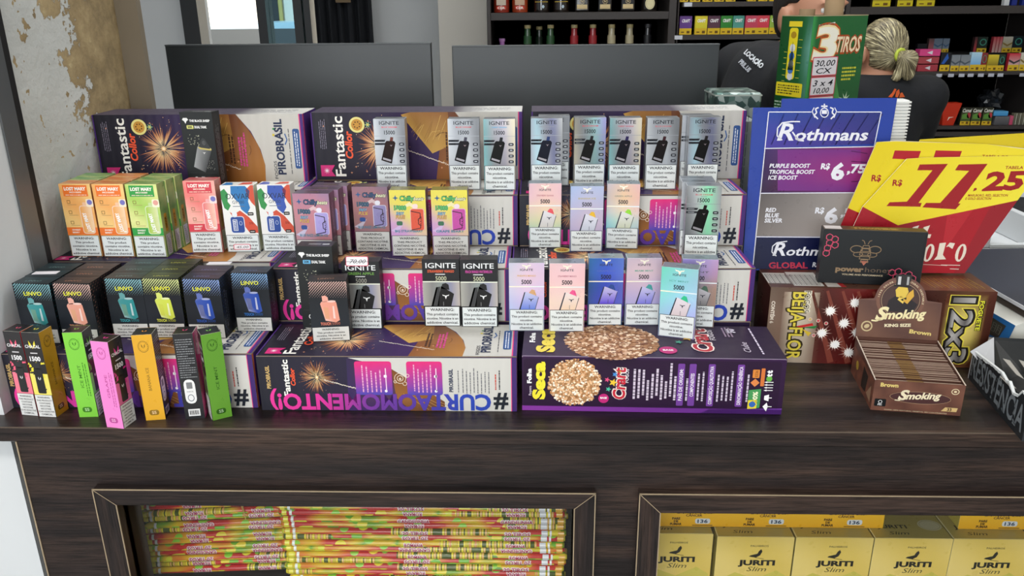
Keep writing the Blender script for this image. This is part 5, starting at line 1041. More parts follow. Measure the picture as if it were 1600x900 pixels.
for s in (-1, 1):
    x0, x1 = (-wS/2-.0003, -wS/2+tk) if s < 0 else (wS/2-tk, wS/2+.0003)
    m.add([(x0, 0, hF), (x1, 0, hF), (x1, dS, hB), (x0, dS, hB), (x0, 0, hF+.0008), (x1, 0, hF+.0008), (x1, dS, hB+.0008), (x0, dS, hB+.0008)], BOXF, '#c8b8a8')
m.obj('cut_edge', CARD, sm)
def script(a, x, y, h, w, c, S_='Smoking'):
    a.text('S', x, y-h*.1, h*1.35, c, w=w*.2, bo=.04, sh=.3, al='l', res=2).text('moking', x+w*.19, y, h*.9, c, w=w*.78, bo=.035, sh=.3, al='l', rot=5, res=2); a.path([(x-h*.3, y-h*.2), (x+h*.2, y-h*.25), (x+h*.6, y)], h*.16, c)
a = Art(); Wm = wS*1000; Hm = hF*1000
a.grid(0, 0, Wm, Hm, 8, 4, lambda u, v: mixc('#5c3a30', '#7a5040', .5+.5*math.sin(u*11+v*5))); a.up().ell(Wm*.53, Hm*.5, Wm*.34, Hm*.2, '#4a2c2c', 24).up().ring(Wm*.53, Hm*.5, Wm*.34, Hm*.2, .5, '#b09070', 28)
script(a, Wm*.28, Hm*.43, Hm*.23, Wm*.48, '#efe2c0'); a.text('Brown', Wm*.17, Hm*.8, Hm*.12, '#e0c878', w=Wm*.2, bo=.04)
a.rrect(Wm*.03, Hm*.14, Wm*.13, Hm*.25, 1.5, '#101416').up().ring(Wm*.095, Hm*.29, 2.6, 2.6, .7, '#e8e8e8', 10).text('FSC', Wm*.095, Hm*.17, 2.4, '#e8e8e8', bo=.03); a.ring(Wm*.9, Hm*.78, 5, 4.4, 1.1, '#e0cfa8', 16).ell(Wm*.9, Hm*.78, 2, 1.6, '#e0cfa8', 10)
a.poly([(Wm*.78, Hm*.12), (Wm*.95, Hm*.12), (Wm*.96, Hm*.25), (Wm*.82, Hm*.25)], '#d8b87c').up().text('33', Wm*.87, Hm*.14, Hm*.09, '#4a2c20', bo=.04).text('GOMA 100% NATURAL VEGETAL SIN COLORANTES', Wm*.5, Hm*.03, 1.5, '#e0cfa8', w=Wm*.7)
raw('front_print', a.mesh('front_print'), CARD, sm).matrix_local = facem('front', wS, hF, dS)
a = Art(); a.grid(0, 0, dS*1000, Hm-2, 8, 3, lambda u, v: mixc('#5c3a30', '#8a5440', .5+.5*math.sin(u*15+v*7))).up().ell(30, 24, 7, 7, '#b89a3c', 12).poly([(60, 6), (84, 8), (90, 34), (64, 38)], '#2c2420').poly([(90, 10), (112, 6), (110, 30)], '#a88468')
raw('side_print', a.mesh('side_print'), CARD, sm).matrix_local = facem('left', wS, hF, dS)
# header card: leans back a little, in the box's own frame
hd = Art(); hw = wS*1.0; Wm = hw*1000; zz0 = 0
def arch(n=14): return [(Wm*.50+Wm*.31*math.cos(R(a_)), 62+Wm*.31*.95*math.sin(R(a_))) for a_ in np.linspace(8, 172, n)]
out = [(0, 0), (Wm, 0), (Wm, 60), (Wm*.82, 62)]+arch()+[(Wm*.18, 62), (0, 60)]
tl = Matrix.Translation((0, dS+.002, hB-.004)) @ Matrix.Rotation(R(-8), 4, 'X') @ Matrix(((1, 0, 0, -wS/2), (0, 0, -1, 0), (0, 1, 0, 0), (0, 0, 0, 1)))
k = len(out); V = [(x*.001, y*.001, 0) for x, y in out]+[(x*.001, y*.001, -.0012) for x, y in out]
hc = raw('header_card', mesh('header_card', V, [tuple(range(k)), tuple(range(2*k-1, k-1, -1))]+[(i, (i+1) % k, k+(i+1) % k, k+i) for i in range(k)], [lin('#6b4a40')]*(2*k)), CARD, sm); hc.matrix_local = tl
hd.z = 2
hd.grid(1, 1, Wm-2, 58, 8, 5, lambda u, v: mixc('#5a3c34', '#74503f', .5+.5*math.sin(u*7+v*4))); hd.up()
P = [(Wm*.5+Wm*.295*math.cos(R(a_)), 61+Wm*.29*.95*math.sin(R(a_))) for a_ in range(0, 360, 15)]; hd.poly(P, '#7a5444').up().ell(Wm*.5, 61, Wm*.25, Wm*.24, '#4a3430', 28).up().ring(Wm*.5, 61, Wm*.235, Wm*.225, .6, '#b89878', 28)
for i, ch in enumerate('100% COLOR FREE'):
    an = 172-i*6.2; hd.text(ch, Wm*.5+Wm*.262*math.cos(R(an)), 61+Wm*.25*math.sin(R(an)), 2.2, '#e8dcb8', rot=an-90, bo=.02)
for i, ch in enumerate('NATURAL VEGETABLE'):
    an = 76-i*5.2; hd.text(ch, Wm*.5+Wm*.262*math.cos(R(an)), 61+Wm*.25*math.sin(R(an)), 2.2, '#e8dcb8', rot=an-90, bo=.02)
hd.up().poly([(38, 44), (74, 44), (80, 56), (66, 66), (50, 68), (40, 60)], '#262024').up()
hd.poly([(50, 66), (62, 64), (66, 74), (64, 80), (52, 81), (48, 76)], '#e0c050').poly([(60, 60), (66, 56), (74, 68), (72, 78), (66, 72)], '#d8a840').poly([(52, 62), (60, 56), (62, 62), (56, 68)], '#e8c85c').up()
hd.poly([(45, 81), (69, 80), (69, 82), (45, 84)], '#24201e').poly([(48, 83), (66, 82), (68, 97), (47, 98)], '#2c2828').up().rect(50, 84, 4, 12, '#c8c8c8').rect(62, 84, 3, 12, '#a8a8a8').poly([(56, 62), (60, 64), (60, 60)], '#101010').poly([(60, 64), (64, 66), (64, 62)], '#101010')
script(hd, Wm*.21, 32, 14, Wm*.62, '#efe2b0'); hd.text('KING SIZE', Wm*.5, 21.5, 4.2, '#e8dcb8', w=36, bo=.05, rot=4).text('Brown', Wm*.78, 12, 5.6, '#e0c878', w=30, bo=.04, rot=-4).ring(14, 20, 8, 8, 2, '#c8b488', 20).ell(14, 20, 4, 3, '#c8b488', 12, 30)
raw('header_print', hd.mesh('header_print'), CARD, sm).matrix_local = tl
# top hat extension of header
ht = MB(); 
Vh = [(.047, .090, 0), (.068, .090, 0), (.0685, .0985, 0), (.0465, .099, 0)]; V = Vh+[(x, y, -.0012) for x, y, z in Vh]
o = raw('header_hat_tab', mesh('header_hat_tab', V, [(0, 1, 2, 3), (7, 6, 5, 4), (0, 4, 5, 1), (1, 5, 6, 2), (2, 6, 7, 3), (3, 7, 4, 0)], [lin('#2c2828')]*8), CARD, sm); o.matrix_local = tl
Ms = Matrix.Translation(sm.location) @ Matrix.Rotation(r, 4, 'Z'); proto = None
nb = 27
for k in range(nb):
    y = .003+k*(dS-.006)/nb; h = hF-.004+.010*k/nb+random.Random(k).uniform(-.0012, .0012); p = Ms @ Vector((0, y, .0014))
    if proto is None:
        t = thing('paper_booklet', 'thin brown rolling paper booklet standing in the display box', 'booklet', p, r, 'rolling paper booklets'); w2 = wS/2-.002
        bk = MB().box(-w2, w2, 0, .0032, 0, hF-.002, '#54382e').box(-w2, w2, .0011, .0021, hF-.002, hF-.0014, '#a89080'); o = bk.obj('booklet_cover', CARD, t)
        o2 = MB().box(-.014, .006, -.0001, .0033, hF-.0016, hF-.0012, '#7a5c38').obj('gold_print', CARD, t); proto = t; cov = (o, o2)
    else:
        t = proto.copy(); COL.objects.link(t); t.location = p
        for q in cov: c = q.copy(); COL.objects.link(c); c.parent = t
    t.scale.z = h/(hF-.002)

# torn black display carton at the right edge
P0, P1 = atz(1595, 688, 1.0), atz(1517, 596, 1.0)
u = (P1-P0).normalized(); angR = math.atan2(u.y, u.x)-math.pi/2; L = (P1-P0).length+.01
rb = thing('torn_display_carton', 'black and white open carton with torn edge at the right end of the counter', 'carton', (P0.x, P0.y, 1.0), angR)
# local: left wall runs along +y from the near corner, box extends to +x
tops = [(0, .055), (.022, .058), (.030, .048), (.044, .044), (.060, .053), (.068, .050), (.085, .054), (.105, .052), (.125, .050), (.15, .047), (L, .044)]
V = []; F = []
for i, (y, h) in enumerate(tops): V += [(0, y, 0), (0, y, h), (.0025, y, 0), (.0025, y, h)]
for i in range(len(tops)-1): b = 4*i; F += [(b, b+1, b+5, b+4), (b+2, b+6, b+7, b+3), (b+1, b+3, b+7, b+5)]
m = MB(); m.add(V, F, '#26292c'); m.box(0, .28, -.0025, 0, 0, .055, '#2c2f33'); m.box(.0025, .28, 0, L, 0, .002, '#8a8a8c'); m.box(.28, .2825, 0, L, 0, .055, '#26292c'); m.box(0, .28, L, L+.0025, 0, .044, '#c8c8c8'); m.obj('tray', CARD, rb)
m = MB(); rd = random.Random(2)
for i in range(len(tops)-1):
    (ya, ha), (yb, hb) = tops[i], tops[i+1]
    for k in range(4):
        y = ya+(yb-ya)*k/4; yn = ya+(yb-ya)*(k+1)/4; h0 = ha+(hb-ha)*k/4; h1 = ha+(hb-ha)*(k+1)/4; q = .0012+rd.random()*.0022
        m.add([(-.0006, y, h0-q), (.003, y, h0-q), (.003, yn, h1-q), (-.0006, yn, h1-q), (-.0006, y, h0+.0008), (.003, y, h0+.0008), (.003, yn, h1+.0008), (-.0006, yn, h1+.0008)], BOXF, '#dcdedd')
m.obj('torn_edge', PAPER, rb)
a = Art(); a.up(2); Lm = L*1000
a.text('RESISTÊNCIA', Lm/2, 7, 33, '#7c8286', w=Lm-8, bo=.02, res=2)
for k in range(34): x = rd.random()*Lm*.9; y = rd.random()*34+3; a.z += .05; a.poly([(x, y), (x+8*rd.random(), y-3), (x+3, y+9*rd.random())], '#26292c' if k % 2 else '#6c7276')
raw('side_print', a.mesh('side_print'), CARD, rb).matrix_local = Matrix(((0, 0, -1, -.0001), (-1, 0, 0, L), (0, 1, 0, .002), (0, 0, 0, 1)))
# inner folded back flaps: white underside and black printed face
Ri = (Matrix.Translation((P0.x, P0.y, 1.0)) @ Matrix.Rotation(angR, 4, 'Z')).inverted()
def rp(L_): return [Ri @ aty(x, y, Y) for x, y, Y in L_]
def slab(P, nm, col, th=.0012):
    k = len(P); n_ = (P[1]-P[0]).cross(P[2]-P[0]).normalized()*th; V = P+[v+n_ for v in P]
    return raw(nm, mesh(nm, V, [tuple(range(k)), tuple(range(2*k-1, k-1, -1))]+[(i, (i+1) % k, k+(i+1) % k, k+i) for i in range(k)], [lin(col)]*(2*k)), PAPER if nm == 'folded_flap' else CARD, rb)
slab(rp([(1516, 549, 1.078), (1553, 527, 1.10), (1554, 583, 1.03), (1535, 570, 1.055)]), 'folded_flap', '#b8b8ba')
slab(rp([(1553.5, 527, 1.10), (1650, 532, 1.105), (1650, 640, .935), (1600, 621, .945), (1576, 606, .985), (1554.5, 583, 1.03)]), 'inner_panel', '#232527')
def pn(L_, off=-.0035): return rp([(x, y, 1.10-(y-527)*.0018+off) for x, y in L_])
for L_ in ([(1567, 560), (1578, 563), (1600, 592), (1588, 585)], [(1562, 588), (1572, 590), (1588, 607), (1576, 602)], [(1592, 562), (1604, 566), (1620, 590), (1604, 580)]): slab(pn(L_), 'brush_stroke_print', '#a8a49c', .0004)
# weighing scale and dark lid
lidz = 1.09
e0, e1, e2 = atz(1508, 427, lidz), atz(1600, 479, lidz), atz(1527, 394, lidz)
ux = (e1-e0).normalized(); uy = Vector((-ux.y, ux.x, 0)); uy = uy if uy.x > 0 else -uy
sc = thing('weighing_scale', 'white counter scale with blue display panel and dark slate top', 'scale', (e0.x, e0.y, 1.0), math.atan2(ux.y, ux.x))
Mi = (Matrix.Translation((e0.x, e0.y, 1.0)) @ Matrix.Rotation(math.atan2(ux.y, ux.x), 4, 'Z')).inverted()
sgn = 1 if (Mi @ Vector((e0.x+uy.x, e0.y+uy.y, 1.0))).y > 0 else -1
lb = -.14; sL = (e1-e0).length*1.06
ya, yb = sorted((0, sgn*.30))
bevbox('weighing_plate', lb, sL, ya, yb, lidz-1-.006, lidz-1, simple('slate_plate', '#2b3040', .35, noise=.06), sc, .002)
m = MB(); m.box(lb-.001, sL+.001, -.0008 if sgn > 0 else -.0005, .0006 if sgn > 0 else .0008, lidz-1-.005, lidz-1+.0004, '#d8dce0'); m.obj('plate_rim', MATS['plastic'], sc)
m = MB(); y0 = sgn*.006; y1 = sgn*.25
ya, yb = sorted((y0, y1)); m.box(lb+.02, sL-.01, ya, yb, lidz-1-.018, lidz-1-.006, '#4a4038'); m.obj('plate_carrier', MATS['plastic'], sc)
# sloped body towards the left/front: profile across local y
pr = [(-.042, 0), (-.042, .014), (-.012, .060), (.008, .070), (.25, .070), (.25, 0)]
V = [(x, sgn*y, z) for x in (-.13, sL-.004) for y, z in pr]; n = len(pr)
F = [tuple(range(n)), tuple(range(2*n-1, n-1, -1))]+[(i, n+i, n+(i+1) % n, (i+1) % n) for i in range(n)]
me = mesh('scale_body', V, F, [lin('#dcdcd4')]*len(V)); bmm = bmesh.new(); bmm.from_mesh(me); bmesh.ops.recalc_face_normals(bmm, faces=bmm.faces); bmm.to_mesh(me); bmm.free(); raw('scale_body', me, PLAST, sc)
Mw = Matrix.Translation((e0.x, e0.y, 1.0)) @ Matrix.Rotation(math.atan2(ux.y, ux.x), 4, 'Z')
s0 = Mw @ Vector((0, sgn*-.042, .014)); s1 = Mw @ Vector((0, sgn*-.012, .060)); s2 = Mw @ Vector((.1, sgn*-.042, .014)); nS = (s1-s0).cross(s2-s0).normalized(); nS = nS if nS.z > 0 else -nS
def sp(P, off): return [Mi @ (onplane(x, y, s0, nS)+nS*off) for x, y in P]
m = MB(); Q = sp([(1543, 484), (1587, 509), (1576, 531), (1530, 524)], .0008); Q2 = sp([(1543, 484), (1587, 509), (1576, 531), (1530, 524)], .0003)
m.add(Q+Q2, [(0, 1, 2, 3), (0, 4, 5, 1), (1, 5, 6, 2), (2, 6, 7, 3), (3, 7, 4, 0)], '#1c5488'); m.obj('display_panel', PLAST, sc)
m = MB(); m.add(sp([(1544, 492), (1573, 510), (1560, 529), (1534, 517)], .0012), [(0, 1, 2, 3)], '#2e2c26'); lcd = m.obj('lcd_screen', PLAST, sc)
m = MB()
for k in range(3):
    for sx, sy, ex, ey in ((0, 0, 5, 3), (0, 0, -2.5, 7), (5, 3, 2.5, 10), (-2.5, 7, 2.5, 10), (-1.2, 3.5, 3.8, 6.5), (-2.5, 7, -5, 12), (2.5, 10, 0, 15), (-5, 12, 0, 15)):
        x, y = 1546+k*7.5, 499+k*4.6; P = [(x+sx, y+sy), (x+ex, y+ey), (x+ex+.5, y+ey+.8), (x+sx+.5, y+sy+.8)]; m.add(sp(P, .0015), [(0, 1, 2, 3)], '#66665c')
m.obj('lcd_digits', PLAST, sc)
# white cabinet with open tray further back
wc = aty(1545, 395, 1.72); t = thing('white_tray_unit', 'white open compartment unit behind the scale', 'unit', (wc.x, 1.72, 0), 0); zt = aty(1545, 330, 1.95).z; zq = aty(1535, 340, 1.72).z
bevbox('unit_body', -.02, .55, 0, .36, 0, zq-.07, M_white, t, .003); bevbox('unit_side', -.02, 0, 0, .36, zq-.07, zq, M_white, t, .003); bevbox('unit_divider', .085, .1, 0, .36, zq-.07, zq-.005, M_white, t, .002); bevbox('unit_back', 0, .55, .345, .36, zq-.07, zq+.03, M_white, t, .003); bevbox('unit_front', 0, .55, 0, .015, zq-.07, zq-.06, M_white, t, .002)
t2_ = thing('black_cloth', 'black folded item lying in the white compartment unit', 'cloth', (wc.x+.19, 1.76, zq-.0695), 0); 
V = []; 
for j in range(9):
    for i in range(9): V.append((-.08+.16*i/8,   .29*j/8, .03+.022*math.sin(i*1.3+j)*math.cos(j*.9) if 0 < i < 8 and 0 < j < 8 else 0))
raw('cloth', smooth(mesh('cloth', V, [(j*9+i, j*9+i+1, (j+1)*9+i+1, (j+1)*9+i) for j in range(8) for i in range(8)], [(1, 1, 1)]*81)), M_shirt, t2_)

# ================================================================ IN THE DISPLAY WINDOWS
# roman candle tubes: red, green and yellow bubble print
def tube_mat():
    t = NT('bubble_print'); tc = t.n('ShaderNodeTexCoord'); sep = t.n('ShaderNodeSeparateXYZ'); t.l(tc.outputs['Object'], sep.inputs[0])
    inf = t.n('ShaderNodeObjectInfo')
    an = mth(t, 'MULTIPLY', mth(t, 'ARCTAN2', sep.outputs[2], sep.outputs[1]), .0062)
    off = mth(t, 'MULTIPLY', inf.outputs['Random'], .9)
    xx = mth(t, 'ADD', sep.outputs[0], off)
    cb = t.n('ShaderNodeCombineXYZ'); t.l(xx, cb.inputs[0]); t.l(an, cb.inputs[1])
    n0 = t.n('ShaderNodeTexNoise', i_Scale=11.0, i_Detail=1.0); t.l(cb.outputs[0], n0.inputs['Vector'])
    base = t.ramp(n0.outputs[0], [(.36, '#b81c24'), (.44, '#c8302a'), (.48, '#d8782a'), (.55, '#dcc028'), (.62, '#68a420'), (.68, '#d8b828')])
    v = t.n('ShaderNodeTexVoronoi', i_Scale=46.0); t.l(cb.outputs[0], v.inputs['Vector'])
    disc = t.ramp(v.outputs['Distance'], [(.0, '#ffffff'), (.36, '#ffffff'), (.40, '#000000')])
    sp_ = t.n('ShaderNodeSeparateColor'); t.l(v.outputs['Color'], sp_.inputs[0])
    dc = t.ramp(sp_.outputs[0], [(.0, '#d8dc3c'), (.3, '#6cb42c'), (.5, '#8ccc3c'), (.7, '#e8d83c'), (.9, '#5c9428')], 'CONSTANT')
    m1 = t.n('ShaderNodeMix', data_type='RGBA'); t.l(disc, m1.inputs[0]); t.l(base, m1.inputs[6]); t.l(dc, m1.inputs[7])
    # band of striped small print
    w1 = t.n('ShaderNodeTexNoise', i_Scale=240.0, i_Detail=0.0); cb2 = t.n('ShaderNodeCombineXYZ'); t.l(xx, cb2.inputs[0]); t.l(cb2.outputs[0], w1.inputs['Vector'])
    st = t.ramp(w1.outputs[0], [(.0, '#e8d83c'), (.44, '#e8d83c'), (.46, '#4c5c20'), (.52, '#e8cc34'), (.58, '#c83c2c'), (.62, '#e8e0a0'), (.7, '#d8702c')], 'CONSTANT')
    fr = mth(t, 'FRACT', mth(t, 'MULTIPLY', mth(t, 'ADD', sep.outputs[0], mth(t, 'MULTIPLY', inf.outputs['Random'], .35)), 2.1), 0.0)
    bm_ = mth(t, 'LESS_THAN', fr, .30)
    m2 = t.n('ShaderNodeMix', data_type='RGBA'); t.l(bm_, m2.inputs[0]); t.l(m1.outputs[2], m2.inputs[6]); t.l(st, m2.inputs[7]); t.l(m2.outputs[2], t.b.inputs['Base Color'])
    t.b.inputs['Roughness'].default_value = .22; t.b.inputs['Coat Weight'].default_value = .4; return t.m
M_tube = tube_mat()
RT = .0052
def candle(loc, rot, L, label, group, seed):
    t = thing('roman_candle', label, 'firework', loc, 0, group); t.rotation_euler = rot
    k = ('cnd', round(L, 3))
    if k not in CACHE:
        V = []; n = 14
        for x in (0, .004, L-.004, L):
            rr = RT if 0 < x < L else RT*.8
            for i in range(n): q = 2*math.pi*i/n; V.append((x, rr*math.cos(q), rr*math.sin(q)))
        F = [(j*n+i, j*n+(i+1) % n, (j+1)*n+(i+1) % n, (j+1)*n+i) for j in range(3) for i in range(n)]+[tuple(range(n))[::-1], tuple(range(3*n, 4*n))]
        CACHE[k] = smooth(mesh('tube', V, F, [(1, 1, 1)]*len(V)))
    raw('tube', CACHE[k], M_tube if not CACHE[k].materials else None, t)
    # wrapped lettering
    rd = random.Random(seed); w = ['20 TIROS', 'ROMANA', 'CANDELINHA', 'ROMANA', '20 TIROS'][seed % 5]; fl = seed % 2
    key = ('ctx', w, fl, round(L, 2))
    if key not in CACHE:
        a = Art(); a.z = 2; x = L*1000*(.47 if L > .3 else .30)
        for dx_ in (0, L*1000*.36):
            y0 = -3.0 if not fl else 3.0; ro = 0 if not fl else 180
            if x+dx_ < L*900:
                a.z = 2; a.text(w, x+dx_, y0, 5.6, '#e8dce0', w=len(w)*4.6+2, bo=.12, rot=ro).up(2).text(w, x+dx_, y0, 5.6, '#a81c54', w=len(w)*4.6, bo=.03, rot=ro)
        a.z = 3; a.rect(L*1000-36, -6, 9, 12, '#d8dce4').rect(L*1000-24, -6, 3, 12, '#e8e8ec').rect(L*1000-12, -5, 9, 10, '#dca838').rect(5, -6, 7, 12, '#e4dc3c').rect(16, -6, 4, 12, '#e8ecec')
        me = a.mesh('lettering')
        bmm = bmesh.new(); bmm.from_mesh(me)
        for yy in (-4.5, -3, -1.5, 0, 1.5, 3, 4.5):
            g = bmm.verts[:]+bmm.edges[:]+bmm.faces[:]; bmesh.ops.bisect_plane(bmm, geom=g, plane_co=(0, yy*.001, 0), plane_no=(0, 1, 0))
        for v in bmm.verts:
            x, y, z = v.co; q = y/RT; rr = RT+.00006+z*1.4; v.co = (x, -math.cos(q)*rr, math.sin(q)*rr)
        bmm.to_mesh(me); bmm.free(); CACHE[key] = me; me.materials.append(DECK)
    raw('lettering', CACHE[key], None, t); return t
W0, W1 = WIN
xr0, xr1 = -.372, .045; Lr = xr1-xr0; ztop = .842; nrow = 15
CG = 'roman candle tubes in the display window'
base_z = ztop-nrow*2*RT
for k in range(nrow):
    z = base_z+RT+k*2*RT; jig = random.Random(k).uniform(-.004, .004); y = .985+.0018*(k % 2)
    pos = ['lowest'] if False else None
    candle((xr0+jig, y, z), (0, 0, 0), Lr, f'bubble printed firework tube in right bundle, {["lowest","second","third","fourth","fifth","sixth","seventh","eighth","ninth","tenth","eleventh","twelfth","thirteenth","fourteenth","topmost"][k]} from the bottom', CG, k)
for k in range(nrow): candle((xr0+random.Random(k+40).uniform(-.004, .004), .997+.0018*(k % 2), base_z+RT+k*2*RT), (0, 0, 0), Lr, 'bubble printed firework tube hidden behind the right bundle', CG, k+3)
p = aty(300, 895, 1.02)
nl = 12; tilt = R(-3.2); xl0 = -.600
zb_l = aty(230, 893, 1.02).z
for k in range(nl):
    z = zb_l+RT+k*2*RT*1.0; candle((xl0+random.Random(k+7).uniform(-.004, .006), 1.016+.003*(k % 2), z), (0, tilt, 0), .285, f'bubble printed firework tube in left bundle, {["lowest","second","third","fourth","fifth","sixth","seventh","eighth","ninth","tenth","eleventh","topmost"][k]} from the bottom', CG, k*2+1)
tg = thing('bundle_string', 'thin twine tied around the left tube bundle', 'string', (0, 0, 0)); 
c0_, c1_ = aty(376, 788, 1.008), aty(384, 812, 1.008); d_ = c1_-c0_; m = MB()
for off in (-.0012, .0012): m.add([c0_+Vector((off-.0004, 0, .01)), c0_+Vector((off+.0004, 0, .01)), c1_+Vector((off*.3+.0004, 0, 0)), c1_+Vector((off*.3-.0004, 0, 0))]+[c0_+Vector((off-.0004, .001, .01)), c0_+Vector((off+.0004, .001, .01)), c1_+Vector((off*.3+.0004, .001, 0)), c1_+Vector((off*.3-.0004, .001, 0))], BOXF, '#c8b060')
m.obj('twine', PAPER, tg)
t = thing('inner_shelf', 'dark wooden shelf inside the left display window', 'shelf', (0, 0, 0)); 
bevbox('shelf_board', XL+.02, .093, .976, 1.42, base_z-.018, base_z-.0002, WOOD, t, .001)
t = thing('riser_block', 'dark block under the left tube bundle', 'block', (0, 0, 0)); bevbox('block', -.62, -.385, 1.0, 1.10, base_z, zb_l-.0015, WOOD, t, .001); 
V = boxv(-.62, -.385, 1.0, 1.05, zb_l-.002, zb_l-.0012)

# yellow cigarette cartons in the right window
def art_jur(a):
    a.grid(0, 0, 111, 118, 5, 5, lambda u, v: mixc('#e4c862', '#f0d884', .5+.5*math.sin(u*4+v*3))); a.up()
    a.poly([(4, 40), (30, 56), (60, 44), (90, 60), (108, 48), (108, 20), (4, 20)], '#d2c65c').up()
    a.text('PALHEIROS', 62, 101, 3, '#4a4a30', w=26, bo=.01); a.poly([(48, 84), (58, 82), (64, 86), (67, 93), (65, 97), (62, 94), (60, 89), (50, 86)], '#23241c').line(58, 82, 70, 80, .8, '#23241c')
    a.text('JURITI', 60, 69, 8.4, '#1c1d18', w=54, bo=.05, res=2).text('Slim', 60, 58, 8, '#54502c', w=28, sh=.4, bo=-.0)
    a.rect(0, 0, 111, 26, '#e4b828').up().text('ESTE PRODUTO CAUSA', 55, 19, 4, '#4a2c10', w=70, bo=.02)
def art_jur2(a):
    a.grid(0, 0, 116, 118, 3, 3, lambda u, v: mixc('#d8cc64', '#e4da84', v)).up().rect(0, 0, 116, 42, '#e8ac1c', top='#ecb828').up()
    a.text('ESTE PRODUTO CAUSA', 66, 27.5, 3.6, '#4a2c10', w=54, bo=.03).text('CÂNCER', 64, 22, 4, '#4a2c10', w=24, bo=.03)
    for s, y in (('PARE', 15), ('DE', 9.4), ('FUMAR', 3.8)): a.text(s, 38, y, 3.8, '#3c2410', bo=.05, wmax=18)
    a.rrect(66, 7, 22, 10, 3, '#dce4ec').up().text('136', 77, 8.8, 6.2, '#1c3c5c', w=15, bo=.06).rect(62, 3, 30, 1.4, '#6c4c20')
JB = {'all': '#dec45e', 'edge': '#f4ecb4', 'top': '#c4b464', 'left': '#b8ac50'}
def jtop(a): a.text('JURITI', 34, 24, 8, '#3c3a20', w=44, bo=.02).text('Slim', 38, 9, 7, '#4a4624', w=28, sh=.4)
zj = aty(1180, 839, .985).z
for i, (pxl, lab) in enumerate(((1022, 'pale yellow cigarette carton at the far left of the lower row'), (1120, 'pale yellow cigarette carton, second in the lower row'), (1243, 'pale yellow cigarette carton, middle of the lower row'), (1366, 'pale yellow cigarette carton with its label seal showing on top'), (1489, 'pale yellow cigarette carton at the right end of the lower row'))):
    y = .985+(.006 if i == 0 else 0); p = aty(pxl, 850, y); w = .111
    xx = p.x+w/2
    if i == 0: xx = aty(1112, 850, y).x-w/2+.001
    boxthing('cigarette_carton', label=lab, cat='carton', group='pale yellow cartons, lower row', key='jur', w=.1105, h=.118, d=.12, body=JB, faces={'front': art_jur, ('top_flap_print', 'top'): jtop}, loc=(xx, y, zj-.118), rz=0, mat=GLOSS, bev=.001)
for i, (pxl, lab) in enumerate(((1018, 'yellow cigarette carton with orange warning band, left in the upper row'), (1135, 'yellow cigarette carton with orange warning band, second in the upper row'), (1257, 'yellow cigarette carton with orange warning band, third in the upper row'), (1499, 'yellow cigarette carton with orange warning band, right of the gap'))):
    y = 1.008; p = aty(pxl, 815, y)
    boxthing('cigarette_carton', label=lab, cat='carton', group='orange banded cartons, upper row', key='jur2', w=.1155, h=.088, d=.09, body=JB, faces={'front': lambda a: art_jur2(a)}, loc=(p.x+.058, y, zj+.001), rz=0, mat=GLOSS, bev=.001) if False else None
    t = thing('cigarette_carton', lab, 'carton', (p.x+.0575+(.002 if i == 0 else 0), y, zj+.0005), 0, 'orange banded cartons, upper row')
    bevbox('carton', -.0575, .0575, 0, .09, 0, .088, GLOSS, t, .001, {'all': '#d8c858', 'edge': '#f0dc8c'})
    if 'j2' not in CACHE:
        a = Art(); a.rect(0, 0, 115, 88, '#e0d070').up().rect(0, 0, 115, 34, '#f0b41c', top='#f4c42c').up()
        a.text('ESTE PRODUTO CAUSA', 62, 22.3, 3.8, '#4a2c10', w=54, bo=.03).text('CÂNCER', 60, 17.4, 3.8, '#4a2c10', w=24, bo=.03)
        for s, yy in (('PARE', 12), ('DE', 7.2), ('FUMAR', 2.4)): a.text(s, 34, yy, 3.6, '#3c2410', bo=.05, wmax=18)
        a.rrect(62, 5, 22, 9, 3, '#dce4ec').up().text('136', 73, 6.6, 5.6, '#1c3c5c', w=15, bo=.03).rect(58, 1.6, 30, 1.3, '#6c4c20'); CACHE['j2'] = a.mesh('warning_band'); CACHE['j2'].materials.append(GLOSS)
    raw('warning_band', CACHE['j2'], None, t).matrix_local = facem('front', .115, .088, .09)
sl = aty(1452, 821, 1.05); p = atz(1452, 821, zj); t = thing('round_seal', 'round translucent seal on top of the fourth pale carton', 'seal', (p.x, p.y, zj+.0004), 0); a = Art(); a.ell(0, 0, 17, 13, '#d8d4b0', 24).up().ring(0, 0, 15, 11, .8, '#b8b080', 24); raw('seal', a.mesh('seal'), PAPER, t)
t = thing('inner_shelf', 'dark wooden shelf inside the right display window', 'shelf', (0, 0, 0)); bevbox('shelf_board', .117, XR-.02, .976, 1.42, zj-.118-.018, zj-.1182, WOOD, t, .001)

# ================================================================ BACK SHELVES
YS = 3.9
def sx(px, py=40, y=YS): return aty(px, py, y).x
def sz(py, px=900, y=YS): return aty(px, py, y).z
bs = thing('bottle_shelf', 'dark wall shelving unit holding rows of liquor bottles', 'shelf', (0, YS, 0))
xL0, xL1, xR0, xR1 = sx(761), sx(767), sx(1044), sx(1056)
z1t, z1b = sz(19), sz(31); z0 = sz(140)
bevbox('side_panel', xL0, xL1, 0, .35, 0, 2.4, M_shelf, bs, .002); bevbox('side_panel', xR0, xR1, 0, .35, 0, 2.4, M_shelf, bs, .002)
for zt_, zb_ in ((z1t, z1b), (z0, z0-.04), (z1t+.42, z1t+.38), (z0-.46, z0-.50)): bevbox('shelf_board', xL1, xR0, 0, .34, zb_, zt_, M_shelf, bs, .001)
bevbox('back_panel', xL0, xR1, .35, .36, 0, 2.4, M_shback, bs, 0)
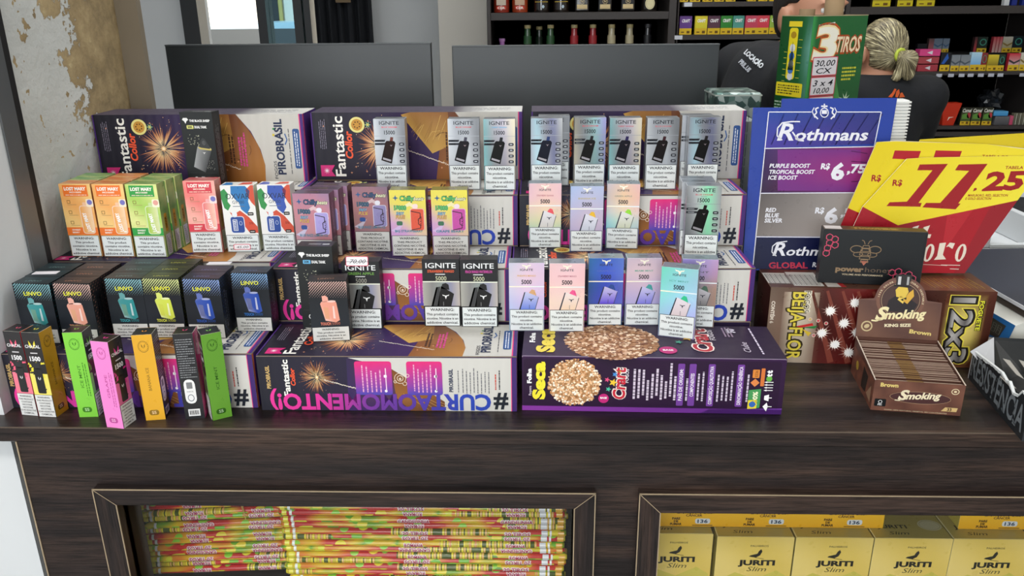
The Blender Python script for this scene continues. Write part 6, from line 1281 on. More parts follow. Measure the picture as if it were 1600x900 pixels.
def bottle(name, label, x, y, z, prof, cols, grp, n=16, extra=None):
    t = thing(name, label, 'bottle', (x, y, z+.001), 0, grp); m = MB(); m.rev([(r_, h_, c_) for (r_, h_), c_ in zip(prof, cols)], n=n); m.obj('bottle_body', MATS['bottle_gloss'], t, True)
    for nm, r0, za, zb, c in (extra or []): MB().rev([(r0-.001, za, c), (r0, za, c), (r0, zb, c), (r0-.001, zb, c)], n=n).obj(nm, PLAST, t, True)
    return t
printmat('bottle_gloss', .12, coat=.6)
def whisky(x, neck, body, lab, label, grp, scale=1.0, y=YS+.10, z=z0, cap='#b0a890'):
    s = scale; P = [(0, 0), (.036*s, .0), (.038*s, .01*s), (.038*s, .15*s), (.030*s, .175*s), (.016*s, .20*s), (.014*s, .265*s), (.0155*s, .268*s), (.0155*s, .283*s), (0, .285*s)]
    return bottle('liquor_bottle', label, x, y, z, P, [body]*5+[neck]*2+[cap]*3, grp, extra=[('neck_label', .0190*s, .198*s, .235*s, neck), ('front_label', .0388*s, .04*s, .13*s, lab)])
hz = (z1b-z0)/.285*.93
pw = sx(783)
bottle('liquor_bottle', 'lilac round bottle with long neck at left of the lower bottle row', pw, YS+.1, z0, [(0, 0), (.038, .0), (.044, .03), (.044, .10), (.034, .13), (.018, .15), (.013, .17), (.012, .215), (.015, .217), (.015, .23), (0, .231)], ['#b878c0']*7+['#c890cc']*4, 'bottles on the lower shelf', 20)
LB = [(824, '#2f5a34', 'green collar bottle, first of the lower row'), (843, '#1a3020', 'dark green collar bottle between the two bright green collars'), (861, '#2f5a34', 'green collar bottle, third of the lower row'), (899, '#b02c34', 'red collar bottle, left one of the lower row'), (929, '#b02c34', 'red collar bottle, right one of the lower row'),
      (959, '#c8bc98', 'cream collar bottle, left one of the lower row'), (988, '#c8bc98', 'cream collar bottle, right one of the lower row'), (1017, '#1c1c20', 'black collar bottle at the right end of the lower row')]
for i, (px, nk, lab) in enumerate(LB): whisky(sx(px), nk, '#3a1c12', '#7a5a38', lab, 'bottles on the lower shelf', hz*(1 if i != 1 else .97), y=YS+.10+(.09 if i == 1 else 0), cap='#c8b880' if i < 7 else '#24242a')
TB = [(783, '#8c2c1c', '#c8b8a8', 'amber bottle with red and white label at left of the top row'), (812, '#9c3c1c', '#c8a890', 'amber bottle with red label, second in the top row'), (846, '#1c1410', '#b89a3c', 'black bottle with gold line, left one in the top row'), (877, '#1c1410', '#b89a3c', 'black bottle with gold line, right one in the top row'),
      (910, '#14100e', '#d0bc90', 'square shouldered dark bottle with cream label, first of three'), (946, '#14100e', '#d0bc90', 'square shouldered dark bottle with cream label, second of three'), (982, '#14100e', '#d0bc90', 'square shouldered dark bottle with cream label, third of three'), (1016, '#1c1814', '#d8d0a8', 'bottle with large pale round label at the right of the top row')]
for i, (px, bd, lb_, lab) in enumerate(TB):
    x = sx(px); z = z1t+.001; w_ = .036
    t = thing('liquor_bottle', lab, 'bottle', (x, YS+.08, z), 0, 'bottles on the top shelf')
    if 4 <= i <= 6:
        bevbox('bottle_body', -.032, .032, -.03, .03, 0, .16, MATS['bottle_gloss'], t, .008, {'all': bd}, 2); MB().rev([(.028, .158, bd), (.013, .185, bd), (.012, .24, bd), (.014, .24, '#101010'), (.014, .26, '#101010'), (0, .26, '#101010')], n=14).obj('bottle_neck', MATS['bottle_gloss'], t, True)
        a = Art(); a.rect(-24, 12, 48, 20, lb_).up().rect(-22, 14, 44, 1, '#6a5a3c'); a.text('N', 0, 40, 10, lb_, w=10, bo=.02).ring(0, 44, 12, 10, 1.4, lb_, 16)
    else:
        MB().rev([(0, 0, bd), (w_, 0, bd), (w_+.001, .01, bd), (w_+.001, .15, bd), (.026, .18, bd), (.014, .20, bd), (.013, .27, bd), (.015, .27, '#8c2020'), (.015, .29, '#8c2020'), (0, .29, '#8c2020')], n=18).obj('bottle_body', MATS['bottle_gloss'], t, True)
        a = Art()
        if i < 2: a.rect(-22, 14, 44, 14, '#c83c2c').up().text('CER', 0, 16, 9, '#f0e8e0', w=36, bo=.04).rect(-22, 32, 44, 26, lb_)
        elif i < 4: a.rect(-30, 44, 60, 2.4, '#c8a83c').ell(8, 24, 6, 7, '#c8dce8', 14).up().text('e', 8, 21, 6, '#203050')
        else: a.ell(0, 34, 22, 26, lb_, 24).up().ring(0, 34, 18, 22, 1, '#8a7c50', 20)
    o = raw('front_label', a.mesh('front_label'), PAPER, t); o.matrix_local = Matrix(((1, 0, 0, 0), (0, 0, -1, -.0375 if not 4 <= i <= 6 else -.0302), (0, 1, 0, 0), (0, 0, 0, 1)))
# tobacco shelves
cs = thing('tobacco_shelf', 'black wall shelving full of cigarette packs', 'shelf', (0, YS, 0))
xa, xb = sx(1058), sx(1640)
xm = sx(1322)
bevbox('back_panel', xa, xb, .35, .36, 0, 2.4, M_shback, cs, 0); bevbox('side_panel', xa, xa+.006, .0, .35, 0, 2.4, M_shelf, cs, .002); bevbox('side_panel', xm-.01, xm+.01, .0, .35, 0, 2.4, M_shelf, cs, .002); bevbox('side_panel', xb, xb+.02, 0, .35, 0, 2.4, M_shelf, cs, .002)
LZ = [sz(2.5, 1140), sz(54, 1140), sz(107, 1140)]; RZ = [sz(9.5, 1480), sz(112, 1480), sz(197, 1480)]
for z in LZ: bevbox('shelf_board', xa+.02, xm-.01, 0, .34, z-.022, z, M_shelf, cs, .001)
for i, z in enumerate(RZ): bevbox('shelf_board', xm+.01, xb, 0, .34, z-(.034 if i == 0 else .016), z, M_shelf, cs, .001)
for z in (LZ[2]-.3, RZ[2]-.3): bevbox('shelf_board', xa+.02, xb, 0, .34, z-.022, z, M_shelf, cs, .001)
BX = {}
def pack(px0, px1, py0, py1, z, top, bot, label, cat='box', name='cigarette_pack', grp='cigarette packs', y=YS+.03, d=.024, deco=None, frac=.34, boty='#d8b428'):
    a0 = aty(px0, py1, y); w = aty(px1, py1, y).x-a0.x; h = aty(px0, py0, y).z-aty(px0, py1, y).z
    t = thing(name, label, cat, (a0.x+w/2, y, z), 0, grp); bevbox('carton', -w/2, w/2, 0, d, 0, h, CARD, t, .001, {'all': bot, 'edge': bot})
    a = Art(); W_, H_ = w*1000, h*1000; a.rect(0, 0, W_, H_, top, top=bot).up()
    if frac: a.rect(0, 0, W_, H_*frac, boty).up().rect(W_*.15, H_*.1, W_*.25, H_*.06, '#6a4c14').rect(W_*.6, H_*.06, W_*.25, H_*.14, '#6a4c14')
    if deco: deco(a, W_, H_)
    raw('front_print', a.mesh('front_print'), CARD, t).matrix_local = facem('front', w, h, d); return t
wt = lambda a, W_, H_: a.text('CRAFT', W_/2, H_*.66, H_*.16, '#f0f0f0', w=W_*.66, bo=.04, sh=.1)
for i, (x0, x1, c0, c1, lb) in enumerate(((1061, 1080, '#5c3c84', '#6c4890', 'purple'), (1085, 1104, '#c8c030', '#e8d83c', 'yellow'), (1105, 1124, '#5c3c44', '#5c3c50', 'maroon'), (1125, 1143, '#2c7c30', '#3c8c3c', 'leafy green'), (1144, 1161, '#5ca094', '#4c9488', 'pale teal'), (1163, 1182, '#c04058', '#c84c64', 'rose'), (1182, 1200, '#c83848', '#d84858', 'bright red'), (1201, 1216, '#88a83c', '#98b84c', 'lime green'))):
    pack(x0, x1, 25, 54, LZ[1]+.0003, c0, c1, f'{lb} and yellow tobacco pack on the middle left shelf', grp='packs on the middle left shelf', deco=wt)
for i, (x0, x1) in enumerate(((1055, 1070), (1071, 1089), (1091, 1108), (1109, 1126), (1127, 1144), (1161, 1176), (1178, 1194), (1195, 1211))):
    pack(x0+7, x1+5, -20, 2.5, LZ[0]+.0003, '#d8c83c', '#c8b830', f'yellow bottomed pack on the top left shelf, {["first","second","third","fourth","fifth","sixth","seventh","last"][i]} from the left', grp='packs on the top left shelf')
pack(1127, 1150, 78, 107, LZ[2]+.0003, '#c8ccc4', '#e0e4e0', 'white pack with yellow base beside the man in black', grp='packs on the low left shelf'); pack(1161, 1172, 78, 107, LZ[2]+.0003, '#c8a43c', '#d8b444', 'orange pack mostly hidden behind the man in black', grp='packs on the low left shelf', frac=0)
for px, lz, lab in ((1073, LZ[0], 'white price tag under the top left shelf'), (1061, LZ[1], 'white price tag under the middle left shelf')):
    t = thing('price_tag', lab, 'tag', (sx(px), YS-.004, lz-.020), 0, 'shelf price tags'); bevbox('tag_card', -.018, .018, 0, .002, 0, .018, PAPER, t, 0, {'all': '#c8ccd4'})
mk = lambda col: (lambda a, W_, H_: a.poly([(0, H_*.66), (W_/2, H_*.5), (W_, H_*.66), (W_, H_*.55), (W_/2, H_*.38), (0, H_*.55)], col))
blu = lambda a, W_, H_: a.poly([(W_*.1, H_*.4), (W_*.6, H_*.95), (W_*.8, H_*.7), (W_*.4, H_*.38)], '#2c5cb0')
ringd = lambda a, W_, H_: a.ring(W_*.55, H_*.66, W_*.36, H_*.22, W_*.1, '#3c8c78', 14)
R1 = [(1467, 1482, 83, '#1c2030', '#14161c', 'dark navy pack with a blue slash', blu), (1484, 1497, 87, '#8c9094', '#7c848c', 'grey pack with chevron, left of two', mk('#4c5864')), (1498, 1513, 87, '#8c9094', '#7c848c', 'grey pack with chevron, right of two', mk('#4c5864')), (1514, 1530, 83, '#3c98d8', '#b8dcf0', 'sky blue and white pack', None), (1530, 1539, 84, '#7c2428', '#8c3034', 'maroon pack with ring emblem', ringd), (1541, 1557, 87, '#2c2a14', '#e0c83c', 'black and yellow topped pack', None), (1557, 1567, 87, '#1c2c24', '#24382c', 'dark green pack beside the yellow topped one', ringd), (1573, 1590, 85, '#c8c8c8', '#c82c3c', 'red and white chevron pack', mk('#3a3a3a')), (1591, 1606, 84, '#b8a878', '#d0ccc0', 'gold chevron pack at the right edge of the shelf', mk('#8a7440'))]
for x0, x1, y0_, c0, c1, lb, dc in R1: pack(x0, x1, y0_, 112, RZ[1]+.0003, c0, c1, lb+', front row on the middle shelf', grp='front packs on the middle right shelf', deco=dc)
for i, (yb_, c, lb) in enumerate(((112, '#a83c48', 'lowest'), (101.5, '#a8444c', 'middle'), (91, '#d84888', 'topmost'))):
    pack(1433+i*1.5, 1464+i*2, yb_-10.3, yb_, RZ[1]+.0003+i*(.0345), c, c, f'pink flat pack with white tip emblem, {lb} of the pile', grp='pile of flat pink packs', frac=0, deco=lambda a, W_, H_: a.poly([(W_*.35, H_*.5), (W_*.62, H_*.2), (W_*.62, H_*.8)], '#d8d8e0'), d=.05)
R2 = [(1432, 1447, 68, '#1c1c24', '#14141c', 'black pack just right of the woman with tied hair', None), (1449, 1457, 60, '#b8606c', '#4c3c3c', 'thin upright pink topped pack', None), (1457, 1470, 60, '#7c8894', '#5c6c80', 'grey blue folded pack, left of two', mk('#3c5878')), (1471, 1481, 60, '#7c8894', '#5c6c80', 'grey blue folded pack, right of two', mk('#3c5878')), (1520, 1524, 58, '#b83c48', '#3c2c2c', 'thin red topped pack at left of the green ring pack', None), (1525, 1540, 58, '#1c2c24', '#14201c', 'black pack with green ring emblem', ringd), (1549, 1553, 58, '#c8a8a0', '#b83c48', 'thin red topped pack, first of three', None), (1554, 1558, 58, '#c8a8a0', '#b83c48', 'thin red topped pack, second of three', None), (1559, 1563, 58, '#c8a8a0', '#b83c48', 'thin red topped pack, third of three', None), (1564, 1579, 58, '#a89858', '#c0bcb0', 'gold and white chevron pack, upper row', mk('#8a7440')), (1580, 1595, 57, '#14202c', '#101c24', 'black pack with teal ring emblem at upper right', ringd)]
yr = YS+.17
rz = aty(1500, 82.5, yr).z
bevbox('riser_board', xm+.02, xb-.01, .15, .33, RZ[1]+.0, rz, M_shback, cs, .001)
for x0, x1, y0_, c0, c1, lb, dc in R2: pack(x0, x1, y0_, 82.5, rz+.0003, c0, c1, lb+', back row', grp='back packs on the middle right shelf', deco=dc, y=yr, frac=.28 if x1-x0 > 8 else 0)
for i, px in enumerate((1485, 1493, 1501, 1509)): pack(px-3, px+4, 79, 86, RZ[1]+.0003+0, '#b06870', '#c08088', 'small pink pack end on the riser behind the grey packs', grp='small pink packs', y=YS+.10, frac=0) if False else None
for i, px in enumerate((1467, 1485.5, 1502, 1516, 1532, 1548, 1562.5, 1597)):
    t = thing('price_tag', f'white shelf price tag under the middle right shelf, {["first","second","third","fourth","fifth","sixth","seventh","eighth"][i]} from the left', 'tag', (aty(px, 117, YS).x, YS-.004, RZ[1]-.024), 0, 'shelf price tags'); bevbox('tag_card', -.013, .013, 0, .002, 0, .015, PAPER, t, 0, {'all': '#b8bcc8'})
for i, (px, w_) in enumerate(((1377, 28), (1414, 24), (1446, 28))):
    pack(px-w_/2, px+w_/2, -22, 7, RZ[0]+.0003, '#b8a828', '#3a3420', ['yellow based pack on the top right shelf, first', 'yellow based pack on the top right shelf, second', 'yellow based pack on the top right shelf, third'][i], grp='packs on the top right shelf', frac=.3, boty='#c8b820')
for px, c, lb in ((1572, '#c8ccd0', 'white upright box at the top right corner'), (1584, '#1c2c7c', 'deep blue box at the top right corner, left of two'), (1600, '#1c2c7c', 'deep blue box at the top right corner, right of two')): pack(px-4, px+4, -25, 10, RZ[0]+.0003, c, c, lb, grp='boxes at the top right corner', frac=0)
# bottom right shelf
x0_, x1_ = aty(1472, 160, YS+.03).x, aty(1502, 160, YS+.03).x; zt_ = aty(1490, 161, YS+.03).z; cx_ = (x0_+x1_)/2; h_ = zt_-RZ[2]
t = thing('red_cup_box', 'red flared cup shaped box with white letters on the lower shelf', 'box', (cx_, YS+.03, RZ[2]+.0003), 0); wT = (x1_-x0_)/2; wB = wT*.58
V = [(-wB, 0, 0), (wB, 0, 0), (wB, .04, 0), (-wB, .04, 0), (-wT, -.01, h_), (wT, -.01, h_), (wT, .05, h_), (-wT, .05, h_)]
raw('cup', mesh('cup', V, BOXF, [lin('#c8341c')]*8), CARD, t); a = Art(); a.up(20).text('HYPER', 0, h_*1000*.76, h_*130, '#f0ece8', w=wT*1500, bo=.05).poly([(-8, 20), (10, 48), (6, 60), (-4, 40)], '#e8dcd0').poly([(0, 50), (10, 60), (8, 76), (-2, 70)], '#e0c030').poly([(4, 34), (24, 40), (22, 46), (4, 44)], '#e8dcd0'); raw('front_print', a.mesh('front_print'), CARD, t).matrix_local = Matrix(((1, 0, 0, 0), (0, -.1, -1, -.0008), (0, 1, 0, 0), (0, 0, 0, 1)))
cm = lambda a, W_, H_: (a.text('Camel', W_/2, H_*.74, H_*.2, '#e8e8e0', w=W_*.9, sh=.2, bo=.02), a.poly([(W_*.1, H_*.35), (W_*.9, H_*.35), (W_*.6, H_*.7), (W_*.1, H_*.6)], '#5c8c3c'), a.ell(W_*.78, H_*.55, W_*.2, H_*.17, '#b83c44', 10))
for i, px in enumerate((1506, 1522.5, 1539.5)): pack(px-7, px+8, 170, 197, RZ[2]+.0003, '#4c5c2c', '#2c2c24', f'small green and red scene pack on the lower shelf, {["left","middle","right"][i]} of three', grp='green scene packs', deco=cm, frac=.22)
pack(1553, 1575, 184, 197, RZ[2]+.0003, '#4c4c50', '#6c6c70', 'grey flat pack at the bottom of the lower shelf pile', grp='flat packs on the lower shelf', frac=0, d=.05); pack(1552, 1574, 176.5, 183.6, RZ[2]+.0003+aty(0, 184, YS+.03).z*0+.0425, '#3c8cc8', '#58a8dc', 'bright blue flat pack on top of the grey one', grp='flat packs on the lower shelf', frac=0, d=.05)
pack(1569.8, 1578, 183, 197, RZ[2]+.0003, '#c04868', '#c85878', 'small pink pack beside the flat pile', grp='flat packs on the lower shelf', frac=0, y=YS-.0+.004) if False else pack(1576, 1581, 183, 197, RZ[2]+.0003, '#c04868', '#c85878', 'small pink pack beside the flat pile', grp='flat packs on the lower shelf', frac=0)
for i, px in enumerate((1584, 1590, 1596, 1602)): pack(px-2.6, px+2.6, 179, 197, RZ[2]+.0003, '#5c5c50', '#6c6858', f'thin grey spine pack on the lower shelf, {["first","second","third","fourth"][i]} from left', grp='thin grey packs', frac=0, deco=lambda a, W_, H_: a.rect(W_*.7, 0, W_*.2, H_, '#b8b8a8'))
t = thing('plastic_bag', 'crumpled dark plastic bag on top of the lower shelf packs', 'bag', (sx(1574, 170), YS+.16, RZ[2]+.008), 0)
bmm = bmesh.new(); bmesh.ops.create_icosphere(bmm, subdivisions=3, radius=1); rd = random.Random(5)
for v in bmm.verts: k = 1+.18*math.sin(v.co.x*7+v.co.z*5)+.12*math.sin(v.co.y*9+v.co.z*11); v.co = (v.co.x*.05*k, v.co.y*.05*k, .085+v.co.z*.062*k)
me = bpy.data.meshes.new('bag'); bmm.to_mesh(me); bmm.free(); raw('bag', me, simple('dark_bag_plastic', '#23262a', .25, noise=.2), t)

# ================================================================ PEOPLE
class SDF:
    def __init__(s, k=.03): s.P = []; s.k = k
    def cap(s, a, b, ra, rb, k=None): s.P.append(('c', np.array(a, float), np.array(b, float), ra, rb, k or s.k)); return s
    def ell(s, c, r, k=None): s.P.append(('e', np.array(c, float), np.array(r, float), 0, 0, k or s.k)); return s
    def ev(s, X, grow=0):
        D = None
        for q in s.P:
            if q[0] == 'c':
                a, b, ra, rb = q[1:5]; ab = b-a; t_ = np.clip(((X-a) @ ab)/max(1e-9, ab @ ab), 0, 1); d = np.linalg.norm(X-a-t_[..., None]*ab, axis=-1)-(ra+(rb-ra)*t_)
            else:
                k0 = np.linalg.norm((X-q[1])/q[2], axis=-1); k1 = np.linalg.norm((X-q[1])/(q[2]**2), axis=-1)+1e-9; d = k0*(k0-1)/k1
            if D is None: D = d
            else: k = q[5]; h = np.clip(.5+.5*(D-d)/k, 0, 1); D = D*(1-h)+d*h-k*h*(1-h)
        return D-grow
def nets(fn, lo, hi, st):
    """surface nets of a signed distance field"""
    lo = np.array(lo); n = np.ceil((np.array(hi)-lo)/st).astype(int)+1
    g = np.stack(np.meshgrid(*[lo[i]+st*np.arange(n[i]) for i in range(3)], indexing='ij'), -1); D = fn(g); s_ = D < 0
    cnt = np.zeros(tuple(n-1), int)
    for i in (0, 1):
        for j in (0, 1):
            for k in (0, 1): cnt += s_[i:n[0]-1+i, j:n[1]-1+j, k:n[2]-1+k]
    act = (cnt > 0) & (cnt < 8); idx = -np.ones(act.shape, int); idx[act] = np.arange(act.sum()); acc = np.zeros((act.sum(), 3)); num = np.zeros(act.sum()); ijk = np.argwhere(act)
    cor = [(i, j, k) for i in (0, 1) for j in (0, 1) for k in (0, 1)]
    for c0 in cor:
        for ax in range(3):
            if c0[ax]: continue
            c1 = list(c0); c1[ax] = 1; a = ijk+np.array(c0); b = ijk+np.array(c1); da = D[tuple(a.T)]; db = D[tuple(b.T)]; m = (da < 0) != (db < 0); t_ = np.zeros_like(da); t_[m] = da[m]/(da[m]-db[m])
            p = a+(b-a)*t_[:, None]; acc[m] += p[m]; num[m] += 1
    V = lo+st*acc/num[:, None]; F = []
    for ax in range(3):
        o1, o2 = [q for q in range(3) if q != ax]; sl0 = [slice(None)]*3; sl1 = [slice(None)]*3; sl0[ax] = slice(0, n[ax]-1); sl1[ax] = slice(1, n[ax]); A = s_[tuple(sl0)]; B = s_[tuple(sl1)]
        for e in np.argwhere(A != B):
            if e[o1] < 1 or e[o2] < 1 or e[o1] >= n[o1]-1 or e[o2] >= n[o2]-1: continue
            q = []
            for d1, d2 in ((0, 0), (1, 0), (1, 1), (0, 1)):
                c = e.copy(); c[o1] -= d1; c[o2] -= d2; q.append(idx[tuple(c)])
            if min(q) < 0: continue
            fl = A[tuple(e)]; fl = (not fl) if ax == 1 else fl
            F.append(q if fl else q[::-1])
    return V, F
def blobmesh(name, fn, lo, hi, st, mat, parent, col=(1, 1, 1)):
    V, F = nets(fn, lo, hi, st); me = smooth(mesh(name, V, [tuple(int(i) for i in f) for f in F], [lin(col) if isinstance(col, str) else col]*len(V))); return raw(name, me, mat, parent)
def person(label, loc, rz, H, hairmat, tail, head_turn, bend, sex, arms, hyaw=0, drop=0.065, hsc=1.0):
    """built standing at the origin facing +y, then placed; sizes scale with the standing height"""
    t = thing('person', label, 'person', loc, rz); s = H/1.7
    hip, chest, neck = np.array([0, 0, .93])*s, np.array([0, bend*.6, 1.27])*s, np.array([0, bend, 1.43])*s; hc = np.array([head_turn[0], bend+head_turn[1], 1.575-drop])*s
    sw = (.185 if sex == 'm' else .165)*s
    b = SDF(.035*s)
    b.cap(hip, hip+[0, 0, .05*s], .135*s, .13*s).ell((hip+chest)/2, np.array([.125, .095, .2])*s).ell(chest, np.array([.165 if sex == 'm' else .15, .11, .17])*s)
    for k in (-1, 1):
        sh = chest+np.array([k*sw, -.005*s, .09*s]); b.cap(neck+[0, 0, -.03*s], sh, .045*s, .058*s)
    b.cap(neck+[0, 0, -.05*s], hc-[0, .0, .05*s], .056*s, .052*s, .03*s)
    ch_, sh0 = math.cos(hyaw), math.sin(hyaw); RH = np.array([[ch_, -sh0, 0], [sh0, ch_, 0], [0, 0, 1]])
    def toh(X): return (X-hc) @ RH/hsc+hc
    hs = SDF(.03*s).ell(hc+np.array([0, -.008, .025])*s, np.array([.077, .095, .10])*s).ell(hc+np.array([0, .025, -.045])*s, np.array([.055, .062, .065])*s, .03*s)
    f = hc
    hs.cap(f+np.array([0, .088, .012])*s, f+np.array([0, .105, -.022])*s, .008*s, .012*s, .012*s).cap(f+np.array([-.018, .083, -.055])*s, f+np.array([.018, .083, -.055])*s, .007*s, .007*s, .008*s)
    for k in (-1, 1): hs.ell(f+np.array([k*.087, -.008, -.005])*s, np.array([.013, .025, .037])*s, .006*s).ell(f+np.array([k*.030, .082, .038])*s, np.array([.022, .010, .006])*s, .01*s)
    def bodyf(X):
        A = b.ev(X); B = hs.ev(toh(X))*hsc; k = .02*s; h = np.clip(.5+.5*(A-B)/k, 0, 1); return A*(1-h)+B*h-k*h*(1-h)
    for k, (el, wr) in zip((-1, 1), arms):
        sh = chest+np.array([k*sw, -.005*s, .09*s]); el = np.array(el)*s; wr = np.array(wr)*s
        b.cap(sh, el, .050*s, .040*s).cap(el, wr, .040*s, .026*s); d = (wr-el)/np.linalg.norm(wr-el); up = np.array([0, 0, 1.]); sd = np.cross(d, up); sd /= np.linalg.norm(sd)+1e-9; pm = wr+d*.05*s
        b.cap(wr, pm, .026*s, .030*s, .02*s)
        for i in range(4):
            o = sd*(.024-.016*i)*s; Lf = (.06, .07, .066, .052)[i]*s; a0 = pm+o+d*.02*s; a1 = a0+d*Lf*.5; a2 = a1+(d*.7-up*.7)*Lf*.5; b.cap(a0, a1, .0088*s, .008*s, .006*s).cap(a1, a2, .008*s, .007*s, .004*s)
        b.cap(wr+sd*k*-.02*s+d*.015*s, wr+sd*.045*s*-k+d*.055*s-up*.012*s, .011*s, .009*s, .01*s)
    for k in (-1, 1):
        h0 = hip+np.array([k*.085, 0, -.03])*s; kn = np.array([k*.095, .01, .5])*s; an = np.array([k*.10, -.01, .09])*s; b.cap(h0, kn, .085*s, .055*s).cap(kn, an, .055*s, .036*s).cap(an+np.array([0, 0, -.04])*s, an+np.array([0, .15, -.055])*s, .036*s, .03*s, .03*s)
    lo = [-.5*s, -.35*s, -.0]; hi = [.5*s, .8*s, 1.75*s]
    body = blobmesh('body', bodyf, lo, hi, .0105, M_skin, t)
    # shirt: same surface grown, cut at neck, hem and sleeve ends
    c = SDF(.05*s); c.cap(hip+[0, 0, -.06*s], hip+[0, 0, .05*s], .14*s, .138*s).ell((hip+chest)/2, np.array([.14, .108, .22])*s).ell(chest, np.array([.175 if sex == 'm' else .16, .122, .175])*s)
    for k, (el, wr) in zip((-1, 1), arms):
        sh = chest+np.array([k*sw, -.005*s, .09*s]); el = np.array(el)*s; c.cap(neck+[0, -.005*s, -.035*s], sh, .052*s, .070*s).cap(sh, sh+(el-sh)*.72, .068*s, .062*s, .03*s)
    zc = (neck[2]+.012*s)
    def shirt(X):
        d = c.ev(X); fold = .0035*np.sin(X[..., 2]*38+X[..., 0]*17)*np.sin(X[..., 0]*29+X[..., 1]*13); return np.maximum(d+fold, np.maximum(X[..., 2]-zc-(.02*(X[..., 1]-neck[1])*-1), hip[2]-.10*s-X[..., 2]))
    sh_ = blobmesh('tshirt', shirt, [-.45*s, -.3*s, .75*s], [.45*s, .55*s, 1.55*s], .011, M_shirt, t)
    e = SDF(.03*s).cap(hip+[0, 0, -.02*s], hip+[0, 0, .03*s], .142*s, .135*s)
    for k in (-1, 1):
        h0 = hip+np.array([k*.085, 0, -.03])*s; kn = np.array([k*.095, .01, .5])*s; an = np.array([k*.10, -.01, .08])*s; e.cap(h0, kn, .095*s, .068*s).cap(kn, an, .068*s, .06*s)
    blobmesh('trousers', lambda X: np.maximum(e.ev(X), .06*s-X[..., 2]), [-.3*s, -.25*s, .02], [.3*s, .25*s, 1.05*s], .014, M_jeans, t)
    # hair
    hr = SDF(.02*s); hr.ell(hc+np.array([0, -.018, .036])*s, np.array([.085, .098, .102])*s)
    if tail:
        hr.ell(hc+np.array([0, -.045, -.01])*s, np.array([.074, .064, .062])*s)
        for q in tail: hr.cap(*q)
    else: hr.ell(hc+np.array([0, -.045, -.01])*s, np.array([.070, .060, .075])*s)
    def hair(X):
        X = toh(X); L_ = X-hc
        strand = .0016*np.sin(np.arctan2(L_[..., 0], .03-L_[..., 1])*34)
        cut = L_[..., 1]-(.030*s+1.1*np.maximum(-.02*s, L_[..., 2]-.045*s)); d = np.maximum(hr.ev(X)+strand, cut)
        low = (-.055*s-L_[..., 2]) if not tail else -1.0
        ear = .040*s-np.sqrt((L_[..., 1]-.005*s)**2+(L_[..., 2]+.006*s)**2); side = np.abs(L_[..., 0])-.055*s; return np.maximum(np.maximum(d, np.minimum(ear, side)), low)
    blobmesh('hair', hair, list(hc-np.array([.14, .22, .26])*s), list(hc+np.array([.14, .14, .16])*s), (.006 if tail else .008), hairmat, t)
    for k in (-1, 1):
        m = MB(); bmm = bmesh.new(); bmesh.ops.create_uvsphere(bmm, u_segments=10, v_segments=8, radius=.009*s); me = bpy.data.meshes.new('eye'); bmm.to_mesh(me); bmm.free(); at = me.color_attributes.new('Col', 'FLOAT_COLOR', 'POINT')
        for v in me.vertices: at.data[v.index].color = (*lin('#2c1c14' if v.co.y > .008*s else '#e8e4e0'), 1)
        o = raw('eye', me, PLAST, t); o.location = hc+RH @ (np.array([k*.03, .073, .018])*s*hsc); o.rotation_euler = (0, 0, hyaw)
    return t, sh_, hc, s
HW = 1.54
t = NT('streaked_blonde_hair'); tc = t.n('ShaderNodeTexCoord'); TIE = (.012, -.035, 1.508*HW/1.7); sb = t.n('ShaderNodeVectorMath', operation='SUBTRACT', i_1=TIE); t.l(tc.outputs['Object'], sb.inputs[0]); se = t.n('ShaderNodeSeparateXYZ'); t.l(sb.outputs[0], se.inputs[0])
an = mth(t, 'ARCTAN2', se.outputs[0], se.outputs[2]); rr_ = t.n('ShaderNodeVectorMath', operation='LENGTH'); t.l(sb.outputs[0], rr_.inputs[0])
cb = t.n('ShaderNodeCombineXYZ'); t.l(mth(t, 'MULTIPLY', an, 9.0), cb.inputs[0]); t.l(mth(t, 'MULTIPLY', rr_.outputs['Value'], 14.0), cb.inputs[1])
nn = t.n('ShaderNodeTexNoise', i_Scale=1.6, i_Detail=5.0, i_Roughness=.7); t.l(cb.outputs[0], nn.inputs['Vector']); hc_ = t.ramp(nn.outputs[0], [(.38, '#28221a'), (.46, '#6c634c'), (.54, '#a89c78'), (.62, '#efe6bc')]); t.l(hc_, t.b.inputs['Base Color']); t.b.inputs['Roughness'].default_value = .4
bp = t.n('ShaderNodeBump', i_Strength=.35, i_Distance=.004); t.l(nn.outputs[0], bp.inputs['Height']); t.l(bp.outputs[0], t.b.inputs['Normal']); M_bh = t.m
s = HW/1.7; hcx = np.array([0, .06, 1.51])*s
tail = [(hcx+np.array([.0, -.105, -.002])*s, hcx+np.array([.012, -.150, -.012])*s, .017*s, .030*s, .01*s), (hcx+np.array([.010, -.150, -.015])*s, hcx+np.array([.030, -.140, -.070])*s, .034*s, .026*s, .015*s), (hcx+np.array([.0, -.145, -.02])*s, hcx+np.array([-.018, -.130, -.085])*s, .026*s, .016*s, .015*s)]
wp = aty(1394, 90, 2.62)
wm, wsh, hcw, sw_ = person('woman in black T-shirt seen from behind, streaked blonde hair tied low', (wp.x, 2.66, 0), R(4), HW, M_bh, tail, (0, .035), .025, 'f', [((-.22, .14, 1.12), (-.14, .36, 1.10)), ((.22, .14, 1.12), (.14, .36, 1.10))], hyaw=R(15), hsc=.88)
m = MB(); V = []; n = 16
for i in range(n):
    q = 2*math.pi*i/n
    for j in range(6): w = 2*math.pi*j/6; rr = .019+.007*math.cos(w); V.append((rr*math.cos(q), .006*math.sin(w), rr*math.sin(q)))
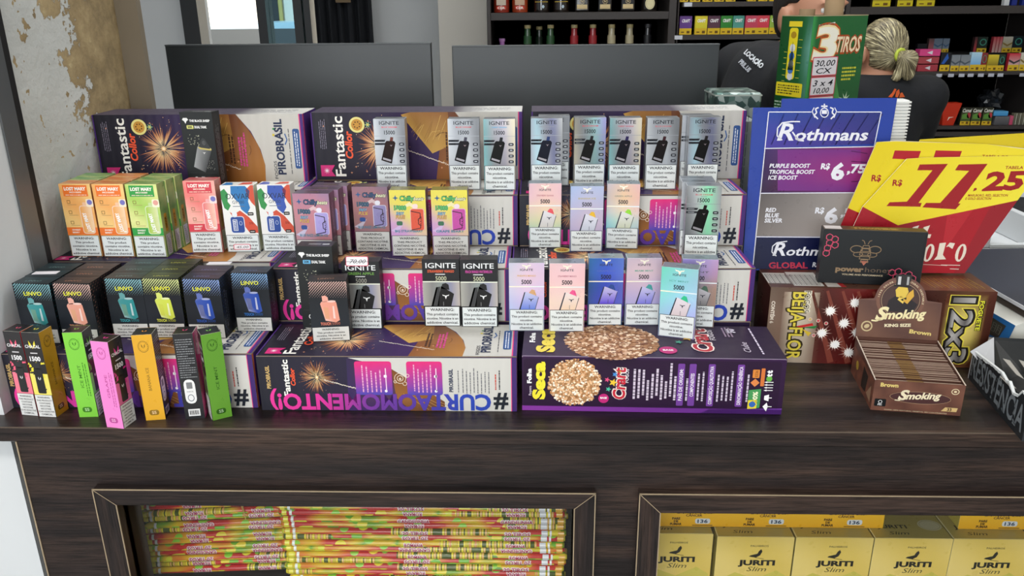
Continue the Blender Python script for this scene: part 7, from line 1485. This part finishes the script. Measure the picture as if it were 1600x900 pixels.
o = raw('hair_tie', smooth(mesh('hair_tie', V, [(i*6+j, i*6+(j+1) % 6, ((i+1) % n)*6+(j+1) % 6, ((i+1) % n)*6+j) for i in range(n) for j in range(6)], [lin('#c8d84c')]*len(V))), PLAST, wm); cq, sq = math.cos(R(15)), math.sin(R(15)); o.location = hcx+np.array([.118*sq, -.118*cq, .0])*s*.88; o.rotation_euler = (0, 0, R(15)); o.scale = (.88, .88, .88)
mp_ = aty(1252, 20, 2.38); HM = 1.70
HM = 1.68; yw = R(-80); hw_ = aty(1270, 10, 2.30); off = .23*HM/1.7
mn, msh, hcm, sm_ = person('man in black T-shirt with white lettering, leaning behind the green box', (hw_.x+math.sin(yw)*off, 2.30-math.cos(yw)*off, 0), yw, HM, M_dhair, None, (0, .03), .20, 'm', [((-.24, .16, 1.08), (-.14, .32, .98)), ((.24, .16, 1.08), (.14, .32, .98))], hyaw=R(-76), drop=.07)
bpy.context.view_layer.update()
def drape(art, shirt, parent, name, mat):
    dg = bpy.context.evaluated_depsgraph_get(); mw = shirt.matrix_world; bv = BVHTree.FromPolygons([mw @ v.co for v in shirt.data.vertices], [tuple(p.vertices) for p in shirt.data.polygons]); inv = parent.matrix_world.inverted(); V = []
    for x, y, z in art.V:
        d = ray(x, y).normalized(); h = bv.ray_cast(CP, d)
        p = h[0]+h[1]*.003 if h[0] is not None else CP+d*2.5
        V.append(inv @ p)
    return raw(name, mesh(name, V, art.F, art.C), mat, parent)
a = Art()
def ptx(s_, x, y, h, w, rot, c):
    v, F, L = tmesh(s_, .05, 2); k = w/L; cr, sr = math.cos(R(rot)), math.sin(R(rot)); a.add([(x+X*k*cr-(-Y*h)*sr, y+X*k*sr+(-Y*h)*cr) for X, Y in v], F, c)
ptx('LOCAÇÃO', 1163, 84, 8, 36, 42, '#d8dce0'); ptx('PRIL.US', 1155, 98, 7, 22, 46, '#b8bcc4'); drape(a, msh, mn, 'white_lettering', PAPER)
a = Art()
for pts in ([(1387, 152), (1393, 146), (1397, 139), (1400, 140), (1397, 147), (1393, 153)], [(1398, 152), (1400, 143), (1404, 140), (1405, 146), (1402, 153)], [(1404, 153), (1406, 146), (1409, 145), (1413, 152)]): a.add(pts, [tuple(range(len(pts)))[::-1]], '#c85a2c')
drape(a, wsh, wm, 'orange_emblem', PAPER)
bpy.context.view_layer.update()
